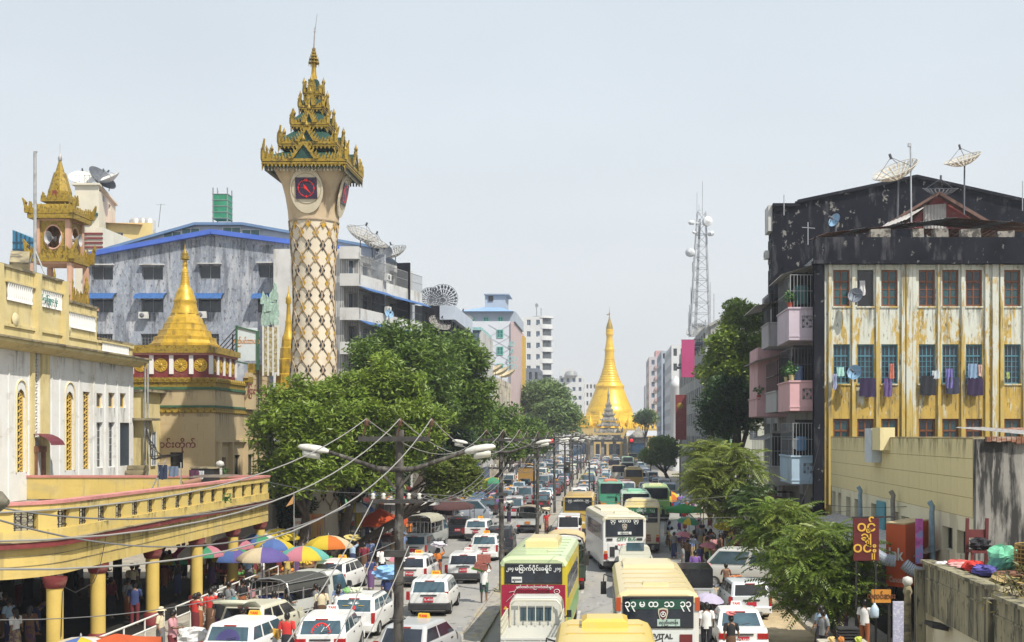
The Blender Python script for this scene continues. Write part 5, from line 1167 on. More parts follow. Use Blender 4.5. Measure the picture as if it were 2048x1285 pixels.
gb = slab_building('pedimented_building', 'grey stained building carrying the lattice telecom mast', 12.0,24,150,205,PZ(672,165),m_gr,6,5,14,'greyg','dark',3,3.2,.5,.55,face=-1)
b = MB(); zz = PZ(668,158); b.add([(12.6,149.7,zz-1.2),(20,149.7,zz-1.2),(20,149.7,zz+.4),(16.3,149.7,zz+2.4),(12.6,149.7,zz+.4)],[(0,1,2,3,4)]); b.seg((12.4,149.6,zz+.3),(16.3,149.6,zz+2.5),.5,.3); b.seg((16.3,149.6,zz+2.5),(20.3,149.6,zz+.3),.5,.3); b.build('pediment', m_gr, gb)
for k in range(7): MB().box(11.1,12,154+k*7,158+k*7,PZ(700,165)-.12*k,PZ(697,165)-.12*k).build('awning', M('slate_awning', (.12,.15,.2), .7), gb)
for (px_,yy,r,aim) in ((1392,170,1.3,(-.4,-.6,.6)),(1400,176,1.2,(-.7,-.3,.6)),(1412,160,1.1,(-.3,-.5,.8))):
 dish((PX(px_,yy),yy,PZ(664,yy)),r,aim,{1392:'mesh dish by the foot of the telecom mast',1400:'mesh dish left behind the telecom mast',1412:'mesh dish right of the telecom mast foot'}[px_],'mesh',1.0,DG)
ge = slab_building('green_edged_building', 'cream shop building with green corner band and pink banner', 12.0,25,128,149,PZ(708,138),M('pale_olive_wall', (.42,.43,.37), .85, .08, .5),5,6,9,'greyg','dark',2,3.6,.4,.35,face=-1)
MB().box(11.85,12.9,127.8,128.4,2,PZ(704,138)).build('green_band', M('moss_green_band', (.13,.24,.16), .7, .1, 1), ge); MB().box(11.8,12,128,149.2,PZ(708,138)-.3,PZ(704,138)).build('green_cornice', M('moss_green_band'), ge)
bn = thing('pink_banner', 'vertical magenta banner hanging from the cream shop building', 'banner', (11.2,136,8.5)); MB().box(PX(1363,136),PX(1389,136),136,136.12,PZ(755,136),PZ(680,136)).build('cloth', M('magenta_cloth', (.40,.05,.16), .6, .1, .8), bn); MB().seg((PX(1362,136),136.06,PZ(680,136)),(12.0,136.06,PZ(680,136)),.06,.06).build('rod', m_iron, bn)
ms = thing('maroon_sign', 'tall maroon sign with gold emblem below the magenta banner', 'sign', (10.6,145,6)); MB().box(PX(1351,145),PX(1368,145)+.3,145,145.2,PZ(880,145),PZ(790,145)).build('board', MAROON, ms); MB().lathe([(0,.03),(.35,.03),(.4,0)],6,(0,0,0)).build('emblem', GOLDN, ms, local=True); e_ = ms.children[-1]; e_.rotation_euler = (pi/2,0,0); e_.location = Vector((PX(1360,145),144.99,PZ(812,145)))-ms.location; MB().seg((PX(1360,145),145.1,PZ(880,145)),(PX(1360,145),145.1,.1),.12,.12).build('post', m_iron, ms)
tmx, tmy = PX(1402,166), 166.0
tm = thing('telecom_mast', 'lattice telecom mast with drum dishes on the grey pedimented roof', 'mast', (tmx,tmy,PZ(672,166)))
def ZT(y): return PZ(y,tmy)
m_steel = M('galvanised_steel', (.36,.38,.41), .5, .2, 3, metal=.3)
def corner(i, z):
 f = (z-ZT(672))/(ZT(425)-ZT(672)); r = 1.35*(1-f)+.55*f
 sx_, sy_ = ((-1,-1),(1,-1),(1,1),(-1,1))[i]; return (tmx-.15+.2*f+sx_*r, tmy+sy_*r, z)
zs = [ZT(672)+(ZT(425)-ZT(672))*k/11 for k in range(12)]
for i in range(4): MB().seg(corner(i,zs[0]),corner(i,zs[-1]),.16,.16).build('leg', m_steel, tm)
b = MB()
for k in range(11):
 for i in range(4):
  j = (i+1)%4; b.seg(corner(i,zs[k]),corner(j,zs[k]),.07,.07)
  b.seg(corner(i,zs[k]),corner(j,zs[k+1]),.07,.07) if k%2 else b.seg(corner(j,zs[k]),corner(i,zs[k+1]),.07,.07)
b.build('bracing', m_steel, tm)['kind'] = 'stuff'
b = MB()
for k in range(3): b.tube([(tmx-1.0+k*.14,tmy-1.2,ZT(672)),(tmx-.3+k*.1,tmy-.5,ZT(440))],.06,5)
b.build('cable_run', m_steel, tm)
def drum(px, py, r, az):
 c = P(px,py,tmy-1); d_ = Vector((sin(az),-cos(az),0)); b = MB(); b.tube([c,c+d_*.55],r,18); b.tube([c+d_*.55,c+d_*.8],[r,r*.15],18); b.seg(c,c-d_*.9,.12,.12); b.build('drum_dish', M('drum_white', (.55,.57,.6), .5), tm)
drum(1413,444,.66,.35); drum(1382,506,.6,-.5); drum(1387,446,.3,-1.2); drum(1418,468,.35,.9); drum(1390,466,.2,-.4)
for (x_,za_,zb_,r) in ((1405,430,363,.045),(1394,430,385,.035),(1398,432,410,.03),(1388,600,575,.07),(1379,660,610,.05),(1382,615,575,.05),(1377,665,625,.04),(1428,660,588,.05),(1421,640,565,.04),(1386,545,525,.12),(1411,655,640,.08)):
 b = MB(); b.tube([P(x_,za_,tmy-.9),P(x_,zb_,tmy-.9)],r,5); b.seg(P(x_,za_-(za_-zb_)*.2,tmy-.9),P(1402,za_-(za_-zb_)*.2,tmy-.6),.04,.04); b.build('antenna_rod', m_steel, tm)
m_ybld = M('peeling_yellow', (.47,.325,.085), .9, .1, .8, layers=[((.36,.27,.10),(3,3,1.2),.5,.6,.6),((.54,.57,.53),(1.7,1.7,.25),.56,.66,.9,11.0,.035),((.55,.58,.54),(6,6,2.0),.56,.64,.75,12.0,.02),((.17,.135,.07),(2.4,2.4,.18),.56,.72,.75,7,-.012),((.05,.048,.045),(7,7,1.6),.63,.72,.7)], spec=.15)
m_ypeel = M('flaking_white_upper', (.57,.60,.57), .88, .08, .8, layers=[((.52,.36,.08),(1.1,1.1,.8),.52,.60,.95),((.55,.40,.13),(5,5,1.3),.57,.66,.7),((.25,.24,.2),(2.5,2.5,.3),.6,.75,.6)])
m_pil = M('peeling_pilaster', (.46,.35,.12), .9, .1, .8, layers=[((.54,.57,.54),(2.2,2.2,.22),.5,.62,.9,10,.02),((.44,.29,.06),(4,4,1.2),.56,.66,.8),((.14,.115,.07),(4,4,.3),.58,.72,.7)], spec=.15)
yd = 68.0
ya = thing('yellow_apartments', 'peeling yellow and white apartment building with black parapet and brown windows', 'building', (18,yd+8,0))
x0, x1 = PX(1640,yd), PX(2110,yd)
WC = [1683,1731,1779,1854,1901,1948,2025,2073]
rows_y = [(540,613),(689,768),(838,912),(987,1060)]
hl = [[] for _ in rows_y]
for r_, (ya_, yb_) in enumerate(rows_y):
 for px in WC: hl[r_].append((PX(px-16.5,yd)-x0,PX(px+16.5,yd)-x0,PZ(yb_,yd),PZ(ya_,yd)))
zt = PZ(527,yd)
zsplit = PZ(650,yd)
b = MB(); holed(b,(x0,yd),(x1,yd),0,zt,sum(hl,[]),.28); b.build('wall', m_ybld, ya)
for r_ in range(4):
 for k, h in enumerate(hl[r_]):
  if r_ == 0 and k == 1:
   wins(ya,(x0,yd),(x1,yd),[h],.28,'hole'); continue
  wins(ya,(x0,yd),(x1,yd),[h],.2,'bluef' if r_ == 1 else ('brown' if k%2 == 0 else 'brown2'))
for k, px in enumerate((1660,1707,1755,1806,1818,1828,1878,1925,1973,1990,2003,2049)):
 w = .34 if k in (4,9) else .19
 x = PX(px,yd); MB().box(x-w/2*1.0,x+w/2,yd-.12,yd,0,zt).build('pilaster', m_pil, ya)
for r_, (y_a,y_b) in enumerate(rows_y[:3]):
 for px in WC: MB().box(PX(px-18,yd),PX(px+18,yd),yd-.06,yd,PZ(y_b+3,yd),PZ(y_b,yd)).build('window_sill', m_pil, ya)
rs_ = random.Random(8)
for h in hl[0]+hl[1]: streak(ya,x0+(h[0]+h[1])/2,yd-.004,h[2]-.1,1.0,rs_.uniform(.9,2.2))
for k in range(13): streak(ya,x0+.5+k*.95,yd-.003,zt-.02,.9,rs_.uniform(.3,.6))
MB().box(PX(1627,yd),PX(1648,yd),yd-.2,yd,0,PZ(527,yd)).build('black_corner', m_bdark, ya)
b = MB(); b.box(PX(1628,yd),x1,yd-.25,yd+.3,PZ(523,yd),PZ(476,yd)); b.build('parapet', m_bdark, ya)
MB().box(PX(1625,yd),x1,yd-.5,yd+.3,PZ(530,yd),PZ(523,yd)).build('cornice', m_bdark, ya)
b = MB(); b.quad((x1,yd,0),(x1,yd+18,0),(x1,yd+18,zt),(x1,yd,zt)); b.quad((x0,yd,zt),(x1,yd,zt),(x1,yd+18,zt),(x0,yd+18,zt)); b.quad((x0,yd+18,0),(x1,yd+18,0),(x1,yd+18,zt),(x0,yd+18,zt)); b.build('rear_wall', m_bdark, ya)
m_conc0 = M('grimy_rubble', (.3,.28,.25), .95, .3, 2, layers=[((.06,.055,.05),(3,3,3),.45,.6,.9)], spec=.1)
m_rust = M('rusty_tin', (.26,.12,.07), .8, .3, 1.5, layers=[((.42,.35,.3),(1,1,4),.52,.65,.7),((.1,.05,.03),(2,2,2),.58,.7,.6)])
m_tin = M('weathered_tin', (.40,.39,.38), .5, .15, 1.5, layers=[((.22,.13,.09),(.8,3,.8),.56,.7,.6)], metal=.2)
def corrug(mb, a, b_, c, d_, n, amp=.05, m=0):
 """corrugated sheet between edges a-b and d-c"""
 a, b_, c, d_ = map(Vector,(a,b_,c,d_)); nrm = (b_-a).cross(d_-a).normalized()
 vs = [];
 for i in range(2*n+1):
  t = i/(2*n); o = nrm*(amp if i%2 else 0); vs += [a.lerp(b_,t)+o, d_.lerp(c,t)+o]
 mb.add(vs,[(2*i,2*i+2,2*i+3,2*i+1) for i in range(2*n)],m); return mb
def roof_sheets(parent, x0, x1, y0, y1, zf0, zf1, nsh, mats, seed=1):
 rr = random.Random(seed)
 for i in range(nsh):
  xa, xb = x0+(x1-x0)*i/nsh, x0+(x1-x0)*(i+1)/nsh+.08; dz = rr.uniform(0,.05)
  corrug(MB(),(xa,y0+rr.uniform(-.15,.1),zf0(xa)+dz),(xb,y0+rr.uniform(-.15,.1),zf0(xb)+dz),(xb,y1,zf1(xb)+dz),(xa,y1,zf1(xa)+dz),5,.035).build('roof_sheet', mats[rr.randrange(len(mats))], parent)
zp = PZ(476,yd)
def zfront(x): px = VX+x*F/71; return PZ(478-max(0,min(1,(px-1640)/250))*30+max(0,(px-1890)/160)*12,71)
roof_sheets(ya, PX(1640,71), PX(2100,71), 69.2, 75, zfront, lambda x: zfront(x)+.55, 18, [m_rust,m_rust,m_tin], 4)
b = MB()
for px, w in ((1760,40),(1835,22),(1880,30),(1940,40),(2010,34)): b.obox((PX(px,69),69,PZ(471,69)),(w*69/F,.4,.42+.12*(px%3)),.03,0,0,.03*(px%5-2))
b.build('parapet_rubble', m_conc0, ya)
dy = 77.0
da, dl, dr, ze_, ztop = PX(1873,dy), PX(1795,dy), PX(2000,dy), PZ(458,dy), PZ(393,dy)
b = MB(); b.add([(PX(1808,dy),dy,ze_),(PX(1975,dy),dy,ze_),(da,dy,ztop)],[(0,1,2)]); b.build('dormer_gable', MAROON, ya)
corrug(MB(),(PX(1846,dy),dy-.06,ze_),(PX(1892,dy),dy-.06,ze_),(PX(1892,dy),dy-.06,PZ(408,dy)),(PX(1846,dy),dy-.06,PZ(412,dy)),7,.05).build('tin_panel', m_tin, ya)
b = MB(); b.seg((PX(1730,dy),dy-.4,PZ(477,dy)),(da,dy-.4,ztop+.1),.5,.16); b.seg((da,dy-.4,ztop+.1),(PX(2005,dy),dy-.4,PZ(468,dy)),.5,.2); b.build('barge_board', M('dark_timber', (.13,.075,.06), .8, .3, 3), ya)
b = MB(); corrug(b,(PX(1730,dy),dy,PZ(478,dy)),(da,dy,ztop),(da,dy+9,ztop),(PX(1730,dy),dy+9,PZ(478,dy)),20); corrug(b,(da,dy,ztop),(PX(2005,dy),dy,PZ(468,dy)),(PX(2005,dy),dy+9,PZ(468,dy)),(da,dy+9,ztop),20); b.build('dormer_roof', m_rust, ya)
corrug(MB(),(PX(1752,dy-2),dy-2,PZ(463,dy-2)),(PX(1812,dy-2),dy-2,PZ(440,dy-2)),(PX(1845,dy),dy-.5,PZ(418,dy)),(PX(1770,dy),dy-.5,PZ(450,dy)),9,.05).build('roof_sheet', m_tin, ya)
kd = 92.0
kb_ = thing('black_gable_building', 'tall black mould-stained gable wall rising behind the yellow apartments', 'building', (PX(1800,kd),kd+8,0))
pts = [(1545,900),(1545,411),(1595,411),(1595,404),(1832,354),(2048,402),(2140,420),(2140,900)]
b = MB(); b.prism([(PX(x,kd),PZ(y,kd)) for x,y in pts], lambda u,v,w: (u,kd+w,v), 2.2); b.build('wall', M('black_gable_mould', (.010,.011,.017), .95, .3, .5, layers=[((.09,.09,.10),(1,1,.25),.58,.76,.6),((.30,.29,.27),(1.8,1.8,1.4),.69,.75,.7)], spec=.06), kb_)
b = MB()
for a_, c_ in zip(pts[1:6],pts[2:7]): b.seg((PX(a_[0],kd),kd-.1,PZ(a_[1],kd)),(PX(c_[0],kd),kd-.1,PZ(c_[1],kd)),.4,.22)
b.build('coping', m_bdark, kb_)
b = MB(); xk = PX(1545,kd)
b.box(xk-.3,xk,kd+.1,kd+2.1,PZ(462,kd),PZ(410,kd)); b.build('eave_box', m_wwhite, kb_)
for z in (PZ(500,kd),PZ(560,kd)): window(kb_,(xk-.02,kd+1.2,z),1.4,1.8,-pi/2,'dark')
ac_unit(kb_,(xk-.1,kd+1.5,PZ(505,kd)),-pi/2)
dish((PX(1795,74),74,PZ(352,74)),1.42,(-.42,-.35,.85),'big mesh dish tilted left on the roof before the black gable','mesh',2.6,M('dish_bone', (.5,.46,.38), .6, .1, 2))
dish((PX(1928,76),76,PZ(327,76)),1.15,(-.32,-.25,.9),'mesh dish on a thin mast at the right end of the roofs','mesh',3.2,M('dish_bone'))
dish((PX(1671,72),72,PZ(442,72)),.42,(-.75,-.55,.35),'small round blue dish on the corner of the tin roof','solid',.9,DB)
dish((PX(1712,67.3),67.3,PZ(592,67.3)),.42,(-.5,-.85,.25),'small grey dish beside the open top floor window','solid',.5,M('dish_slate', (.2,.23,.28), .5))
dish((PX(1710,67.3),67.3,PZ(746,67.3)),.42,(-.55,-.8,.25),'small pale blue dish between second floor windows','solid',.5,DB)
dish((PX(1880,78),78,PZ(388,78)),1.1,(.0,-.2,1),'flat dark mesh dish behind the red dormer ridge','mesh',1.2,DK)
am = thing('aerial_mast', 'tall thin aerial mast standing beside the big mesh dish', 'aerial', (PX(1823,73),73,PZ(470,73)))
b = MB(); b.tube([P(1823,470,73),P(1821,288,73)],.05,6); b.build('mast', m_steel, am); b = MB(); b.box(PX(1816,73),PX(1822,73),72.9,73.1,PZ(294,73),PZ(287,73)); b.seg(P(1810,452,73),P(1842,460,73),.04,.04); b.seg(P(1816,445,73),P(1836,465,73),.04,.04); b.build('aerial_head', m_steel, am)
for nm, px, a_, c_, lb in (('aerial',1616,470,445,'cross-shaped aerial standing on the black gable corner roof'),('aerial',1568,411,390,'short bare aerial rod at the top corner of the black gable'),('aerial',2045,402,362,'thin aerial rod at the right end of the black gable')):
 t = thing(nm, lb, 'aerial', P(px,a_,86)); b = MB(); b.tube([P(px,a_+20,86),P(px,c_,86)],.035,5); b.build('rod', m_steel, t)
 if px == 1616: b = MB(); b.seg(P(px-12,a_-15,86),P(px+14,a_-13,86),.04,.04); b.build('cross_rod', m_steel, t)
m_bal_w = M('mould_pale_wall', (.27,.28,.28), .9, .15, .7, layers=[((.1,.1,.11),(1,1,.3),.5,.68,.75)])
bf = thing('balcony_block', 'cluttered street front of stacked pink, lilac and blue balconies beside the yellow apartments', 'building', (12,80,0))
wx = 11.75
hl = []
for z in (14.3,10.2,6.0,1.6):
 for u in (1.5,5,9.5,13,17,21): hl.append((u,u+1.9,z,z+2.3))
b = MB(); holed(b,(wx,91.9),(wx,68.3),0,17.6,hl,.4); b.build('wall', m_bal_w, bf)
wins(bf,(wx,92),(wx,68.3),hl,.4,lambda h: random.Random(h[0]*3+h[2]).choice(['dark','grille','bluew','louver']))
MB().box(PX(1627,68),PX(1640,68),67.82,68.3,0,17.0).build('black_corner', m_bdark, bf)
def lattice_block(parent, x0, x1, y, z0, z1, mat):
 b = MB(); n = max(3,int((x1-x0)/.16)); m_ = max(2,int((z1-z0)/.16))
 for i in range(n+1): x = x0+(x1-x0)*i/n; b.box(x-.022,x+.022,y-.03,y,z0,z1)
 for j in range(m_+1): z = z0+(z1-z0)*j/m_; b.box(x0,x1,y-.028,y-.002,z-.022,z+.022)
 for i in range(n):
  for j in range(m_):
   if (i+j)%2: b.obox((x0+(x1-x0)*(i+.5)/n,y-.015,z0+(z1-z0)*(j+.5)/m_),(.1,.02,.1),0)
 b.build('pierced_screen', mat, parent)
def balcony(col, name, x0, x1, y0, y1, z0, z1, clutter=1, seed=0, enclosed=False):
 rr = random.Random(seed); mt = M('balcony_'+name, col, .8, .08, 1, layers=[((.2,.19,.2),(1.2,1.2,.3),.58,.75,.55)])
 b = MB()
 w = .14; zs = z0+(z1-z0)*.22
 sx0, sx1 = x0+(x1-x0)*.45, x0+(x1-x0)*.95; sz0, sz1 = z0+(z1-z0)*.38, z0+(z1-z0)*.78
 for (a,c,d,e) in ((x0,sx0,z0,z1),(sx1,x1,z0,z1),(sx0,sx1,z0,sz0),(sx0,sx1,sz1,z1)): b.box(a,c,y0,y0+w,d,e)
 b.box(x0,x0+w,y0+w,y1,z0,z1); b.box(x0+w,x1,y0+w,y1,z0-.02,z0+.12)
 o = b.build('balcony', mt, bf)
 lattice_block(o, sx0, sx1, y0+.1, sz0, sz1, mt)
 b = MB(); b.box(x0-.06,x1,y0-.06,y0+w+.04,z1,z1+.09); b.box(x0-.06,x0+w+.04,y0+w+.04,y1,z1,z1+.09); b.box(x0-.03,x1,y0-.03,y0,z0+.18,z0+.24); b.build('balcony_coping', mt, o)
 b = MB(); zt = z1+1.9
 for k in range(9): x = x0+.1+(x1-x0-.1)*k/8; b.seg((x,y0+.06,z1+.09),(x,y0+.06,zt),.03,.03)
 for k in range(12): y = y0+.06+(y1-y0)*k/11; b.seg((x0+.07,y,z1+.09),(x0+.07,y,zt),.03,.03)
 for z in (z1+1.0,zt): b.seg((x0+.07,y0+.06,z),(x1,y0+.06,z),.035,.035); b.seg((x0+.07,y0+.06,z),(x0+.07,y1,z),.035,.035)
 b.build('window_bars', M('frame_grey' if rr.random()<.5 else 'frame_dark'), bf)
 b = MB(); b.add([(x0+.3,y0+.8,z1-.1),(x1,y0+.8,z1-.1),(x1,y0+.8,zt+.2),(x0+.3,y0+.8,zt+.2)],[(0,1,2,3)]); b.build('doorway_shade_sheet', m_dark, bf)  # near-black sheet: the shade behind the bars is painted in
 return mt
BX = 10.15
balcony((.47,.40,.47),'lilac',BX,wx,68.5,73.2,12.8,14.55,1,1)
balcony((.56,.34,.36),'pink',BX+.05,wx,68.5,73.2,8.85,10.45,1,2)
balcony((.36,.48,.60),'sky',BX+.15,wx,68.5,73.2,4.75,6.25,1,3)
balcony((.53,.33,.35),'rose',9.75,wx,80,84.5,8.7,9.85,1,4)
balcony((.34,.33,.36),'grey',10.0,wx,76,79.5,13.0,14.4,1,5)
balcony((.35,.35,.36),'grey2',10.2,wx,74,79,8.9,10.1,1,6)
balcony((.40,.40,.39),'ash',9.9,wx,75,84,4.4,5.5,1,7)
b = MB(); b.box(9.8,wx,80,80.2,9.95,13.2); b.box(9.8,9.95,80.2,84.5,9.95,13.2); b.build('pink_enclosure', M('balcony_rose'), bf)
for (z,y0,y1,o,c) in ((16.6,68.6,74,2.0,'tin'),(15.6,76,82,2.6,'tin'),(12.3,78,84,2.4,'tin'),(11.2,74,79,1.7,'tin'),(7.3,76,84,2.0,'tin')):
 b = MB(); corrug(b,(wx,y1,z+.5),(wx,y0,z+.5),(wx-o,y0,z-.1),(wx-o,y1,z-.1),14,.05); b.build('tin_awning', m_tin, bf)
b = MB(); b.box(10.4,wx,72,79,15.9,17.4); b.build('stained_parapet', m_bdark, bf)
rr = random.Random(9)
PLC = M('plant_leaf', (.05,.13,.025), .6, .4, 9)
def leaf_bush(mb, c, r, n, s, rr, m=0, flat=1.0):
 for _ in range(n):
  d_ = Vector((rr.gauss(0,1),rr.gauss(0,1),rr.gauss(0,1)*flat)).normalized()*r*rr.uniform(.3,1)
  p = Vector(c)+d_; u = Vector((rr.gauss(0,1),rr.gauss(0,1),rr.gauss(0,.7))).normalized(); w = u.orthogonal().normalized()
  w = Matrix.Rotation(rr.uniform(0,6.28),3,u)@w
  mb.add([p-u*s,p-w*s*.45,p+u*s,p+w*s*.45],[(0,1,2,3)],m)
for (x,y,z,lb) in ((10.3,68.55,10.85,'leafy pot plant on the pink balcony'),(10.25,70,10.8,'bushy plant at the outer edge of pink balcony'),(10.2,68.6,14.9,'small plant in a red pot on the lilac balcony'),(9.9,80.1,10.1,'trailing plant on the far rose balcony')):
 t = thing('potted_plant', lb, 'plant', (x,y,z-.3)); b = MB(); b.lathe([(.12,0),(.17,.3)],10,(x,y,z-.3),cap=True); b.build('pot', M('cream_pot', (.5,.42,.22), .7) if x > 10.22 else M('red_pot', (.35,.06,.04), .6), t); b = MB(); leaf_bush(b,(x,y,z+.35),.42,90,.11,rr); b.build('foliage', PLC, t)
bar = thing('blue_barrel', 'blue plastic barrel among plants on the pink balcony', 'barrel', (10.75,68.9,10.5)); MB().lathe([(.2,0),(.23,.1),(.23,.75),(.2,.85),(.1,.88)],12,(10.75,68.9,10.5)).build('drum', M('blue_plastic', (.12,.2,.4), .4), bar)
for (u,z,lb,c,w,h) in ((10.9,14.8,'dark green water tank standing above the lilac balcony',(.02,.08,.08),.9,1.1),(10.9,6.6,'blue tub on the sky blue balcony',(.1,.22,.4),.7,.8),(10.6,6.7,'white basin beside the blue tub on sky blue balcony',(.55,.55,.55),.4,.6)):
 t = thing('plastic_tank', lb, 'tank', (u,69,z)); MB().lathe([(w*.4,0),(w*.5,.1),(w*.5,h*.85),(w*.38,h),(0,h)],12,(u,69,z)).build('body', M('tank_'+lb.split()[0], c, .5), t)
def cloth(label, px, py0, py1, w, col, d=67.75, cat='laundry', wav=.06, name='hanging_cloth', group=None):
 x = PX(px,d); z0, z1 = PZ(py1,d), PZ(py0,d); n = 8; b = MB(); hw_ = w*d/F/2; rr_ = random.Random(px)
 cols = [[(x-hw_+2*hw_*i/n+ rr_.uniform(-.02,.02), d-.04+wav*sin(i*1.7+j*.5), z1+(z0-z1)*j/4-.05*sin(i/n*pi)*j/4+ (rr_.uniform(-.03,.03) if j == 4 else 0)) for i in range(n+1)] for j in range(5)]
 vs = [p for r in cols for p in r]; b.add(vs,[(j*(n+1)+i,j*(n+1)+i+1,(j+1)*(n+1)+i+1,(j+1)*(n+1)+i) for j in range(4) for i in range(n)],0,True)
 o = b.build(name, M('cloth', (.5,.5,.5), .9, .12, 5, objcol=True)); o.color = (*col,1); tag(o,label,cat,group); return o
G_ = 'washing hung from the blue windows'
for px,y0,y1,w,c,lb in ((1735,757,793,32,(.03,.02,.06),'dark violet longyi hung under the second blue window'),(1776,757,792,16,(.12,.08,.22),'two-legged purple trousers under the third blue window'),(1856,752,790,32,(.02,.022,.03),'black longyi hung under the fourth blue window'),(1905,755,788,28,(.035,.04,.07),'dark slate longyi below the fifth blue window'),(1950,756,790,32,(.03,.018,.055),'blackish violet longyi below the sixth blue window'),
 (1669,748,778,9,(.3,.33,.5),'pale lilac shirt at the lower corner of the first blue window'),(1681,735,752,15,(.35,.6,.55),'mint cloth drying inside the first blue window'),(1783,728,757,10,(.5,.16,.11),'red shirt drying in the third blue window'),(1899,738,776,13,(.17,.15,.42),'violet blue shirt below the fifth blue window'),(1945,728,756,18,(.2,.3,.45),'blue checked shirt drying in the sixth blue window'),(1960,730,752,8,(.6,.4,.36),'salmon cloth beside the blue checked shirt'),(2016,745,757,6,(.5,.6,.2),'lime scrap of cloth in the seventh blue window'),(1872,742,757,16,(.45,.5,.55),'pale cloth drying in the fourth blue window')):
 cloth(lb,px,y0,y1,w,c,67.7 if w > 12 else 67.66,'laundry',.05,'hanging_cloth',G_)
cloth('white curtain in the open top floor window', 1725, 562, 590, 12, (.6,.6,.62), 68.2, 'curtain', .05, 'curtain')
m_cwall = M('cream_tile_wall', (.68,.59,.33), .8, .05, .5, layers=[((.45,.36,.18),(.6,.6,.3),.6,.78,.4)])
m_clow = M('pale_lower_wall', (.68,.63,.46), .85, .08, .6, layers=[((.35,.3,.2),(.8,.8,.3),.6,.75,.5)])
cw = thing('cream_building', 'low cream tiled building with row of small openings facing the street', 'building', (14,53,0))
A2, B2 = (12.0,65.8), (12.0,40.2)
def ux(px): return 65.8-12*F/(px-VX)
hl = []
for pa, pb_, za_, zb_ in ((1664,1671,3.25,4.5),(1676,1682,3.3,4.5),(1692,1701,3.2,4.4),(1709,1719,3.2,4.4),(1742,1754,3.1,4.4),(1786,1797,3.3,4.3),(1802,1820,3.2,4.2),(1884,1905,3.45,4.25),(1914,1938,3.45,4.25)): hl.append((ux(pa),ux(pb_),za_,zb_))
b = MB(); holed(b,A2,B2,4.75,7.4,[],.2); b.build('tile_bed', M('cream_joint', (.36,.28,.13), .9), cw)
for k in range(14): streak(cw,11.98,41.5+k*1.75,7.38,1.5,.9,-pi/2)
for h in hl: streak(cw,11.997,65.8-(h[0]+h[1])/2,h[2],.9,1.2,-pi/2)
b = MB(); holed(b,A2,B2,0,4.75,hl,.3); b.build('wall', m_clow, cw)
wins(cw,A2,B2,hl,.3,'hole')
for z in (4.77,5.42,6.07,6.72):
 for k in range(30): inst('wall_tile','cwtile',lambda: MB().box(-.012,0,0,.832,0,.628).mesh('wall_tile',m_cwall),cw,(11.999+(k*7%5)*.0006,40.23+k*.851,z))
b = MB(); b.box(12,23,65.6,65.8,0,7.4); b.box(12.01,24,40.2,65.6,7.2,7.3); b.build('roof_deck', m_dirt, cw)
roof_sheets(cw, 14.2, 24, 41, 50, lambda x: 7.45+.0*x, lambda x: 7.75, 9, [m_rust,m_tin,m_rust], 6)
MB().box(12.0,24,39.9,40.19,3.0,7.36).build('black_wall', M('streaked_black_wall', (.24,.23,.21), .9, .2, .8, layers=[((.025,.025,.025),(2.4,2.4,.35),.42,.60,.95),((.45,.43,.4),(3,3,.3),.6,.7,.5)]), cw)
b = MB()
rr = random.Random(4)
for k in range(60): x = 12.3+k*.16; b.box(x,x+.14,39.7,39.95,7.3-.1*rr.random(),7.44)
b.build('eave_scrap', m_rust, cw)['kind'] = 'stuff'
MB().box(11.55,11.97,53.6,55.0,PZ(925,54),PZ(857,54)).build('vent_shaft', M('pale_shaft', (.5,.55,.6), .7, .1, 2), cw)
MB().box(11.57,12.2,52.0,53.55,PZ(900,54),PZ(856,54)).build('cream_shaft', m_cwall, cw)
MB().box(11.9,11.97,65.8-ux(1757),65.8-ux(1772),3.0,4.6).build('blue_shutter', M('turquoise_shutter', (.1,.3,.38), .6, .1, 2), cw)
for px, z0, z1 in ((1733,3.3,5.0),(1800,3.2,5.1),(1880,3.0,5.0)):
 y_ = 12*F/(px-VX); t = thing('stove_pipe', {1733:'blue stove pipe nearest the yellow apartments',1800:'grey stove pipe in the middle of the cream wall',1880:'sooty blue stove pipe nearest the red box sign'}[px], 'pipe', (11.7,y_,z0)); b = MB(); b.tube([(11.75,y_,z0-.6),(11.7,y_,z1-.3),(11.72,y_-.05,z1-.1),(11.6,y_-.05,z1+.1)],.1,8); b.build('flue', M('blue_pipe' if px != 1800 else 'sooty_pipe', (.2,.3,.38) if px != 1800 else (.2,.19,.18), .6, .3, 3), t)
lt = thing('lean_to', 'row of corrugated lean-to roofs below the cream wall', 'shed', (10.5,52,0))
roof_sheets(lt, 10.2, 11.95, 44, 64, lambda x: 2.9+(x-10.2)*.25, lambda x: 2.95+(x-10.2)*.25, 2, [m_tin,m_tin], 8)
b = MB(); b.box(10.3,10.4,44,64,0.1,2.85); b.build('board_wall', m_dark, lt)
m_orng = M('red_orange_box', (.50,.085,.025), .5, .08, 1, layers=[((.3,.06,.03),(1,1,.4),.6,.75,.5)])
sb = thing('red_box_sign', 'large red orange box sign projecting over the pavement', 'sign', (11,44.5,0)); xs0 = PX(1772,44)
b = MB(); pl_ = [(xs0,44.0),(xs0+.55,43.4),(xs0+1.95,45.6),(xs0+1.3,46.2)]
b.loft([[(x,y,PZ(1172,44)) for x,y in pl_],[(x,y,PZ(1048,44)) for x,y in pl_]],0,False); b.build('box', m_orng, sb)
b = MB(); b.loft([[(x,y,PZ(1047.5,44)) for x,y in pl_],[(x,y,PZ(1045,44)) for x,y in pl_]],0,False); b.build('top', M('beige_board', (.5,.38,.22), .8), sb)
rz_l = atan2(-.6,.55)
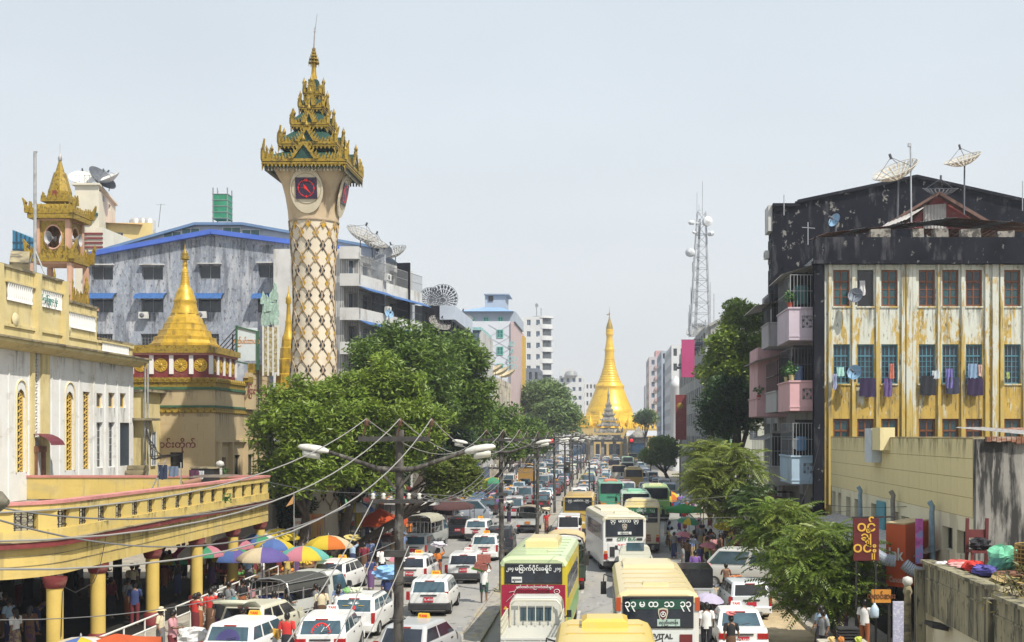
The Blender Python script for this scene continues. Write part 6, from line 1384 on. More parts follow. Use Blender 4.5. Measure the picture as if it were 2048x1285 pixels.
for bd_, s_, py in (('ink',.55,1105),('Canon',.32,1155)):
 if bd_ == 'ink': text('Ink', M('white_letter', (.7,.68,.64), .6), .62, sb, (xs0+.26,43.66,PZ(1108,44)), rz_l, sx=.8)
 else: text('Canon', M('pink_letter', (.6,.35,.3), .6), .28, sb, (xs0+.26,43.66,PZ(1158,44)), rz_l, sx=.75)
for nm, px, py, r0, lb in (('duct',1828,1135,.3,'corrugated grey duct passing in front of the red box sign'),('duct',1765,1110,.3,'corrugated grey duct between the maroon board and the red box sign')):
 t = thing('vent_duct', lb, 'duct', P(px,py,43.0)); b = MB(); r0 *= .75; c = P(px,py,43.0); prof = []
 pts = [c+Vector((-.35+.13*k,-.02*k,.12-.03*k*k*.3)) for k in range(7)]
 fine = [pts[0].lerp(pts[-1],k/24)+Vector((0,0,-.1*sin(pi*k/24))) for k in range(25)]
 b.tube(fine,[r0*(1 if k%2 else .86) for k in range(25)],14,0,True,False); b.build('ribbed_pipe', M('duct_grey', (.38,.42,.48), .4, .1, 3, metal=.3), t)
pb = thing('poster_banner', 'narrow violet pink poster fixed to the red box sign', 'banner', P(1838,1080,43)); MB().box(PX(1831,43.2),PX(1846,43.2),43.2,43.24,PZ(1128,43.2),PZ(1038,43.2)).build('print', M('violet_print', (.45,.1,.36), .5, .5, 4, layers=[((.2,.25,.5),(3,3,3),.55,.62,.9)]), pb)
mb_ = thing('maroon_signboard', 'maroon signboard with large yellow script under the tree', 'sign', (PX(1732,42.4),42.4,0)); xa, xb = PX(1707,42.4), PX(1758,42.4)
MB().box(xa,xb,42.4,42.52,PZ(1122,42.4),PZ(1037,42.4)).build('board', M('maroon_board', (.10,.015,.015), .5, .1, 2), mb_)
m_yl = M('yellow_letter', (.62,.36,.05), .5)
text('ဝင်', m_yl, .5, mb_, ((xa+xb)/2,42.385,PZ(1054,42.4))); text('ချို', m_yl, .42, mb_, ((xa+xb)/2,42.385,PZ(1074,42.4))); text('ဝင်း', m_yl, .5, mb_, ((xa+xb)/2-.05,42.385,PZ(1096,42.4))); text('II', m_yl, .3, mb_, (xb-.2,42.385,PZ(1114,42.4)))
b = MB(); b.seg((xa+.1,42.46,.1),(xa+.1,42.46,PZ(1034,42.4)),.07,.07); b.seg((xb-.1,42.46,.1),(xb-.1,42.46,PZ(1034,42.4)),.07,.07); b.seg((xa-.05,42.46,PZ(1036,42.4)),(xb+.6,42.46,PZ(1034,42.4)),.06,.06); b.build('post', m_iron, mb_)
og = thing('orange_signboard', 'small orange signboard with dark script at the foot of the tree', 'sign', (PX(1762,42),42,0)); xa, xb = PX(1743,42), PX(1782,42)
MB().box(xa,xb,42,42.08,PZ(1206,42),PZ(1180,42)).build('board', M('amber_board', (.55,.24,.04), .5, .1, 2), og); text('လုလင်ဆေး', M('brown_letter', (.14,.05,.02), .6), .26, og, ((xa+xb)/2,41.985,PZ(1193,42)), sx=.75)
MB().seg((xb-.05,42.1,.1),(xb-.05,42.1,PZ(1178,42)),.09,.09).build('post', m_iron, og)
it = thing('internet_sign', 'small black sign lettered INTERNET on the balcony block', 'sign', (10.5,78,3.4)); MB().box(PX(1520,78),PX(1552,78),78,78.1,PZ(990,78),PZ(978,78)).build('board', M('black_sign', (.015,.02,.03), .4), it); text('INTERNET', M('white_letter'), .26, it, (PX(1536,78),77.99,PZ(984,78)), sx=.62); MB().box(PX(1550,78),11.8,78.02,78.08,PZ(986,78),PZ(983,78)).build('bracket', m_iron, it)
sp_ = thing('sidewalk_awnings', 'red and dark shopfronts under the balcony block', 'shopfront', (11,78,0))
MB().box(10.7,11.7,70,90,.1,3.3).build('shop_wall', M('oxblood_front', (.14,.02,.02), .6, .2, 1), sp_); MB().box(10.65,10.7,71,75,.2,2.7).build('shop_opening', GL('black'), sp_); MB().box(10.65,10.7,77,82,.2,2.7).build('shop_opening', GL('black'), sp_)
m_conc = M('stained_canopy_concrete', (.26,.235,.15), .9, .2, 1.2, layers=[((.05,.048,.036),(1.8,1.8,.2),.46,.62,.9),((.36,.31,.18),(3.5,3.5,.3),.58,.68,.7),((.03,.03,.028),(5,5,2),.6,.68,.7)], bump=.3)
cc = thing('canopy_building', 'stained concrete canopy wall with piled junk on its roof', 'building', (11,35,0))
X0 = 9.85
def slabpiece(y0, y1, zt, zb, nm='canopy_fascia'):
 b = MB(); b.box(X0,X0+.3,y0,y1,zb,zt); b.box(X0-.08,X0+.34,y0,y1,zt,zt+.1); b.box(X0-.03,X0,y0,y1,zt-.45,zt-.4); b.build(nm, m_conc, cc)
slabpiece(31.75,38.3,3.5,2.0); slabpiece(24,31.2,3.35,1.6)
MB().box(X0-.15,X0+.3,31.25,31.7,1.5,3.3).build('concrete_fin', m_conc, cc)
MB().box(X0-.25,X0+.02,38.0,38.35,0.1,3.3).build('corner_post', m_conc, cc)
b = MB(); b.box(X0+.3,22,24,38.3,3.3,3.42); b.build('roof_deck', m_dirt, cc)
b = MB(); b.box(X0+.25,X0+.35,24,38,.1,2.1); b.box(X0,22,38,38.3,0.1,3.3); b.build('yellow_wall', m_clow, cc)
MB().obox((X0-.1,36.3,1.85),(.5,.9,.12),0,0,.0,.2).build('light_bracket', m_iron, cc)
LEAF = {}
def leafmat(k, col, col2=None, tr=.35):
 if k not in LEAF: LEAF[k] = M('foliage_'+k, col, .45, .45, .9, trans=tr, layers=[([c*.55 for c in col],(3,3,3),.55,.68,.7),((.30,.26,.06),(2.2,2.2,2.2),.66,.74,.55),(col2 or [c*1.8 for c in col],(.5,.5,.5),.5,.66,.6)], spec=.5)
 return LEAF[k]
m_bark = M('tree_bark', (.075,.058,.045), .9, .3, 4, bump=.4)
def tree(name, label, base, crown_c, rad, nclump, nleaf, ls, lm, seed, cr=1.0, limbs=7, trunk_r=.28, group=None, upper=.15, bark=None, inner=.55):
 """trunk and limbs reach clumps of small leaves spread through the crown; clumps sit unevenly so gaps show between them"""
 rr = random.Random(seed); t = thing(name, label, 'tree', base, 0, group)
 c = Vector(crown_c); R = Vector(rad); base = Vector(base); b = MB(); clumps = []
 while len(clumps) < nclump:
  v = Vector((rr.gauss(0,1),rr.gauss(0,1),rr.gauss(0,1))).normalized()
  k = rr.uniform(inner,1)**.7
  if v.z < -.75: continue
  p = c+Vector((v.x*R.x,v.y*R.y,v.z*R.z))*k*rr.uniform(.85,1.08)
  clumps.append((p, cr*rr.uniform(.6,1.25)))
 fork = base.lerp(c,.5); fork.z = max(base.z+.3*(c.z-base.z), fork.z-.1*R.z)
 bend = Vector((rr.uniform(-.3,.3),rr.uniform(-.3,.3),0))
 tb = MB(); tb.tube([base,base.lerp(fork,.5)+bend,fork],[trunk_r*1.25,trunk_r,trunk_r*.8],9)
 for i in range(limbs):
  p, r_ = clumps[i*len(clumps)//limbs]; mid = fork.lerp(p,.5)+Vector((rr.uniform(-.5,.5),rr.uniform(-.5,.5),rr.uniform(0,.6)))
  tb.tube([fork,mid,p],[trunk_r*.55,trunk_r*.32,trunk_r*.1],6)
  for j in range(2):
   p2 = clumps[(i*len(clumps)//limbs+1+j)%len(clumps)][0]
   if (p2-mid).length < 3.5: tb.tube([mid,mid.lerp(p2,.6)+Vector((0,0,.2)),p2],[trunk_r*.25,trunk_r*.15,.02],5)
 tb.build('trunk', bark or m_bark, t)
 per = max(4,nleaf//len(clumps)); vs = []; fs = []
 for p, r_ in clumps:
  for _ in range(int(per*r_*r_/cr/cr)+3):
   v = Vector((rr.gauss(0,1),rr.gauss(0,1),rr.gauss(0,1)+upper*2)).normalized()
   q = p+Vector((v.x,v.y,v.z*.72))*r_*(rr.random()**.45)
   u = (Vector((rr.gauss(0,1),rr.gauss(0,1),rr.gauss(-.25,.6)))+v*.6).normalized()
   w = u.cross(Vector((rr.gauss(0,.5),rr.gauss(0,.5),1))); w = w.normalized() if w.length > .01 else u.orthogonal()
   s_ = ls*rr.uniform(.65,1.3); o = len(vs); n_ = u.cross(w)*s_*.18
   vs += [q-u*s_, q-w*s_*.42+n_, q+u*s_, q+w*s_*.42+n_]; fs.append((o,o+1,o+2,o+3))
 b = MB(); b.add(vs,fs,0,False); b.build('crown', lm, t)
 return t
G1 = leafmat('bright', (.17,.25,.025), (.29,.38,.05)); G2 = leafmat('deep', (.11,.19,.025), (.19,.28,.04)); G3 = leafmat('blackish', (.028,.07,.018), (.06,.13,.022)); G4 = leafmat('hazy', (.15,.23,.07), (.22,.31,.10)); G5 = leafmat('lime', (.15,.20,.03), (.22,.27,.05), .4)  # blackish: shade of the lower crowns put into the leaf colour
def TR(name, label, px, d, pyt, pyb, wpx, nclump, nleaf, ls, lm, seed, cr=1.1, ry=None, **k):
 zt, zb = PZ(pyt,d), PZ(pyb,d); rx = wpx*d/F/2; cz = (zt+zb)/2; rz_ = (zt-zb)/2
 bx0 = PX(px,d); bx0 = min(bx0,-15.9) if bx0 < 0 else max(bx0,8.3)
 return tree(name, label, (bx0,d,.1), (PX(px,d),d,cz), (rx-cr*.3,(ry or rx)-cr*.3,max(.5,rz_-cr*.4)), int(nclump*1.2), int(nleaf*1.15), ls, lm, seed, cr, **k)
GR = 'street trees before the left buildings'
TR('street_tree','bright leafy tree nearest the arcade in front of the clock tower', 612, 66, 748, 1045, 228, 88, 20000, .17, G1, 1, 1.0, 2.6, group=GR)
TR('street_tree','broad bright green tree in the middle of the left row', 752, 69, 700, 1012, 270, 108, 27000, .17, G1, 2, 1.05, 3.2, group=GR)
TR('street_tree','tall dark tree rising highest against the apartment block', 800, 84, 632, 900, 245, 85, 20000, .19, G2, 3, 1.25, 3.5, group=GR)
TR('street_tree','dark tree crown ending the left row beside the navy building', 915, 92, 665, 900, 140, 62, 14000, .21, G2, 4, 1.2, 3.0, group=GR)
TR('street_tree','shaded tree whose trunk leans over the left pavement stalls', 690, 75, 850, 1020, 280, 60, 12000, .2, G3, 5, 1.15, 2.6, group=GR)
TR('street_tree','low drooping yellow-green tree hanging over the left kerb', 905, 72, 905, 1012, 112, 36, 8000, .15, G5, 6, .65, 1.8, group=GR, upper=.4)
TR('street_tree','dark tree between the low drooping tree and the far junction', 985, 118, 800, 960, 120, 50, 9000, .24, G2, 7, 1.4, 4, group=GR)
TR('street_tree','dark tree filling the gap under the navy building', 880, 104, 770, 1000, 130, 55, 11000, .22, G3, 16, 1.2, 3, group=GR)
TR('street_tree','hazy domed tree standing right below the white apartment tower', 1090, 235, 756, 850, 100, 50, 8000, .42, G4, 8, 2.2, 5, group=GR)
TR('street_tree','hazy spreading tree just left of the golden pagoda', 1118, 225, 795, 880, 105, 46, 8000, .42, G4, 9, 2.1, 5, group=GR)
TR('street_tree','dark olive tree beyond the traffic signal on the left', 1050, 160, 832, 930, 120, 50, 8000, .3, G2, 10, 1.7, 4, group=GR)
TR('street_tree','small dark shrubby tree right behind the arcade end', 572, 70, 965, 1050, 85, 30, 6000, .14, G3, 11, .8, 1.5, group=GR)
GQ = 'street trees on the right pavement'
TR('street_tree','tall dark green tree covering the front of the balcony block', 1480, 97, 580, 900, 150, 90, 24000, .21, G1, 12, 1.25, 3.0, group=GQ)
TR('street_tree','dark lower tree under the tall one on the right', 1455, 93, 740, 900, 110, 48, 10000, .2, G3, 13, 1.1, 2.5, group=GQ)
TR('street_tree','small dense rounded tree far along the right pavement', 1322, 165, 868, 945, 82, 42, 7000, .26, G2, 14, 1.2, 2.6, group=GQ)
TR('street_tree','sliver of hazy greenery right of the pagoda', 1290, 330, 822, 850, 40, 20, 2500, .5, G4, 15, 2.2, 5, group=GQ)
def frond_mesh(L_, n, seed, m):
 rr = random.Random(seed); b = MB()
 def ax(t): return Vector((t*L_, 0, -.36*L_*t*t+.14*L_*t))
 for i in range(n):
  t = .12+.88*i/(n-1); p = ax(t); ll = L_*.30*(1-.55*abs(t-.45)); wd = L_*.046
  for sg_ in (-1,1):
   d_ = Vector((.55,sg_*.85,-.28-.25*rr.random())).normalized(); q = p+d_*ll; w = Vector((.8,-sg_*.5,.1)).normalized()*wd
   mid = p+d_*ll*.5+Vector((0,0,.02)); b.add([p,mid-w,q,mid+w],[(0,1,2,3)])
 return b
def feather_tree(label, px, d, pyt, pyb, wpx, nfr, L_, lm, seed, ry=None, bpx=None, rmin=.4):
 rr = random.Random(seed); zt, zb = PZ(pyt,d), PZ(pyb,d); rx = wpx*d/F/2; ry = ry or rx*.8; cz = (zt+zb)/2; rz_ = (zt-zb)/2
 c = Vector((PX(px,d),d,cz)); base = Vector((max(8.3,PX(bpx or px,d)),d,.1)); t = thing('feather_leaf_tree', label, 'tree', base, 0, 'feathery trees on the right pavement')
 tb = MB(); fork = base.lerp(c,.6); tb.tube([base,base.lerp(fork,.5)+Vector((.15,0,0)),fork],[.2,.15,.12],8)
 b = MB(); tips = []
 fm = [frond_mesh(L_,9,s_,lm) for s_ in range(4)]
 nst = max(10,nfr//9)
 for i in range(nst):
  v = Vector((rr.gauss(0,1),rr.gauss(0,1),rr.gauss(.08,.85))).normalized(); k = rr.uniform(rmin,1)**.6
  tips.append(c+Vector((v.x*(rx-L_*.55),v.y*(ry-L_*.45),v.z*(rz_-L_*.2)))*k)
 for i, p in enumerate(tips):
  if i%3 == 0: tb.tube([fork,fork.lerp(p,.5)+Vector((0,0,.2)),p],[.07,.045,.015],5)
  for j in range(9):
   a = 2*pi*j/9+rr.uniform(-.3,.3); e_ = rr.uniform(-.6,.55); s_ = rr.uniform(.65,1.1)
   R = Matrix.Rotation(a,3,'Z')@Matrix.Rotation(-e_,3,'Y')@Matrix.Rotation(rr.uniform(-.4,.4),3,'X')
   f = fm[rr.randrange(4)]; b.add([p+R@(Vector(v)*s_) for v in f.v], f.f)
 b.build('crown', lm, t); tb.build('trunk', m_bark, t); return t
FL = leafmat('feather', (.14,.21,.03), (.28,.33,.06), .35); FM = leafmat('feather_pale', (.17,.225,.035), (.32,.36,.09), .35)
feather_tree('feathery tree nearest the camera above the pavement stall', 1642, 44, 1024, 1262, 285, 1200, .85, FL, 1, 1.7, 1590, .3)
feather_tree('feathery crown reaching towards the parked silver van', 1560, 52, 985, 1150, 205, 640, .9, FL, 2, 1.6, 1595)
feather_tree('feathery olive tree in the middle of the right pavement', 1455, 66, 872, 1045, 205, 760, 1.0, FM, 3, 2.2, 1470)
feather_tree('pale lime tree behind the olive feathery one', 1412, 73, 868, 1000, 130, 420, 1.1, FM, 4, 2.2)
feather_tree('dark feathery tree in shade before the balcony shops', 1500, 64, 955, 1060, 110, 260, 1.0, leafmat('feather_dark', (.05,.09,.02)), 5, 2)  # its shade is put into the darker leaf colour
m_pole = M('old_concrete_pole', (.085,.078,.07), .9, .25, 3, layers=[((.022,.02,.02),(4,4,1),.5,.66,.8),((.2,.19,.17),(6,6,3),.6,.68,.6)], bump=.2, spec=.2)
m_steelk = M('dark_steel', (.045,.042,.04), .6, .3, 4)
m_lampw = M('lamp_white', (.55,.54,.50), .45, .1, 4, layers=[((.3,.28,.25),(3,3,3),.55,.7,.5)])
m_wire = M('cable_grey', (.14,.14,.14), .6, .1, 2)
m_wirel = M('cable_bright', (.30,.29,.27), .5, .1, 2)
PY = [29.3+29.0*i for i in range(12)]
pole_tops = []
def lamp_head(mb_parent, tip, dirx, s=1.0):
 o = MB(); c = Vector(tip); L_ = .74*s; d_ = Vector((dirx,0,.16)).normalized(); up = Vector((0,0,1))
 rings = []
 for t_, w, h in ((0,.05,.05),(.08,.11,.08),(.3,.16,.12),(.7,.16,.12),(.93,.1,.08),(1,.03,.03)):
  p = c+d_*L_*t_
  rings.append([p+Vector((0,cos(a)*w,0))+up*(sin(a)*h if sin(a) > 0 else sin(a)*h*.5) for a in [2*pi*k/10 for k in range(10)]])
 o.loft(rings); h_ = o.build('lamp_head', m_lampw, mb_parent)
 q = MB(); q.loft([[c+d_*L_*t_+Vector((0,cos(a)*w,-.06+min(0,sin(a))*.16)) for a in [2*pi*k/10 for k in range(10)]] for t_, w in ((.3,.05),(.4,.12),(.75,.12),(.85,.05))]); q.build('lamp_lens', M('lamp_lens', (.5,.5,.45), .2), h_)
for i, y in enumerate(PY):
 x = -5.02; nm = ['nearest','second','third','fourth','fifth','sixth','seventh','eighth','ninth','tenth','eleventh','twelfth'][i]
 lean = random.Random(i).uniform(-.08,.08)
 t = thing('power_pole', f'{nm} concrete power pole along the median, counting from the camera', 'pole', (x,y,.09), 0, 'power poles along the median')
 top = 7.62 if i < 3 else 7.3+.3*(i%2)
 b = MB(); b.tube([(x,y,.0),(x+lean,y,top)],[.135,.095],10); b.build('shaft', m_pole, t)
 ins = []
 b = MB(); b.box(x-1.05,x+1.05,y-.19,y-.1,top-.42,top-.3) if i else b.box(x-.9,x+.8,y-.24,y-.14,top-.28,top-.16); b.build('crossarm', m_steelk, t)
 for k, dx in enumerate((-.8,0,.75)):
  q = MB(); zz = top-.3 if i else top-.16
  q.tube([(x+dx,y-.15,zz),(x+dx+.08,y-.15,zz+.3)],.02,5); q.lathe([(.03,0),(.07,.03),(.04,.08),(.075,.12),(.04,.17),(.0,.2)],8,(x+dx+.08,y-.15,zz+.24)); q.build('insulator', M('insulator_brown', (.10,.05,.03), .3), t); ins.append(Vector((x+dx+.08,y-.15,zz+.42)))
 b = MB(); z2 = top-1.75; b.box(x-.62,x+.62,y-.24,y-.15,z2,z2+.09); b.build('lower_crossarm', m_steelk, t); low = []
 for dx in (-.55,-.3,.3,.55):
  q = MB(); q.lathe([(.025,0),(.06,.04),(.035,.09),(.06,.13),(0,.16)],7,(x+dx,y-.2,z2+.09)); q.build('insulator', M('insulator_white', (.55,.54,.5), .3), t); low.append(Vector((x+dx,y-.2,z2+.24)))
 z3 = top-.95
 for sg_ in (-1,1):
  b = MB(); tip = (x+sg_*1.62,y-.1,z3+.42); b.tube([(x,y-.12,z3),(x+sg_*.45,y-.12,z3+.02),(x+sg_*.6,y-.11,z3+.08),tip],[.07,.065,.055,.045],7); b.seg((x,y-.1,z3-.5),(x+sg_*.4,y-.1,z3-.02),.05,.05); b.build('lamp_arm', m_pole, t); lamp_head(t, tip, sg_)
 if i in (0,1): MB().box(x-.28,x+.28,y-.28,y+.05,4.6,4.75).build('bracket_box', m_steelk, t)
 b = MB(); [b.tube([(x+.19*cos(a),y+.19*sin(a),z_) for a in [2*pi*k/8 for k in range(9)]],.012,4,cap=False) for z_ in (2.2,3.1,4.0)]; b.build('clamp_band', m_steelk, t)
 pole_tops.append((ins,low))
def wire(a, b_, sag, r, mat, label, n=14, grp='overhead wires'):
 a, b_ = Vector(a), Vector(b_)
 mb2 = MB(); mb2.tube([a.lerp(b_,k/n)-Vector((0,0,4*sag*(k/n)*(1-k/n))) for k in range(n+1)],r,4)
 o = mb2.build('overhead_wire', mat); tag(o,label,'wire',grp); return o
span = ['from the nearest pole','between first and second poles','between second and third poles','between third and fourth poles','between fourth and fifth poles','between fifth and sixth poles','between sixth and seventh poles']
for i in range(7):
 ins, low = pole_tops[i]
 for k, nm in enumerate(('left','middle','right')):
  if i == 0: wire(ins[k], ins[k]+Vector((-.15,-28.0,.0)), (1.2,1.45,1.7)[k], .012, m_wirel, f'{nm} thick wire sagging from the nearest pole towards the camera', 20)
  wire(ins[k], pole_tops[i+1][0][k], 1.0, .013 if i < 3 else .014, m_wirel if i < 2 else m_wire, f'{nm} upper wire {span[i+1] if i < 6 else "beyond the seventh pole"}')
 for k, nm in enumerate(('outer left','inner left','inner right','outer right')):
  wire(low[k], pole_tops[i+1][1][k], .8, .015, m_wire, f'{nm} lower wire {span[i+1] if i < 6 else "beyond the seventh pole"}')
  if i == 0 and k < 3: wire((low[k].x,low[k].y,(5.95,5.3,4.85)[k]), P((545,650,705)[k],1330,(19,22,24)[k]), .12, .013, m_wirel, ('outermost','middle','innermost')[k]+' service wire dropping steeply from the nearest pole', 10)
wire(P(-60,1003,24),P(545,1004,24.6) ,.35,.022,m_wire,'upper dark cable strung across the front of the arcade terrace',18)
wire(P(-60,1022,20),P(700,1010,27),.75,.02,m_wire,'sagging dark cable crossing the arcade fascia',20)
wire(P(-40,1240,22),P(790,1085,29),.5,.011,m_wire,'thin cable crossing low before the arcade columns',18)
wire(P(528,962,40),P(800,985,29.4),.15,.011,m_wire,'thin cable from the terrace end to the nearest pole')
wire(P(795,985,29.3),P(1560,975,75),.5,.013,m_wire,'thin cable crossing the whole street to the right balconies',24)
wire(P(1000,1022,58),P(1700,1022,60),.35,.012,m_wire,'level cable crossing the street before the city bus',20)
wire(P(1650,1010,60),P(2020,990,40),.25,.014,m_iron,'dark cable in front of the low cream wall')
wire(P(1640,880,67),P(1600,1010,60),.4,.014,m_iron,'cable dropping from the black corner of the yellow apartments')
dl = thing('lamp_hood', 'dark rounded lamp hood jutting in at the left edge', 'street lamp', P(-4,1004,15)); b = MB(); c = P(0,1004,15); b.tube([c+Vector((-.5,0,.03)),c+Vector((-.2,0,.02)),c+Vector((0,0,0)),c+Vector((.1,0,-.01))],[.14,.15,.13,.04],12); b.build('hood', M('soiled_hood', (.12,.11,.08), .7, .4, 6), dl); b = MB(); b.tube([c+Vector((-1.4,0,.1)),c+Vector((-.45,0,.05))],.05,6); b.build('arm', m_steelk, dl)
for px, py, d, c, lb in ((1104,886,150,'r','red traffic signal over the left carriageway'),(1263,884,190,'r','red traffic signal over the right carriageway'),(1022,938,118,'k','dark round signal lamp on the left road gantry'),(1133,940,118,'k','dark round signal lamp near the fourth pole')):
 t = thing('traffic_signal', lb, 'traffic light', P(px,py,d)); x, y, z = P(px,py,d)
 b = MB(); b.box(x-.28,x+.28,y,y+.3,z-.35,z+.75); b.build('housing', m_steelk, t); b = MB(); b.lathe([(0,0),(.26,0),(.26,.12)],14); o = b.build('lens', local=True, mats=M('signal_red', (.6,.02,.03), .3, emit=1.2) if c == 'r' else M('signal_dark', (.03,.03,.03), .3), parent=t); o.rotation_euler = (-pi/2,0,0); o.location = Vector((0,-.14,.35))if 0 else Vector((0,-.13,.2))
 b = MB(); b.tube([(x,y+.2,z+.6),(x+(2.2 if px < 1200 else 3),y+.3,z+.7)],.05,5); b.build('gantry_arm', m_steelk, t); b = MB(); xx = x+(2.2 if px < 1200 else 3); b.tube([(xx,y+.3,0),(xx,y+.3,z+.75)],.08,6); b.build('post', m_steelk, t)
PAINT = M('vehicle_paint', (.7,.7,.7), .28, .05, .8, objcol=True, spec=.6, layers=[((.42,.36,.27),(1.3,1.3,2.2),.60,.85,.35)])
m_tyre = M('tyre_rubber', (.022,.021,.02), .85, .2, 5); m_rim = M('wheel_rim', (.32,.32,.33), .4, .2, 4, metal=.5)
m_trim = M('black_trim', (.03,.03,.032), .55, .2, 5); m_tail = M('tail_lamp', (.33,.012,.012), .2, .3, 8); m_head = M('head_lamp', (.6,.6,.6), .12, .1, 6); m_amber = M('amber_lamp', (.55,.2,.02), .25)
m_plate = M('red_plate', (.42,.02,.04), .5, .08, 6); m_plw = M('plate_letter', (.72,.68,.66), .6); m_platb = M('black_plate', (.03,.03,.03), .5); m_plo = M('orange_plate', (.5,.17,.03), .5)
m_taxi = M('taxi_yellow', (.66,.42,.03), .45, .08, 4); m_chr = M('bright_metal', (.5,.5,.5), .25, .1, 3, metal=.7)
GV = GL('dark'); GVb = M('glass_blue_tint', (.045,.085,.11), .08, .35, 1.5, spec=.8); GVk = GL('black')
def wheel(t, x, y, r=.3, w=.2):
 def mk():
  b = MB(); pr = [(r*.62,-w/2),(r*.93,-w/2),(r,-w*.3),(r,w*.3),(r*.93,w/2),(r*.62,w/2)]; b.lathe(pr,18)
  me = b.mesh('tyre', m_tyre); me.transform(Matrix.Rotation(pi/2,4,'Y')); return me
 def mk2():
  b = MB(); b.lathe([(0,w*.42),(r*.2,w*.44),(r*.28,w*.3),(r*.6,w*.36),(r*.64,w*.46)],14); b.lathe([(0,-w*.42),(r*.2,-w*.44),(r*.28,-w*.3),(r*.6,-w*.36),(r*.64,-w*.46)],14)
  me = b.mesh('rim', m_rim); me.transform(Matrix.Rotation(pi/2,4,'Y')); return me
 o = inst('wheel',('tyre',r,w),mk,t,(x,y,r)); ORG[o.name] = (0,0,0); inst('rim',('rim',r,w),mk2,o,(0,0,0))
def rsec(y, hw, zb, zt, rb=.1, rt=.1, tuck=.06):
 """a rounded body section across the car"""
 pts = [(hw-tuck-rb,zb),(hw-tuck,zb+rb*.5),(hw,zb+(zt-zb)*.45),(hw-.01,zt-rt),(hw-rt*.4,zt-rt*.3),(hw-rt*1.2,zt)]
 return [(x,y,z) for x,z in pts]+[(-x,y,z) for x,z in reversed(pts)]
def qpanel(mb, a, b_, c, d, th, m=0):
 """a thin pane on four corners, thickened outwards"""
 a, b_, c, d = map(Vector,(a,b_,c,d)); n = (b_-a).cross(d-a).normalized()*th
 mb.add([a,b_,c,d,a+n,b_+n,c+n,d+n],[(4,5,6,7),(0,4,7,3),(1,2,6,5),(0,1,5,4),(3,7,6,2)],m)
def inset(a, b_, c, d, k0, k1, z0, z1):
 a, b_, c, d = map(Vector,(a,b_,c,d)); f = lambda u,v: (a.lerp(b_,u)).lerp(d.lerp(c,u),v)
 return f(k0,z0), f(k1,z0), f(k1,z1), f(k0,z1)
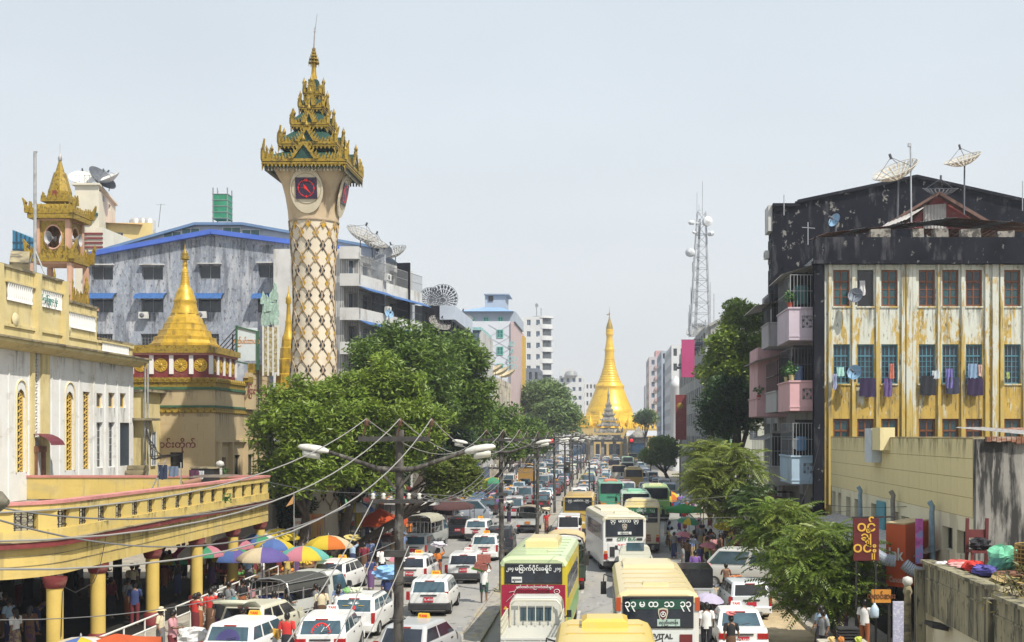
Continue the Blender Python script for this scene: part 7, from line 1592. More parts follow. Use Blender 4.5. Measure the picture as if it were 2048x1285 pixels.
def car(name, label, cat, L_=4.2, hw=.84, belt=.98, roof=1.5, hood=.92, deck=None, cab=(.05,.62,.12,.78), col=(.72,.72,.71), tail='tall', bump='body', glass=GVb, nside=3, taxi=None, plate='7L-4005', wr=.3, roofw=.66, rack=False, decal=None, group=None, plates=m_plate):
 """cab: belt rear, roof rear, roof front .., as fractions of the length from the rear"""
 t = thing(name, label, cat, (0,0,0), 0, group); h = L_/2; Y = lambda f: -h+f*L_
 z0 = .22
 br, rr_, rf, bf_ = cab           # belt rear, roof rear, roof front, belt front
 dk = deck or belt
 st = [rsec(Y(0),hw*.9,z0+.12,dk-.12 if deck else belt-.02,.1,.06),rsec(Y(.02),hw*.97,z0,dk if deck else belt,.1,.07),rsec(Y(max(.06,br)),hw,z0,dk if deck else belt,.1,.06),rsec(Y(br+.06),hw,z0,belt,.1,.06),rsec(Y(bf_-.03),hw,z0,belt-.02,.1,.06),rsec(Y(bf_+.03),hw*.99,z0,hood+.02,.1,.1),rsec(Y(.93),hw*.95,z0+.02,hood-.09,.1,.16),rsec(Y(.985),hw*.84,z0+.06,hood-.25,.1,.14),rsec(Y(1),hw*.76,z0+.12,hood-.36,.08,.1)]
 MB().loft(st,0,True).build('body', PAINT, t, 38, col)
 hb, ht = hw*.95, roofw; zb = belt-.03
 def ring(z, ya, yb, w, n=.08): return [(w-n,ya,z),(w,ya+n*1.2,z),(w,yb-n*1.2,z),(w-n,yb,z),(-w+n,yb,z),(-w,yb-n*1.2,z),(-w,ya+n*1.2,z),(-w+n,ya,z)]
 zr = roof
 MB().loft([ring(zb,Y(br),Y(bf_),hb),ring(zr-.09,Y(rr_)-.02,Y(rf)+.03,ht+.045),ring(zr-.03,Y(rr_)+.03,Y(rf)-.02,ht),ring(zr,Y(rr_)+.18,Y(rf)-.2,ht-.12,.1)],0,True).build('cabin', PAINT, t, 30, col)
 a, b_, c, d = (-hb,Y(br),zb),(hb,Y(br),zb),(ht+.045,Y(rr_)-.02,zr-.09),(-ht-.045,Y(rr_)-.02,zr-.09)
 b = MB(); q = inset(a,b_,c,d,.085,.915,.08,.96); qpanel(b,*q,.012); rw = b.build('rear_window', glass, t)
 if decal: decal(rw, q)
 a, b_, c, d = (hb,Y(bf_),zb),(-hb,Y(bf_),zb),(-ht-.045,Y(rf)+.03,zr-.09),(ht+.045,Y(rf)+.03,zr-.09)
 b = MB(); qpanel(b,*inset(a,b_,c,d,.07,.93,.06,.96),.012); b.build('windscreen', glass, t)
 for s in (1,-1):
  A_ = [(s*hb,Y(br)+.09,zb),(s*hb,Y(bf_)-.09,zb),(s*(ht+.045),Y(rf)-.05,zr-.09),(s*(ht+.045),Y(rr_)+.06,zr-.09)]
  if s < 0: A_ = [A_[1],A_[0],A_[3],A_[2]]
  e_ = [0,.3,.62,1] if nside == 3 else ([0,.46,1] if nside == 2 else [0,1])
  for k in range(len(e_)-1):
   u0, u1 = (e_[k],e_[k+1]) if s > 0 else (1-e_[k+1],1-e_[k])
   b = MB(); qpanel(b,*inset(*A_,u0+.025,u1-.025,.12,.94),.01); b.build('side_window', glass, t)
  b = MB(); b.obox((s*(hw+.1),Y(bf_)-.12,belt+.06),(.18,.1,.13)); b.seg((s*(hw-.05),Y(bf_)-.1,belt),(s*(hw+.08),Y(bf_)-.1,belt+.03),.04,.03); b.build('mirror', m_trim if bump == 'black' else PAINT, t, None, col)
  for y in (Y(.2),Y(.8)): wheel(t, s*(hw-.1), y, wr)
  for k in range(2 if nside > 1 else 1): MB().box(s*hw-.012,s*hw+.014,Y(.36+.27*k),Y(.36+.27*k)+.16,belt-.16,belt-.12).build('door_handle', m_trim, t)
  b = MB(); w = hw*.97
  if tail == 'tall': b.box(s*w-.1,s*w+.012,Y(0)-.02,Y(.03),belt-.42,belt-.02)
  elif tail == 'high': b.box(s*(hb)-.13,s*hb+.0,Y(br)-.03,Y(br)+.1,belt-.3,belt+.04)
  else: b.box(min(s*w,s*(w-.36)),max(s*w,s*(w-.36)),Y(0)-.02,Y(.03),belt-.32,belt-.13)
  b.build('tail_lamp', m_tail, t)
  b = MB(); b.obox((s*hw*.72,Y(.985),hood-.3),(.3,.16,.15)); b.build('head_lamp', m_head, t)
 b = MB(); ring2 = lambda y, w, za, zc: [(w,y,za),(w,y,zc),(-w,y,zc),(-w,y,za)]
 b.loft([ring2(Y(0)-.09,hw*.88,.3,.52),ring2(Y(0)-.06,hw*.98,.26,.56),ring2(Y(.06),hw*1.012,.26,.56)],0,False); b.build('rear_bumper', m_trim if bump == 'black' else PAINT, t, None, col)
 b = MB(); b.loft([ring2(Y(1)+.06,hw*.78,.26,.46),ring2(Y(.96),hw*.97,.24,.5)],0,False); b.build('front_bumper', m_trim if bump == 'black' else PAINT, t, None, col)
 zpl = belt-.28 if bump == 'black' else belt-.34
 o = MB().box(-.2,.2,Y(0)-.045,Y(0)-.02,zpl-.1,zpl+.1).build('number_plate', plates, t)
 if plate: text(plate, m_plw, .115, o, (0,Y(0)-.05,zpl), name='lettering')
 MB().box(-.34,.34,Y(0)-.03,Y(0)+.02,zpl+.15,zpl+.2).build('plate_garnish', m_trim, t)
 MB().box(-hw*.8,hw*.8,Y(.03),Y(.97),.16,.3).build('underbody', m_trim, t)
 b = MB(); b.seg((0,Y(br)-.03,zb+.1),(.3,Y(br)+.0,zb+.16),.02,.02); b.build('wiper', m_trim, t)
 MB().box(-.2,.2,Y(rr_)-.05,Y(rr_)+.0,zr-.08,zr-.045).build('brake_lamp', m_tail, t)
 if rack:
  b = MB(); [b.tube([(s*(ht-.03),Y(rr_)+.15,zr),(s*(ht-.03),Y(rr_)+.2,zr+.05),(s*(ht-.03),Y(rf)-.25,zr+.05),(s*(ht-.03),Y(rf)-.2,zr)],.018,5) for s in (1,-1)]; b.build('roof_rail', m_trim, t)
 if taxi:
  o = MB().loft([[(-.2,Y(rf)-.28,zr-.01),(.2,Y(rf)-.28,zr-.01),(.2,Y(rf)-.12,zr-.01),(-.2,Y(rf)-.12,zr-.01)],[(-.17,Y(rf)-.25,zr+.15),(.17,Y(rf)-.25,zr+.15),(.17,Y(rf)-.15,zr+.15),(-.17,Y(rf)-.15,zr+.15)]],0,False).build('taxi_sign', m_taxi if taxi == 'y' else M('taxi_white', (.7,.7,.68), .5), t)
  text('TAXI', m_red, .12, o, (0,Y(rf)-.275,zr+.07), name='lettering')
 return t
WAGON = dict(L_=4.2, hw=.845, belt=.98, roof=1.50, hood=.93, cab=(.02,.085,.58,.76), roofw=.68)
HATCH = dict(L_=3.8, hw=.83, belt=1.0, roof=1.52, hood=.95, cab=(.03,.12,.6,.8), roofw=.66, nside=2)
SEDAN = dict(L_=4.5, hw=.86, belt=.93, roof=1.42, hood=.86, deck=.95, cab=(.14,.28,.58,.75), roofw=.64, tail='wide', nside=2)
VAN = dict(L_=4.4, hw=.85, belt=1.1, roof=1.92, hood=1.02, cab=(.015,.045,.76,.93), roofw=.72)
SUV = dict(L_=4.5, hw=.9, belt=1.1, roof=1.72, hood=1.05, cab=(.03,.1,.6,.78), roofw=.68, wr=.36, rack=True)
def bus(name, label, L_=8.6, W_=2.3, H_=3.05, body=(.7,.7,.68), roofc=(.62,.55,.36), skirt=None, glass=GV, ac=None, rear=None, nwin=6, belt=1.75, wtop=2.6, rwin=(2.0,2.84), group='buses in the traffic', tone=None, split=False, plate=None, hatch=True, corner=None, mirror=True):
 t = thing(name, label, 'bus', (0,0,0), 0, group); h = L_/2; w = W_/2
 def sec(y, k, zt, zb=.35): return [(w*k-.03,y,zb),(w*k,y,zb+.3),(w*k,y,zt-.35),(w*k-.06,y,zt-.14),(-w*k+.06,y,zt-.14),(-w*k,y,zt-.35),(-w*k,y,zb+.3),(-w*k+.03,y,zb)]
 MB().loft([sec(-h,.965,H_-.06),sec(-h+.1,1,H_),sec(h-.15,1,H_),sec(h,.95,H_-.1)],0,True).build('body', PAINT, t, 30, body)
 def rs(y, k, dz=0): return [(w*k,y,H_-.22-dz),(w*k-.09,y,H_-.07-dz),(w*k-.32,y,H_+.02-dz),(-w*k+.32,y,H_+.02-dz),(-w*k+.09,y,H_-.07-dz),(-w*k,y,H_-.22-dz)]
 MB().loft([rs(-h-.02,.96,.1),rs(-h+.12,1.012),rs(h-.2,1.012),rs(h+.01,.95,.14)],0,True).build('roof', PAINT, t, 25, roofc)
 [MB().box(-w*.8,w*.8,-h+.6+k*1.25,-h+.64+k*1.25,H_+.02,H_+.04).build('roof_seam', PAINT, t, None, [c*.8 for c in roofc]) for k in range(int(L_/1.25))]
 if hatch: MB().loft([[(-.35,y,z) for y,z in ()] or [(-.4,-h+1.3,H_+.015),(.4,-h+1.3,H_+.015),(.4,-h+1.75,H_+.015),(-.4,-h+1.75,H_+.015)],[(-.36,-h+1.34,H_+.11),(.36,-h+1.34,H_+.11),(.36,-h+1.71,H_+.11),(-.36,-h+1.71,H_+.11)]],0,False).build('roof_hatch', PAINT, t, None, [c*.9 for c in roofc])
 if ac:
  y0, y1, wa, ha, cc_ = ac
  MB().loft([[(-wa,-h+y0,H_),(wa,-h+y0,H_),(wa,-h+y1,H_),(-wa,-h+y1,H_)],[(-wa,-h+y0+.05,H_+ha*.7),(wa,-h+y0+.05,H_+ha*.7),(wa,-h+y1-.05,H_+ha*.7),(-wa,-h+y1-.05,H_+ha*.7)],[(-wa+.12,-h+y0+.2,H_+ha),(wa-.12,-h+y0+.2,H_+ha),(wa-.12,-h+y1-.2,H_+ha),(-wa+.12,-h+y1-.2,H_+ha)]],0,True).build('roof_unit', PAINT, t, 30, cc_)
 z0, z1 = rwin
 fr = MB().box(-w*.86,w*.86,-h-.035,-h+.03,z0-.05,z1+.05).build('rear_window_frame', m_trim, t)
 for (xa,xb) in (((-w*.83,-.03),(.03,w*.83)) if split else ((-w*.83,w*.83),)):
  MB().box(xa,xb,-h-.045,-h-.03,z0,z1).build('rear_window', glass, fr)
 for s in (1,-1):
  for k in range(nwin):
   ya = -h+.45+(L_-1.6)*k/nwin; yb = -h+.45+(L_-1.6)*(k+1)/nwin-.12
   def mk(ln=round(yb-ya,3)):
    q = MB(); q.box(-.012,.012,0,ln,belt,wtop); return q.mesh('side_window', glass)
   o = inst('side_window',('bw',round(yb-ya,3),belt,wtop,glass.name),mk,t,(s*(w+.004),ya,0)); ORG[o.name] = (0,0,0)
   inst('window_bar',('bb',round(yb-ya,3),belt,wtop),lambda ln=yb-ya: MB().box(-.02,.02,ln/2-.02,ln/2+.02,belt,wtop).box(-.02,.02,0,ln,(belt+wtop)/2-.015,(belt+wtop)/2+.015).mesh('window_bar', m_chr),o,(0,0,0))
  for y in (-h+1.9,h-1.6): wheel(t, s*(w-.16), y, .46, .28)
  MB().box(s*w*.86-.1,s*w*.86+.1,-h-.03,-h+.02,.72,1.02).build('tail_lamp', m_tail, t)
  MB().box(s*w*.86-.08,s*w*.86+.08,-h-.03,-h+.02,1.06,1.18).build('indicator', m_amber, t)
  if skirt: MB().box(s*w-.012 if s > 0 else -w-.012,s*w+.012 if s > 0 else -w+.012,-h+.3,h-.4,.6,1.25).build('side_stripe', PAINT, t, None, skirt)
  if corner: MB().box(s*w-.12 if s > 0 else -w-.015,w+.015 if s > 0 else -w+.12,-h-.03,-h+.18,H_-.55,H_-.17).build('corner_cap', PAINT, t, None, corner)
  if mirror:
   b = MB(); b.tube([(s*(w-.05),h-.1,H_-.6),(s*(w+.3),h+.1,H_-.5),(s*(w+.32),h+.1,H_-.75)],.025,5); b.box(s*(w+.32)-.1,s*(w+.32)+.1,h+.05,h+.14,H_-1.2,H_-.75); b.build('mirror', m_trim, t)
 b = MB(); b.box(-w*.97,w*.97,-h-.1,-h+.05,.36,.62); b.build('rear_bumper', m_trim, t)
 MB().box(-w*.85,w*.85,-h+.15,h-.15,.25,.4).build('underbody', m_trim, t)
 MB().box(-w*.84,w*.84,h-.02,h+.03,1.35,2.5).build('windscreen', glass, t)
 if plate:
  o = MB().box(-.26,.26,-h-.05,-h-.01,.72,.92).build('number_plate', m_platb, t); text(plate, m_plw, .13, o, (0,-h-.055,.82))
 if rear: rear(t, -h, w)
 return t
m_sticker = M('route_lettering', (.72,.74,.72), .5); m_grl = M('green_sticker', (.03,.16,.07), .5, .1, 4)
def emblem(t, x, y, z, s=.2):
 b = MB(); pts = [(0,-1.25),(.6,-.7),(.85,.3),(.8,.9),(0,1.1),(-.8,.9),(-.85,.3),(-.6,-.7)]
 b.prism([(u*s,v*s) for u,v in pts],lambda u,v,w: (x+u,y-w,z+v),.012); o = b.build('shield_emblem', M('emblem_silver', (.5,.47,.36), .4), t)
 b = MB(); b.prism([(u*s*.75,v*s*.75) for u,v in pts],lambda u,v,w: (x+u,y-.012-w,z+v),.006); b.build('emblem_field', M('emblem_maroon', (.12,.03,.03), .4), o)
 b = MB(); [b.seg((x,y-.024,z),(x+s*.4*sin(a),y-.024,z+s*.4*cos(a)),.03,.01) for a in (0,2.094,4.189)]; b.tube([(x+s*.42*cos(a),y-.024,z+s*.42*sin(a)) for a in [2*pi*k/14 for k in range(15)]],.014,4,cap=False); b.build('emblem_star', m_sticker, o)
def board(t, x, y, z, w, h, mat, name='route_board', txt=None, ts=.1, tm=None):
 o = MB().box(x-w/2,x+w/2,y-.012,y,z-h/2,z+h/2).build(name, mat, t)
 if txt: text(txt, tm or m_trim, ts, o, (x,y-.016,z))
 return o
m_wb = M('white_notice', (.62,.64,.62), .5, .05, 5)
def rear_city(t, y, w):
 text('၃၄  မထသ  ၃၄', m_sticker, .24, t, (0,y-.056,2.8)); emblem(t,0,y-.05,2.48,.16); board(t,0,y-.05,2.14,.75,.15,m_wb,'route_board','မြန်မာ့ယာဉ်',.1)
 text('CITY BUS', m_grl, .25, t, (.1,y-.035,1.8));
 for s in (1,-1): MB().box(s*.82-.16,s*.82+.16,y-.04,y,1.74,1.86).build('round_lamp', m_trim, t); MB().box(s*.68-.14,s*.68+.14,y-.04,y,.85,1.4).build('vent_panel', m_trim, t)
 MB().box(-.9,.5,y-.03,y,.82,1.6).build('engine_lid', PAINT, t, None, (.68,.68,.67)); text('7C-8831', m_red, .13, t, (-.15,y-.04,1.5))
def rear_rev(t, y, w):
 MB().box(-.8,.8,y-.052,y-.044,2.52,2.8).build('route_film', M('dark_green_film', (.02,.075,.05), .3), t)
 text('၃၃ မ ထ  သ  ၃၃', m_sticker, .27, t, (0,y-.06,2.67)); emblem(t,.14,y-.05,2.38,.17); board(t,.3,y-.05,2.14,.65,.2,M('pale_green_notice', (.4,.52,.46), .5),'route_board','လှည်းတန်း',.12)
 MB().box(-w*.9,w*.9,y-.03,y-.01,1.3,1.92).build('advert_panel', m_wb, t); text('REVITAL', m_trim, .2, t, (.05,y-.04,1.74)); MB().box(-w*.9,w*.9,y-.036,y-.03,1.3,1.58).build('blue_band', M('revital_blue', (.04,.06,.28), .5), t)
 MB().box(.62,.98,y-.05,y-.03,1.4,1.8).build('exhaust_vent', M('oxblood_front', (.14,.02,.02), .6), t)
def rear_moto(t, y, w):
 text('မြောက်ပိုင်းခရိုင်', m_sticker, .19, t, (0,y-.056,2.82)); text('၂၁၄', m_sticker, .14, t, (-.82,y-.056,2.82)); text('၂၁၄', m_sticker, .14, t, (.84,y-.056,2.82))
 board(t,-.58,y-.05,2.44,.36,.2,m_wb,'window_notice','ဆူးလေ',.1)
 MB().box(-w*.95,w*.95,y-.03,y-.005,.62,2.26).build('advert_panel', M('crimson_advert', (.32,.012,.045), .45, .1, 2), t)
 text('MOTOLITE', m_sticker, .24, t, (.0,y-.04,1.84), sx=1.0); text('ကားဘက်ထရီ', M('dark_crimson_letter', (.10,.01,.015), .5), .2, t, (-.02,y-.04,2.03)); text('မော်တော်ယာဉ်ဘက်ထရီများ', m_sticker, .11, t, (.05,y-.04,2.18))
 b = MB()   # leaping sprinter emblem, abstract strokes
 for a_, c_, k in (((-.95,1.05),(-.7,1.3),.06),((-.7,1.3),(-.62,1.48),.09),((-.62,1.48),(-.5,1.55),.05),((-.7,1.3),(-.5,1.2),.06),((-.5,1.2),(-.6,1.1),.04),((-.66,1.42),(-.85,1.38),.04)): b.seg((a_[0],y-.04,a_[1]+.62),(c_[0],y-.04,c_[1]+.62),k,.01)
 b.build('runner_emblem', m_sticker, t); b = MB(); b.tube([(.82+.1*cos(a),y-.04,2.03+.08*sin(a)) for a in [2*pi*k/12 for k in range(13)]],.014,4,cap=False); b.lathe([(0,0),(.04,0)],8,(.82,y-.045,2.03)); b.build('round_emblem', m_sticker, t)
 MB().add([(-w*.9,y-.035,1.4),(-w*.9+.16,y-.035,1.4),(-w*.9+.08,y-.035,1.53)],[(0,1,2)]).build('warning_triangle', m_taxi, t)
def rear_para(t, y, w):
 MB().box(-.85,.85,y-.052,y-.044,2.56,2.86).build('route_film', m_grl, t); text('ပါရမီ', m_sticker, .27, t, (0,y-.06,2.72)); text('၁၂၂', m_sticker, .16, t, (-.66,y-.06,2.72)); text('၁၂၂', m_sticker, .16, t, (.68,y-.06,2.72))
 board(t,.2,y-.05,2.25,.4,.3,M('pale_green_notice'),'window_notice'); MB().box(-.8,-.3,y-.03,y,.75,1.2).build('rust_panel', m_rust, t); MB().box(.1,.6,y-.03,y,.75,1.2).build('rust_panel', m_rust, t)
def rear_plain(txt=None, tm=None, chev=False):
 def f(t, y, w):
  if txt: text(txt, m_sticker, .24, t, (0,y-.056,2.66))
  if chev:
   for s in (1,-1): MB().box(s*.75-.25,s*.75+.25,y-.035,y,.8,1.05).build('hazard_panel', m_amber, t); text('GREEN BUS', M('deep_green_letter', (.01,.1,.08), .5), .17, t, (0,y-.04,1.62)) if s > 0 else None
 return f
def truck(name, label, L_=4.4, W_=1.72, col=(.62,.63,.6), cover=None, coverc=(.5,.44,.3), bed_h=1.12, cab_h=1.98, rails=False, glassback=False, group='light trucks and covered pickups', open_dark=True, load=None, plate=m_plo, bedc=None, frame=False):
 t = thing(name, label, 'truck', (0,0,0), 0, group); h = L_/2; w = W_/2; yc = h-1.65; bedc = bedc or col
 def cs(y, zt, k=1, kt=.9): return [(w*k-.04,y,.42),(w*k,y,.6),(w*k,y,1.15),(w*kt,y,zt-.12),(w*kt-.12,y,zt),(-w*kt+.12,y,zt),(-w*kt,y,zt-.12),(-w*k,y,1.15),(-w*k,y,.6),(-w*k+.04,y,.42)]
 MB().loft([cs(yc,cab_h-.02),cs(yc+.12,cab_h),cs(yc+.9,cab_h),cs(yc+1.2,cab_h-.12),cs(yc+1.58,1.25,.98,.95),cs(yc+1.65,1.1,.95,.92)],0,True).build('cab', PAINT, t, 35, col)
 MB().box(-w*.55,w*.55,yc-.02,yc+.01,1.35,1.78).build('rear_window', GVb, t)
 for s in (1,-1):
  b = MB(); qpanel(b,*(((s*(w+.003),yc+.35,1.2),(s*(w+.003),yc+1.35,1.2),(s*(w*.905+.01),yc+1.1,cab_h-.18),(s*(w*.905+.01),yc+.35,cab_h-.18)) if s > 0 else ((s*(w+.003),yc+1.35,1.2),(s*(w+.003),yc+.35,1.2),(s*(w*.905+.01),yc+.35,cab_h-.18),(s*(w*.905+.01),yc+1.1,cab_h-.18))),.01); b.build('side_window', GVb, t)
  b = MB(); b.obox((s*(w+.14),yc+1.25,1.4),(.16,.06,.24)); b.seg((s*w,yc+1.3,1.25),(s*(w+.12),yc+1.27,1.4),.03,.03); b.build('mirror', m_trim, t)
  for y in (-h+.9,yc+1.0): wheel(t, s*(w-.14), y, .33, .24)
  MB().box(s*w*.84-.13,s*w*.84+.13,-h-.03,-h+.01,.52,.66).build('tail_lamp', m_tail, t)
 b = MB(); b.box(-w,w,-h+.05,yc-.08,.62,.72); [b.box(s*w-.03,s*w+.03,-h+.05,yc-.08,.72,bed_h) for s in (1,-1)]; b.box(-w,w,yc-.14,yc-.08,.72,bed_h); b.build('load_bed', PAINT, t, None, bedc)
 b = MB(); b.box(-w-.02,w+.02,-h,-h+.05,.66,bed_h); [b.box(-w*.9+k*w*.6,-w*.9+k*w*.6+.04,-h-.02,-h,.68,bed_h-.03) for k in range(4)]; b.box(-w,w,-h-.025,-h,bed_h-.06,bed_h); b.build('tailgate', PAINT, t, None, bedc)
 MB().box(-.2,.2,-h-.05,-h-.02,.74,.92).build('number_plate', plate, t)
 MB().box(-w*.7,w*.7,-h+.1,h-.1,.38,.62).build('chassis', m_trim, t); MB().box(-w*.9,w*.9,-h-.06,-h+.02,.36,.48).build('rear_bumper', m_trim, t)
 if rails:
  b = MB()
  for z in (bed_h+.15,bed_h+.35,bed_h+.55): [b.seg((s*w,-h+.05,z),(s*w,yc-.1,z),.05,.04) for s in (1,-1)]
  for k in range(6): [b.seg((s*w,-h+.1+k*(yc+h-.3)/5,bed_h),(s*w,-h+.1+k*(yc+h-.3)/5,bed_h+.58),.05,.05) for s in (1,-1)]
  for k in range(7): x = -w*.9+k*w*.3; b.seg((x,yc-.15,bed_h),(x,yc-.15,cab_h-.15),.03,.03)
  b.tube([(-w*.9,yc-.15,bed_h),(-w*.9,yc-.15,cab_h-.25),(-w*.75,yc-.15,cab_h-.08),(w*.75,yc-.15,cab_h-.08),(w*.9,yc-.15,cab_h-.25),(w*.9,yc-.15,bed_h)],.035,6)
  b.build('guard_rail', PAINT, t, None, (.55,.53,.42))
 if cover:
  zc = cover
  def cv(y, dz=0): return [(w,y,zc-.45-dz),(w*.93,y,zc-.16-dz),(w*.6,y,zc-.02-dz),(0,y,zc+.03-dz),(-w*.6,y,zc-.02-dz),(-w*.93,y,zc-.16-dz),(-w,y,zc-.45-dz)]
  b = MB(); r0 = [cv(-h-.05,.02),cv(-h+.6,0),cv(0,.03),cv(yc-.2,0),cv(yc+.1,.03)]
  vs = [p for r in r0 for p in r]; b.add(vs,[(i*7+j,i*7+j+1,(i+1)*7+j+1,(i+1)*7+j) for i in range(4) for j in range(6)],0,True); b.build('canopy', M('tarpaulin', (.5,.44,.3), .85, .14, 2, objcol=True), t, None, coverc)
  b = MB()
  for y in (-h+.05,-h+1.0,yc-.1):
   for s in (1,-1): b.seg((s*w*.98,y,bed_h),(s*w*.98,y,zc-.4),.05,.05)
  b.tube([(q[0]*.98,-h+.04,q[2]-.03) for q in cv(0)],.035,5)
  for z in (bed_h+.35,bed_h+.7): [b.seg((s*w*.98,-h+.05,z),(s*w*.98,yc-.1,z),.03,.03) for s in (1,-1)]
  if frame:
   for k in range(6): x = -w*.75+k*w*.3; b.seg((x,-h+.05,bed_h),(x,-h+.05,bed_h+.75),.025,.025)
   b.seg((-w,-h+.05,bed_h+.75),(w,-h+.05,bed_h+.75),.03,.03)
  b.build('canopy_frame', m_steelk if not frame else m_chr, t)
  for s in (1,-1): MB().box(s*w*.8-.16,s*w*.8+.16,-h+.2,yc-.2,1.0,1.08).build('bench', m_trim, t)
 if glassback:
  MB().box(-w*.98,w*.98,-h+.06,yc-.1,bed_h+.02,cab_h+.1).build('box_body', GVk, t)
 return t
def put(t, px, d, L_, rz=0, z=0.0):
 """rear face centre at photo column px, distance d; turned by rz about its centre"""
 x = PX(px,d); c = Vector((x,d,z))+Matrix.Rotation(rz,3,'Z')@Vector((0,L_/2,0)); t.location = c; t.rotation_euler = (0,0,rz); return t
WHITE = (.70,.70,.69); SILV = (.42,.44,.46); GREY = (.26,.28,.30); BLACK = (.02,.022,.03)
def dec_speedo(rw, q):
 a, b_, c, d = q; f = lambda u,v: (a.lerp(b_,u)).lerp(d.lerp(c,u),v); n = (b_-a).cross(d-a).normalized()*.018; mb2 = MB()
 mb2.tube([f(.5+.23*cos(x),.08+.72*sin(x))+n for x in [pi*k/14 for k in range(15)]],.022,4); [mb2.seg(f(.5+.17*cos(x),.08+.52*sin(x))+n,f(.5+.22*cos(x),.08+.68*sin(x))+n,.02,.01) for x in [pi*k/8 for k in range(9)]]; mb2.build('dial_decal', m_red, rw)
 mb2 = MB(); mb2.seg(f(.5,.1)+n,f(.58,.5)+n,.025,.01); mb2.seg(f(.62,.45)+n,f(.72,.75)+n,.05,.01); mb2.build('needle_decal', m_sticker, rw)
def dec_wings(rw, q):
 a, b_, c, d = q; f = lambda u,v: (a.lerp(b_,u)).lerp(d.lerp(c,u),v); n = (b_-a).cross(d-a).normalized()*.018; mb2 = MB()
 for s in (-1,1):
  for k in range(4): mb2.add([f(.5+s*.04,.6+.03*k)+n,f(.5+s*.05,.66+.04*k)+n,f(.5+s*(.2-.03*k),.7+.07*k)+n],[(0,1,2)])
 mb2.build('wing_decal', m_sticker, rw); mb2 = MB(); [mb2.seg(f(.5+s*.14,.5)+n,f(.5+s*.32,.5)+n,.06,.01) for s in (-1,1)]; mb2.build('name_decal', m_taxi, rw)
 mb2 = MB(); mb2.tube([f(.5+.05*cos(x),.3+.17*sin(x))+n for x in [2*pi*k/12 for k in range(13)]],.018,4); mb2.seg(f(.5,.1)+n,f(.5,.48)+n,.02,.01); mb2.build('emblem_decal', m_red, rw)
def dec_fan(rw, q):
 a, b_, c, d = q; f = lambda u,v: (a.lerp(b_,u)).lerp(d.lerp(c,u),v); n = (b_-a).cross(d-a).normalized()*.018; mb2 = MB()
 mb2.add([f(.5,.05)+n]+[f(.5+.3*cos(x),.05+.8*sin(x))+n for x in [pi*k/12 for k in range(13)]],[(0,k,k+1) for k in range(1,13)]); mb2.build('fan_decal', M('violet_decal', (.05,.045,.14), .4), rw)
GT = 'taxis and cars on the left carriageway'; GRt = 'cars on the right carriageway'
def hero(px, d, label, spec, rz=0, name='taxi', cat='taxi', grp=GT, **k):
 kw = dict(spec); kw.update(k); t = car(name, label, cat, group=grp, **kw); put(t, px, d, kw['L_'], rz); return t
hero(857,50.5,'white wagon taxi with black bumper alone in the middle of the left lane',WAGON,0,col=WHITE,taxi='y',bump='black',plate='7L-4005',tail='high')
hero(640,39.9,'white wagon taxi with a red speedometer drawn on its rear window',WAGON,.04,col=WHITE,taxi='w',plate='CC-7968',decal=dec_speedo,tail='wide')
hero(704,45.0,'white wagon taxi with winged emblem and yellow words on its rear window',WAGON,-.05,col=WHITE,rack=True,plate='CC-2148',decal=dec_wings)
hero(655,57.5,'white estate taxi beside the striped parasols with yellow roof sign',WAGON,-.1,col=WHITE,taxi='y',plate='BB-4773',tail='tall',glass=GV)
hero(819,60.0,'white wagon taxi half hidden behind the nearest power pole',WAGON,-.05,col=WHITE,taxi='y',bump='black',plate='9F-6204',glass=GV)
hero(926,61.5,'white wagon taxi next to the porter on the median',WAGON,.0,col=WHITE,taxi='w',bump='black',plate='6K-1217',glass=GV)
hero(968,72.5,'white hatchback taxi with yellow roof sign left of the second pole',HATCH,.02,col=WHITE,taxi='y',plate='4D-3318')
hero(799,38.0,'silver grey hatchback at the foot of the nearest pole',HATCH,-.22,'car','car',col=(.40,.41,.42),taxi='y',plate='5E-1180',glass=GV,tail='high')
hero(452,38.6,'white taxi with violet fan emblem on its rear window at the bottom left',WAGON,-.12,col=WHITE,taxi='y',plate='3B-9021',decal=dec_fan)
hero(765,74.0,'silver saloon with wide tail lights left of the nearest pole',SEDAN,-.02,'saloon_car','car',col=(.45,.46,.48),plate='2A-5570')
hero(826,72.5,'silver hatchback right beside the nearest pole',HATCH,-.06,'car','car',col=(.47,.49,.50),plate=None,bump='body')
hero(915,88.0,'black hatchback with red plate beside the white wagon',HATCH,0,'car','car',col=BLACK,plate='1C-7745',glass=GVk)
hero(951,86.0,'white wagon between the black hatchback and the black off-roader',WAGON,-.06,'taxi','taxi',col=WHITE,taxi='y',plate='2G-3106',bump='black')
hero(997,75.5,'black off-road car with large red tail lamps behind the second pole',SUV,.02,'off_road_car','car',col=BLACK,plate=None,tail='high',glass=GVk)
hero(884,99.0,'white saloon tucked behind the blue-skirted figure',SEDAN,-.1,'saloon_car','car',col=WHITE,plate='4J-4420')
sv = hero(930,104,'grey minivan standing sideways across the left carriageway',VAN,-pi/2,'minivan','minivan',col=(.26,.29,.34),plate=None); sv.location = (PX(933,106),106,0)
hero(1137,84.5,'white van left of the city bus',VAN,0,'van','van',GRt,col=WHITE,plate=None,glass=GVk)
hero(1272,56,'white saloon taxi half covered by the cream roofed bus',SEDAN,0,grp=GRt,col=WHITE,taxi='y',plate='8B-2207')
hero(1503,49.5,'white estate with dark rear window under the feathery tree',WAGON,.06,'estate_car','car',GRt,col=(.6,.63,.66),plate=None,glass=GVk)
hero(1487,41.3,'white saloon taxi with pale blue rear glass at the right kerb',SEDAN,.0,grp=GRt,col=WHITE,taxi='w',plate='7D-5416')
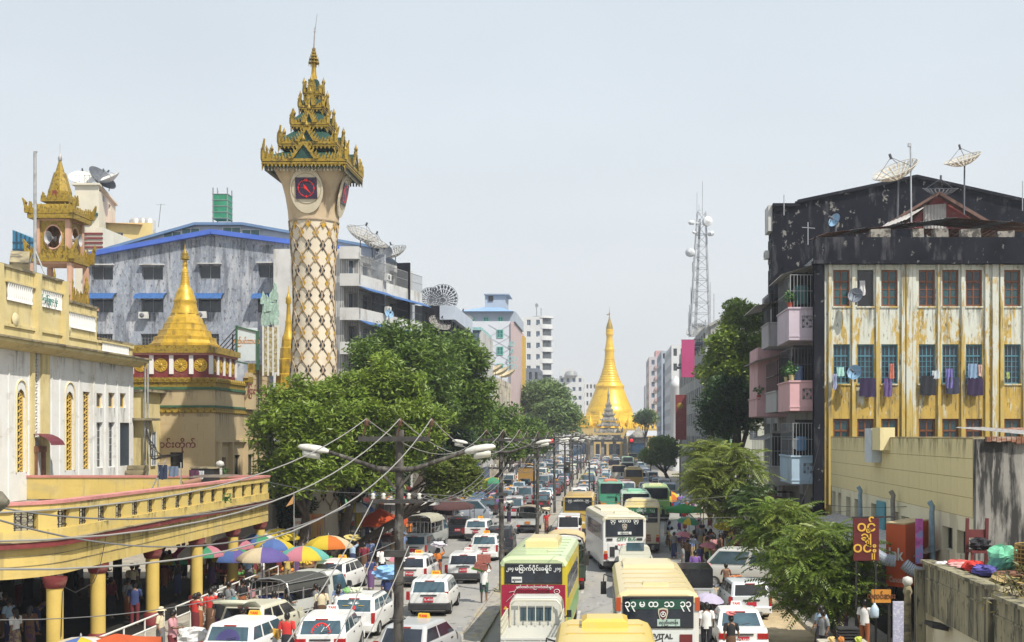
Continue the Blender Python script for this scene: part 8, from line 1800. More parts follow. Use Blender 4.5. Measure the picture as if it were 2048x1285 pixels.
v2 = hero(1480,58,'silver pickup van parked sideways at the dusty right kerb',VAN,1.25,'van','van',GRt,col=(.5,.5,.48),plate=None,nside=2); v2.location = (PX(1490,60),60.5,0)
def heroT(px, d, label, L_=4.4, rz=0, name='light_truck', **k):
 t = truck(name, label, L_=L_, **k); put(t, px, d, L_, rz); return t
heroT(1062,38.0,'white flatbed truck with guard rails right behind the crimson advert bus',4.2,0,W_=1.85,col=(.58,.58,.54),cab_h=2.12,rails=True,bed_h=1.2)
heroT(538,47.0,'dark canopied pickup loaded with blue crates beside the arcade railing',4.4,-.36,'covered_pickup',col=(.5,.51,.48),cover=1.98,coverc=(.05,.05,.045),W_=1.75,frame=True)
heroT(836,79.0,'grey pickup with open cage canopy behind the silver cars',4.6,-.12,'covered_pickup',col=(.36,.38,.37),cover=2.3,coverc=(.34,.33,.26),W_=1.75,frame=True)
heroT(1055,93.0,'small covered pickup with open rear on the left carriageway',4.4,.0,'covered_pickup',col=(.5,.53,.53),cover=2.05,coverc=(.26,.22,.16),W_=1.7)
heroT(1128,58.5,'canvas covered lorry with sagging beige top right of the crimson advert bus',4.9,0,'covered_lorry',col=(.04,.06,.04),cover=2.75,coverc=(.50,.40,.22),W_=1.95,bed_h=1.3)
heroT(1383,51.5,'truck with dark glazed box and pale tailgate right of the cream bus',4.4,0,'box_truck',col=(.5,.51,.52),W_=1.85,glassback=True,bed_h=1.05,cab_h=1.75,bedc=(.5,.52,.52))
heroT(1273,62.0,'pale pickup with dark roll bar right behind the white city bus',4.6,0,'pickup_truck',col=(.6,.6,.52),W_=1.7,cab_h=1.6,rails=False)
heroT(833,98,'black canopied lorry under the white parasol on the left',4.6,-.3,'covered_lorry',col=(.12,.12,.11),cover=2.6,coverc=(.035,.03,.028),W_=1.9)
heroT(1052,180,'ochre box lorry far down the left carriageway',5.5,0,'box_lorry',col=(.4,.26,.06),cover=3.2,coverc=(.36,.2,.04),W_=2.3,bed_h=2.6,bedc=(.36,.2,.04))
YEL = (.62,.43,.10); CRM = (.60,.49,.22)
def heroB(px, d, label, L_=8.6, rz=0, **k): t = bus('city_bus' if 'mini' not in label else 'minibus', label, L_=L_, **k); put(t, px, d, L_, rz); return t
heroB(1067,42.8,'green roofed bus with crimson battery advert across its back',8.6,-.025,H_=3.22,body=(.56,.45,.03),roofc=(.46,.54,.32),W_=2.34,ac=(3.6,6.0,.62,.34,(.60,.50,.24)),rear=rear_moto,skirt=(.15,.35,.06),rwin=(2.34,2.96),belt=1.75,wtop=2.55)
heroB(1316,35.0,'cream roofed bus with split rear window and red orange corners',8.6,.01,H_=3.02,body=(.66,.65,.6),roofc=(.60,.50,.27),W_=2.36,ac=(6.1,8.3,.85,.14,(.6,.5,.28)),rear=rear_rev,split=True,corner=(.42,.07,.02),rwin=(2.02,2.84),glass=GV)
heroB(1249,66.8,'white city bus with green letters across its back',9.2,.12,H_=3.1,body=(.70,.70,.69),roofc=(.62,.57,.42),W_=2.4,ac=(4.2,8.0,.8,.16,(.62,.56,.38)),rear=rear_city,glass=GV,nwin=7)
heroB(1283,77.5,'cream bus with green route board right behind the white city bus',8.8,-.03,H_=3.0,body=(.52,.47,.35),roofc=(.58,.47,.20),W_=2.36,ac=(4.0,6.8,.75,.2,(.58,.48,.22)),rear=rear_para,skirt=(.05,.07,.12))
heroB(1157,90,'yellow bus with pale route letters left of the white city bus',8.4,.0,H_=2.95,body=(.50,.34,.07),roofc=(.47,.33,.11),W_=2.3,ac=(3.0,4.6,.5,.14,(.42,.3,.1)),rear=rear_plain('၃၄  မထသ  ၃၄'))
heroB(1223,116,'jade green bus with an orange roof hatch',8.8,.03,H_=2.95,body=(.06,.27,.17),roofc=(.17,.36,.27),W_=2.4,ac=(2.4,4.4,.6,.25,(.5,.16,.08)),rear=rear_plain('', None, True))
heroB(1272,96,'mint white bus just above the roof of the cream bus',8.6,.0,H_=2.9,body=(.5,.55,.5),roofc=(.38,.55,.42),W_=2.36,ac=(2.6,5.0,.6,.22,(.16,.42,.27)),rear=rear_plain())
heroB(1312,106,'lime green bus with white lower half at the right kerb lane',8.6,-.02,H_=2.95,body=(.22,.42,.1),roofc=(.42,.55,.26),W_=2.36,ac=(3.0,5.2,.6,.2,(.5,.5,.26)),rear=rear_plain())
heroB(1268,161,'ochre yellow bus farther up behind the jade green one',8.8,.0,H_=3.0,body=(.46,.31,.08),roofc=(.5,.34,.09),W_=2.4,ac=(2.6,4.8,.7,.25,(.5,.36,.1)),rear=rear_plain())
heroB(1238,182,'white fronted bus with tan roof left of the ochre bus',8.6,.0,H_=2.8,body=(.55,.52,.45),roofc=(.42,.32,.16),rear=rear_plain())
heroB(1255,200,'teal bus in the distant queue before the pagoda',8.6,0,H_=2.9,body=(.3,.42,.4),roofc=(.45,.52,.46),rear=rear_plain())
heroB(1228,222,'red roofed minibus in the distant queue',7.5,0,H_=2.7,body=(.5,.45,.38),roofc=(.4,.12,.08),rear=rear_plain())
heroB(1256,252,'green roofed bus farthest up the distant queue',8.6,0,H_=2.9,body=(.2,.36,.24),roofc=(.3,.46,.34),rear=rear_plain())
heroB(1266,300,'yellow bus at the very end of the street by the gateway',8.6,0,H_=2.9,body=(.46,.36,.12),roofc=(.5,.42,.2),rear=rear_plain())
heroB(1217,22.6,'yellow roofed bus passing right below at the bottom edge',8.0,.012,H_=2.9,body=(.60,.44,.10),roofc=(.62,.46,.13),W_=2.3,ac=(6.4,7.6,.55,.22,(.62,.42,.08)),rear=rear_plain())
protos = []
for nm, sp_, kw in (('saloon_car',SEDAN,{}),('hatchback_car',HATCH,{}),('estate_car',WAGON,{'taxi':'y'}),('small_van',VAN,{})):
 o = car(nm, 'x', 'car', plate=None, **{**sp_,**kw}); protos.append((nm,o,sp_['L_']))
for o_ in bpy.data.objects: pass
index_kids()
CN = {'white':(.68,.68,.67),'silver':(.45,.46,.48),'grey':(.25,.26,.28),'black':(.025,.026,.03),'maroon':(.16,.025,.03),'blue':(.06,.12,.28),'pale blue':(.34,.44,.52),'tan':(.42,.34,.22),'lime':(.42,.5,.2),'pink':(.5,.32,.38)}
rr = random.Random(21); used = set(); KN = {'saloon_car':'saloon car','hatchback_car':'hatchback','estate_car':'taxi estate','small_van':'small van'}
hero_xy = [(o.location.x,o.location.y) for o in C.objects if o.get('category') in ('bus','car','taxi','truck','van','minivan') and o not in [p[1] for p in protos]]
LANES = {'outer left':(-13.7,104),'left':(-11.2,112),'middle left':(-8.7,108),'inner left':(-6.7,122),'inner right':(-3.0,118),'middle right':(-.4,128),'right':(2.2,128),'outer right':(4.9,112),'kerb right':(6.9,118)}
n_far = 0; L_ = 4.4; lane_cars = {}
for ln, (lx, y0) in LANES.items():
 y = y0+rr.uniform(0,4); row = 0
 while y < 365:
  row += 1
  if rr.random() < (.06 if y < 180 else .03): y += 6; continue
  x = lx+rr.uniform(-.3,.3)
  if all(abs(hx-x) > 2.2 or abs(hy-y) > 8 for hx, hy in hero_xy):
   nm, pr, L_ = rr.choices(protos,[3,3,4,2])[0]; cn = rr.choices(list(CN),[6,6,3,4,1,2,2,1,1,1])[0]
   o = copy_tree(pr,None,None if y < 170 else ('door_handle','wiper','number_plate','plate_garnish','roof_rail','mirror','brake_lamp','underbody','head_lamp','front_bumper'))
   o.location = (x,y,0); o.rotation_euler = (0,0,rr.uniform(-.05,.05)); o['group'] = 'cars in the distant jam'
   lane_cars.setdefault(ln,[]).append((y,o,f'{cn} {KN[nm]}'))
   paint(o,{'body':CN[cn],'cabin':CN[cn],'mirror':CN[cn],'rear_bumper':CN[cn],'front_bumper':CN[cn]}); n_far += 1
  y += L_+rr.uniform(1.5,4.6)+(2.5 if y < 170 and lx < -5 else 0)
seenl = {}
for ln, lst in LANES.items():
 q = sorted(lane_cars.get(ln,[]), key=lambda e: e[0])
 for i, (y, o, nm_) in enumerate(q):
  lb = f'{nm_} ' + (f'ahead of a {q[i-1][2]} ' if i else 'rearmost ') + (f'and behind a {q[i+1][2]} ' if i+1 < len(q) else 'at the front ') + f'in the {ln} lane'
  w_ = lb.replace(' ahead of a ',' between ').replace('and behind a','and') if i and i+1 < len(q) else lb
  w_ = w_.replace(' in the ',', ')
  seenl.setdefault(w_,[]).append((y,o))
for w_, lst in seenl.items():
 if len(w_.split()) > 15: w_ = w_.replace('taxi estate','estate')
 if len(w_.split()) > 13: w_ = w_.replace(' lane','')
 for y, o in lst: o['label'] = w_ if len(lst) == 1 else w_+(' near the junction' if y < 160 else (' midway' if y < 240 else ' by the pagoda'))
dup_ = {}
for o in list(C.objects):
 if o.get('group') == 'cars in the distant jam':
  if o['label'] in dup_:
   for c in list(o.children):
    for g_ in list(c.children): bpy.data.objects.remove(g_)
    bpy.data.objects.remove(c)
   bpy.data.objects.remove(o)
  else: dup_[o['label']] = 1
for nm, o, L_ in protos:
 for c in kids(o):
  for g in kids(c): bpy.data.objects.remove(g)
  bpy.data.objects.remove(c)
 bpy.data.objects.remove(o)
print('far cars', n_far)
SC = {'white':(.66,.66,.65),'pale blue':(.35,.48,.62),'navy':(.03,.045,.13),'red':(.48,.035,.03),'black':(.02,.02,.022),'grey':(.2,.21,.22),'cream':(.58,.5,.34),'orange':(.55,.17,.03),'violet':(.17,.09,.3),'green':(.05,.13,.07),'pink':(.48,.24,.26),'yellow':(.5,.38,.12),'teal':(.04,.17,.19),'maroon':(.16,.02,.035),'checked blue':(.14,.2,.36),'brown':(.14,.075,.045)}
BC = {'dark':(.025,.024,.03),'brown':(.11,.06,.035),'navy':(.03,.04,.1),'purple':(.12,.06,.15),'green':(.04,.12,.06),'maroon':(.14,.025,.03),'rust':(.3,.1,.04),'grey':(.15,.15,.16),'tan':(.32,.24,.14)}
SKT = [(.20,.105,.062),(.25,.135,.085),(.16,.08,.045),(.22,.12,.07)]
USED = set(); prr = random.Random(77)
def person(key, x, y, shirt, bot, place_, rz=0, z=0., extra='', sc=None, group=None, label=None):
 src = PP[key]; o = src.copy(); C.objects.link(o)
 for ch in KIDS[src.name]:
  c = ch.copy(); C.objects.link(c); c.parent = o
  n = ch.name.split('.')[0]
  if n in ('shirt','hat'): c.color = (*SC[shirt],1)
  elif n in ('longyi','trousers','shorts'): c.color = (*BC[bot],1)
 o.color = (*prr.choice(SKT),1); o.location = (x,y,z); o.rotation_euler = (0,0,rz); s_ = sc or prr.uniform(.95,1.05); o.scale = (s_,s_,s_)
 bn = 'shorts' if 'porter' in key else ('trousers' if key in ('man_trousers','man_talk','shirtless') else 'longyi')
 verb = {'man_carry':'balancing a load','woman_carry_pat':'balancing a load','bend':'bending down','seated':'squatting','hat_stand':'in a brimmed hat,','woman_bag':'with a bag','woman_face':'raising a hand to the face'}.get(key,'')
 lb = label or ' '.join(f'person {verb} in {shirt} top and {bot} {bn} {extra} {place_}'.split())
 if len(lb.split()) > 16: lb = lb.replace(' top and','/').replace('/',' and')
 if len(lb.split()) > 16: lb = lb.replace(' balancing a load',' with a load')
 o['label'] = lb; o['category'] = 'person'
 if group: o['group'] = group
 USED.add(lb); return o
def pxy(px, py, zg=0): d = F*(CZ-zg)/(py-HY); return PX(px,d), d
def bundle(label, x, y, z, sx, sy, sz, col, name='bundle', cat='bundle', seed=0, mat=None):
 rr_ = random.Random(seed+len(label)); rings = []; w_ = [(rr_.uniform(2,5),rr_.uniform(2,6),rr_.uniform(0,6),rr_.uniform(.06,.14)) for _ in range(5)]
 for k in range(10):
  a = -pi/2+pi*k/9; ca = abs(cos(a))**.6
  def kf(j): return 1+sum(am*sin(f1*2*pi*j/18//1*0+round(f1)*2*pi*j/18+f2*k*.35+ph) for f1,f2,ph,am in w_)+.07*rr_.uniform(-1,1)
  rings.append([Vector((x+sx*ca*cos(2*pi*j/18)*q, y+sy*ca*sin(2*pi*j/18)*q, z+max(0,sz*(1+sin(a))*(1+.25*(q-1)+.06*rr_.uniform(-1,1))))) for j in range(18) for q in (kf(j),)])
 o = MB().loft(rings,0,False).build(name, mat or CLOTH); o.color = (*col,1); tag(o,label,cat); return o
RD = 'people crossing between the cars'
x, y = pxy(968,1207); person('porter_pat',x,y,'white','green','',.15,0,sc=1.03,label='porter in white vest and patterned shorts at the median kerb')
t = thing('shoulder_load','stack of red checked bags on the shoulder of the porter at the median','load',(x,y,1.5)); o = MB().obox((x-.02,y+.05,1.98),(.62,.4,.36),.1).build('checked_bag', M('red_check_bag', (.3,.1,.08), .8, .4, 14), t); MB().obox((x-.12,y-.05,1.66),(.5,.42,.26),-.25,0,0,.2).build('checked_bag', M('red_check_bag'), t); MB().obox((x-.25,y,1.52),(.55,.35,.08),-.2,0,0,.15).build('green_mat', M('bright_green_mat', (.1,.35,.04), .7), t)
x, y = pxy(877,1160); person('woman_carry_pat',x,y,'orange','rust','',.1,label='person in long orange red dress carrying white bundle behind the wagon taxi'); bundle('white cloth bundle on the head of the person in orange red',x,y+.03,1.66,.34,.26,.15,(.62,.58,.64))
x, y = pxy(885,1090); person('man_carry',x,y,'violet','navy','',0,label='person in long blue longyi beside the black hatchback with dark bundle'); bundle('dark bundle on the head of the person in long blue longyi',x,y+.03,1.66,.3,.25,.17,(.07,.06,.06))
x, y = pxy(775,1226); person('man_walk',x,y,'navy','dark','',.1,label='person in navy beside the nearest pole under a blue plastic load'); bundle('bulging pale blue plastic sacks carried left of the nearest pole',x-.05,y+.05,1.38,.5,.36,.3,(.22,.4,.66),seed=4)
x, y = pxy(742,1181); person('woman_bag',x,y,'navy','purple','',.25,label='person in blue top and patterned violet longyi with tan shoulder bag'); o = bundle('tan shoulder bag held by the person in patterned violet longyi',x+.28,y,.85,.2,.1,.15,(.42,.16,.07),'handbag','bag',2)
x, y = pxy(764,1160); person('man_talk',x,y,'white','dark','',.4,label='person in white shirt and dark trousers left of the nearest pole')
for key,px,py,s_,b_,rz,lb in (('woman_stand',728,1150,'maroon','brown',.3,'person in maroon top behind the person with tan bag'),('man_stand',740,1136,'checked blue','navy',0,'person in blue check further behind the tan bag holder'),('man_carry',705,1143,'pale blue','navy',0,'person under a yellow and white load by the parasols'),
 ('man_trousers',678,1252,'checked blue','dark',.1,'person in checked shirt between the estate taxi and wagon taxis'),('man_stand',632,1250,'grey','dark',2.8,'grey shirted person behind the speedometer taxi'),('woman_stand',643,1262,'cream','brown',.3,'person in cream top right behind the speedometer taxi'),('man_talk',676,1264,'white','dark',-.3,'person in white T-shirt squeezed between two wagon taxis'),
 ('man_talk',574,1262,'black','dark',-.9,'person in black vest beside the blue crate pickup'),('man_trousers',548,1275,'pale blue','dark',.2,'person in light blue shirt with a dark sling strap'),('man_stand',574,1330,'red','dark',0,'person in red T-shirt with yellow print at the bottom edge'),
 ('woman_face',390,1275,'red','maroon',-.5,'person in red shirt shading the face by the white railing'),('woman_face',421,1270,'red','brown',.4,'second person in red shirt nearer the open estate car'),('man_stand',430,1255,'white','navy',.6,'person in white behind the two red shirts'),
 ('woman_stand',1026,1021,'red','maroon',0,'person in red at the far median between poles'),('woman_stand',1036,1019,'maroon','maroon',.2,'person in dark red beside the one in red'),('man_walk',985,1008,'navy','navy',0,'person in blue far up the left carriageway'),('man_walk',992,1030,'violet','navy',.5,'person in violet far up the left lanes'),
 ('woman_carry_pat',1018,1047,'black','dark',0,'person in black under a white basin left of the third pole'),('woman_carry_pat',1093,1067,'red','rust',.2,'person in red under a cream load right of the third pole'),('man_stand',1012,1190,'orange','rust',.3,'person in orange by the second pole foot'),
 ('man_walk',1045,985,'teal','green',.4,'person in teal crossing far up the street'),('man_walk',960,1002,'navy','dark',.2,'person in navy at the left kerb beyond the minivan'),
 ('shirtless',1452,1197,'white','dark',.2,'bare backed person by the terracotta tricycle at the right kerb'),('man_trousers',1413,1306,'white','dark',-.05,'person in white shirt and dark trousers right of the cream bus'),('woman_bag',1462,1330,'black','brown',.1,'person in black top at the bottom edge right of the cream bus')):
 x, y = pxy(px,py); person(key,x,y,s_,b_,'',rz,0,label=lb,group=RD)
x, y = pxy(705,1143); bundle('yellow and white sack carried beside the striped parasols',x,y,1.66,.36,.25,.17,(.6,.5,.2),seed=3)
x, y = pxy(1018,1047); bundle('white basin on the head of the person in black',x,y,1.66,.36,.3,.13,(.6,.6,.56))
x, y = pxy(1093,1067); bundle('cream load on the head of the person in red beyond the green roofed bus',x,y,1.66,.36,.3,.16,(.55,.5,.36))
x, y = pxy(1462,1330); bundle('pink head wrap worn at the bottom edge beside the right taxi',x,y+.0,1.6,.14,.15,.07,(.6,.2,.2),'head_wrap','hat')
text('MOBI', m_taxi, .1, [o for o in C.objects if o.get('label','').startswith('person in red T-shirt')][0], (0,0,0), name='print') if 0 else None
def crowd(n, xr, yr, place_, seed, keys, z=0., group=None, face=None, dens=.42, shirts=None):
 rr_ = random.Random(seed); pts = []; tries = 0
 while len(pts) < n and tries < 4000:
  tries += 1; x, y = rr_.uniform(*xr), rr_.uniform(*yr)
  if all((x-a)**2+(y-b_)**2 > dens for a, b_ in pts): pts.append((x,y))
 combos = [(s_,b_,k) for s_ in (shirts or SC) for b_ in BC for k in keys]; rr_.shuffle(combos); seen = set(); i = 0
 for x, y in pts:
  while True:
   s_, b_, k = combos[i]; i += 1
   kk = (s_,b_,{'man_trousers':'t','man_talk':'t'}.get(k,'l' if k in ('man_stand','man_walk','woman_stand','woman_walk_pat') else k))
   if kk not in seen: seen.add(kk); break
  person(k,x,y,s_,b_,place_,(face if face is not None else rr_.uniform(-3.1,3.1))+rr_.uniform(-.5,.5),z,group=group)
KS = ['man_stand','man_walk','man_trousers','man_talk','woman_stand','woman_walk_pat','woman_bag','bend','hat_stand']
crowd(46,(3.9,8.6),(60,86),'in the bus stop crowd',1,KS,0,'crowd at the right bus stop')
crowd(14,(7.0,10.2),(40,54),'under the right trees',2,KS,.12,'people under the right trees')
crowd(34,(-28,-18.2),(39.5,56),'under the arcade',3,KS+['seated'],.127,'people in the arcade',shirts=['white','pale blue','navy','black','grey','brown','maroon','checked blue','cream'])
crowd(30,(-23,-15.6),(57.5,69),'by the market parasols',4,KS+['seated'],.12,'people at the parasol market')
crowd(16,(-16.8,-11.5),(70,88),'on the shaded left pavement',5,KS,.1,'people on the left pavement')
crowd(16,(5.5,11),(88,125),'far up the right pavement',6,KS,.1,'people farther up the right pavement')
crowd(10,(-15.5,-12.3),(39,50),'between railing and taxis',8,KS,0.0,'people by the railing')
for o in PP.values():
 for c in KIDS[o.name]: bpy.data.objects.remove(c)
 bpy.data.objects.remove(o)
PAN = M('parasol_cloth', (.5,.5,.5), .85, .08, 3, objcol=True, trans=.35)
PCOL = {'y':(.68,.52,.05),'v':(.14,.11,.34),'c':(.66,.56,.38),'t':(.16,.48,.42),'r':(.52,.05,.08),'o':(.60,.17,.03),'w':(.68,.67,.66),'p':(.58,.22,.28),'g':(.07,.30,.16),'b':(.10,.18,.45),'l':(.55,.50,.66),'d':(.05,.055,.07),'m':(.33,.03,.13),'s':(.35,.40,.46)}
def parasol(label, px, py_top, d, diam, cols, h=None, tilt=(0,0), n=8, name='market_parasol', grp='market parasols', valance=True, zg=0.1, cat='parasol'):
 x = PX(px,d); ztop = PZ(py_top,d); t = thing(name, label, cat, (x,d,zg), 0, grp); r = diam/2; R = Matrix.Rotation(tilt[0],3,'X')@Matrix.Rotation(tilt[1],3,'Y'); top = Vector((x,d,ztop)); dp = r*.42
 for k in range(n):
  a0, a1 = 2*pi*k/n+.2, 2*pi*(k+1)/n+.2; b = MB(); rows = []
  for s_, z_ in ((.02,0),(.4,-.12),(.75,-.5),(1,-1)):
   pts = []
   for q in range(4):
    a = a0+(a1-a0)*q/3; k_ = 1-.05*sin(pi*q/3)*s_; pts.append(top+R@Vector((r*s_*k_*cos(a),r*s_*k_*sin(a),dp*z_-.03*sin(pi*q/3)*s_)))
   rows.append(pts)
  if valance: rows.append([p+Vector((0,0,-.13+(.03 if i in (1,2) else 0))) for i, p in enumerate(rows[-1])])
  vs = [p for r_ in rows for p in r_]; b.add(vs,[(i*4+j,i*4+j+1,(i+1)*4+j+1,(i+1)*4+j) for i in range(len(rows)-1) for j in range(3)],0,True)
  b.build('canopy_panel', PAN, t, None, PCOL[cols[k%len(cols)]])
 b = MB(); b.tube([(x,d,zg),tuple(top+Vector((0,0,.02)))],.022 if diam > 1.5 else .012,6); b.build('pole', m_steelk, t)
 b = MB()
 for k in range(n): a = 2*pi*k/n+.2; b.seg(top+R@Vector((0,0,-.4*dp-.1)),top+R@Vector((r*.95*cos(a),r*.95*sin(a),-dp*.93)),.012,.012)
 b.build('rib', m_steelk, t); MB().lathe([(.03,0),(.035,.05),(0,.12)],7,tuple(top)).build('finial', m_chr, t); return t
parasol('violet and cream striped parasol nearest the last arcade column', 525,1095,56.5,2.35,'vcvvccvv')
parasol('teal, yellow and violet striped parasol beside the violet one', 606,1092,58,2.4,'tyvvtpyt')
parasol('orange, crimson and cream striped parasol rearmost by the posters', 657,1071,62,2.4,'crocyyoc')
parasol('multicoloured pink and green parasol between arcade columns', 396,1087,54.5,2.2,'mgypmwgp')
parasol('pink parasol behind the multicoloured one in the arcade', 462,1074,60.5,2.2,'ppprpppp')
parasol('white and blue parasol right of the pink one', 516,1066,62.5,2.1,'wwbwwbgw')
parasol('bright yellow parasol behind the last arcade column', 556,1057,65.5,2.3,'yyyywyyy')
parasol('yellow and blue parasol tucked under the bright yellow one', 548,1078,61,2.0,'bybyyb')
parasol('green and blue parasol half hidden behind an arcade column', 470,1098,58,2.1,'gbvgybvg')
parasol('cream, blue and yellow striped parasol at the bottom left edge', 162,1274,36.2,2.4,'cbywcbyw')
parasol('pale green parasol far inside the arcade shade', 352,1106,58.5,1.8,'gyygoygr')
parasol('white parasol with pink segment above the black lorry', 840,990,94,3.0,'wwwpwwww')
parasol('green and yellow parasol far up by the drooping tree', 985,955,135,2.6,'gytgyg')
parasol('blue, yellow and white parasol under the leaning tree', 712,1004,74,2.2,'bywgbyw')
parasol('white and red parasol beyond the orange tent', 792,990,84,2.3,'wrwrow')
HU = 'hand umbrellas in the right crowd'
for px,py,d,dm,c,lb,tl in ((1378,1035,80,1.5,'gygg','lime green umbrella at the back of the crowd',.2),(1370,1064,74,1.05,'p','deep pink umbrella next to the white cloth',.1),(1387,1079,69,1.0,'s','slate grey umbrella in front of the deep pink one',-.1),(1421,1085,66,1.25,'p','salmon pink umbrella at the front of the crowd',0),(1355,1062,75,.9,'w','white umbrella at the left edge of the crowd',.5),(1420,1187,45,1.15,'l','lavender umbrella right of the cream bus rear',.1),(1450,1046,78,1.5,'y','yellow umbrella under the feathery trees',-.3),(1340,985,118,2.2,'oy','orange and yellow umbrella far along the right kerb',.4)):
 parasol(lb,px,py,d,dm,c,None,(tl,.15),8,'umbrella',HU,False,1.0 if d < 100 else .1,'umbrella')
parasol('pink umbrella held before the nearest pole', 792,1110,60,1.0,'pwppwp',None,(.2,.2),8,'umbrella','hand umbrellas on the left',False,1.0,'umbrella')
def tent(label, px, py, d, w, hgt, col, zg=.1, grp='cloth tents over stalls'):
 x, z = PX(px,d), PZ(py,d); t = thing('cloth_tent', label, 'tent', (x,d,zg), 0, grp); b = MB(); n = 12
 cor = [(-w/2,-w/2),(w/2,-w/2),(w/2,w/2),(-w/2,w/2)]
 for k in range(4):
  (x0,y0),(x1,y1) = cor[k],cor[(k+1)%4]; rows = []
  for s_, zz in ((.02,0),(.5,-.62),(1,-1)): rows.append([Vector((x+(x0+(x1-x0)*q/4)*s_, d+(y0+(y1-y0)*q/4)*s_, z+hgt*zz-.1*sin(pi*q/4)*s_)) for q in range(5)])
  rows.append([p+Vector((0,0,-.22)) for p in rows[-1]]); vs = [p for r_ in rows for p in r_]; b.add(vs,[(i*5+j,i*5+j+1,(i+1)*5+j+1,(i+1)*5+j) for i in range(3) for j in range(4)],0,True)
 b.build('canopy', PAN, t, None, col)
 for k in range(4): MB().seg((x+cor[k][0],d+cor[k][1],zg),(x+cor[k][0],d+cor[k][1],z-hgt),.05,.05).build('pole', m_steelk, t)
 return t
tent('orange red tent roof left of the nearest pole',760,1017,76,3.0,.75,(.62,.10,.03)); tent('orange tent roof at the bottom left edge beside the cream parasol',232,1268,36.5,2.0,.25,(.6,.12,.04)); tent('dark tent beyond the white parasol up the left pavement',905,992,100,3.2,.8,(.12,.06,.06)); tent('green tarpaulin roof behind the bus stop crowd',1368,1008,88,2.6,.3,(.05,.3,.08)); tent('greyish tent under the leaning tree',640,1012,79,2.2,.7,(.4,.42,.48))
PROD = [('red fruit',(.42,.05,.03)),('green melons',(.08,.22,.05)),('oranges',(.6,.22,.02)),('yellow mangoes',(.6,.42,.04)),('leafy greens',(.05,.2,.03)),('brown roots',(.2,.12,.06)),('purple onions',(.2,.05,.1))]
def ball(r):
 def f(): return MB().lathe([(0,-r),(r*.75,-r*.66),(r,0),(r*.75,r*.66),(0,r)],7).mesh('fruit', M('produce', (.4,.2,.05), .6, .25, 4, objcol=True))
 return f
srr = random.Random(31)
for i,(px,py,pl_) in enumerate(((430,1168,'under the multicoloured parasol'),(498,1172,'under the violet and cream parasol'),(560,1165,'left of the estate taxi'),(600,1150,'under the teal and yellow parasol'),(640,1138,'under the orange and crimson parasol'),(655,1125,'by the posters'),(515,1140,'behind the last arcade column'))):
 x, y = pxy(px,py,.12); nm, col = PROD[i]; t = thing('market_stall', f'low wooden stall heaped with {nm} {pl_}', 'market stall', (x,y,.12), 0, 'produce stalls by the arcade')
 MB().box(x-.7,x+.7,y-.4,y+.4,.55,.62).build('table_top', M('stall_wood', (.24,.15,.08), .8, .3, 3), t)
 for sx_ in (-1,1):
  for sy_ in (-1,1): MB().box(x+sx_*.62-.03,x+sx_*.62+.03,y+sy_*.34-.03,y+sy_*.34+.03,.12,.55).build('leg', M('stall_wood'), t)
 for k in range(26):
  u, v = srr.uniform(-.6,.6), srr.uniform(-.32,.32); o = inst('fruit','ball',ball(.085),t,(x+u,y+v,.7+.22*max(0,1-abs(u)/.6-abs(v)/.6)+.03*srr.random())); o.color = (*[c*srr.uniform(.7,1.3) for c in col],1)
for i,(px,py,c,lb) in enumerate(((505,1150,(.55,.08,.03),'red orange plastic crate by the last arcade column'),(540,1160,(.5,.1,.04),'red crate beside the produce under the violet parasol'),(590,1168,(.1,.16,.4),'blue crate at the kerb left of the estate taxi'),(405,1215,(.6,.6,.58),'white styrofoam box by the railing gap'),(455,1190,(.55,.55,.53),'white crate stack behind the white railing'),(700,1128,(.5,.3,.08),'amber crate near the checked shirt shopper'))):
 x, y = pxy(px,py,.12); t = thing('crate', lb, 'crate', (x,y,.12)); b = MB()
 for k in range(4): z = .14+k*.11; b.box(x-.3,x+.3,y-.2,y-.18,z,z+.08); b.box(x-.3,x-.28,y-.18,y+.2,z,z+.08); b.box(x+.28,x+.3,y-.18,y+.2,z,z+.08)
 for sx_ in (-1,1): b.box(x+sx_*.3-.02,x+sx_*.3+.02,y-.215,y-.18,.13,.57)
 b.box(x-.27,x+.27,y-.17,y+.17,.14,.5); b.build('slatted_box', M('crate_plastic', (.5,.5,.5), .5, .1, 3, objcol=True), t, None, c)
pk_ = [o for o in C.objects if o.get('label','').startswith('dark canopied pickup')][0]; Rk = Matrix.Rotation(pk_.rotation_euler.z,3,'Z')
for dx,dy,dz,sz_,c,lb in ((-.36,-1.75,.75,.46,(.05,.06,.2),'left blue crate in the canopied pickup'),(.3,-1.72,.75,.5,(.055,.065,.22),'right blue crate in the canopied pickup'),(-.3,-.9,.75,.42,(.03,.10,.06),'green sack in the canopied pickup')):
 x, d, z = pk_.location+Rk@Vector((dx,dy,dz)); t = thing('cargo_crate', lb, 'crate', (x,d,z)); b = MB(); b.obox((x,d,z+sz_/2),(.52,.5,sz_),pk_.rotation_euler.z); b.build('box', M('crate_plastic'), t, None, c); b = MB(); b.obox((x,d,z+sz_+.03),(.56,.54,.06),pk_.rotation_euler.z); b.build('lid', M('crate_plastic'), t, None, c)
x, y = PX(530,40.5), 40.5; t = thing('orange_crate','leaning amber crate with white rope right of the fan decal taxi','crate',(x,y,0)); MB().obox((x,y,.62),(.62,.42,1.1),-.3,0,-.25,.3).build('box', M('crate_plastic'), t, None, (.58,.33,.05)); b = MB(); b.obox((x,y-.22,.62),(.05,.03,1.12),-.3,0,-.25,.3); b.obox((x,y-.22,.62),(.66,.03,.05),-.3,0,-.25,.3); b.build('rope', m_sticker, t)
vn = hero(478,42.6,'old cream estate car with its tailgate raised beside the railing',WAGON,-.16,'estate_car','car',GT,col=(.55,.53,.42),plate=None,glass=GVk)
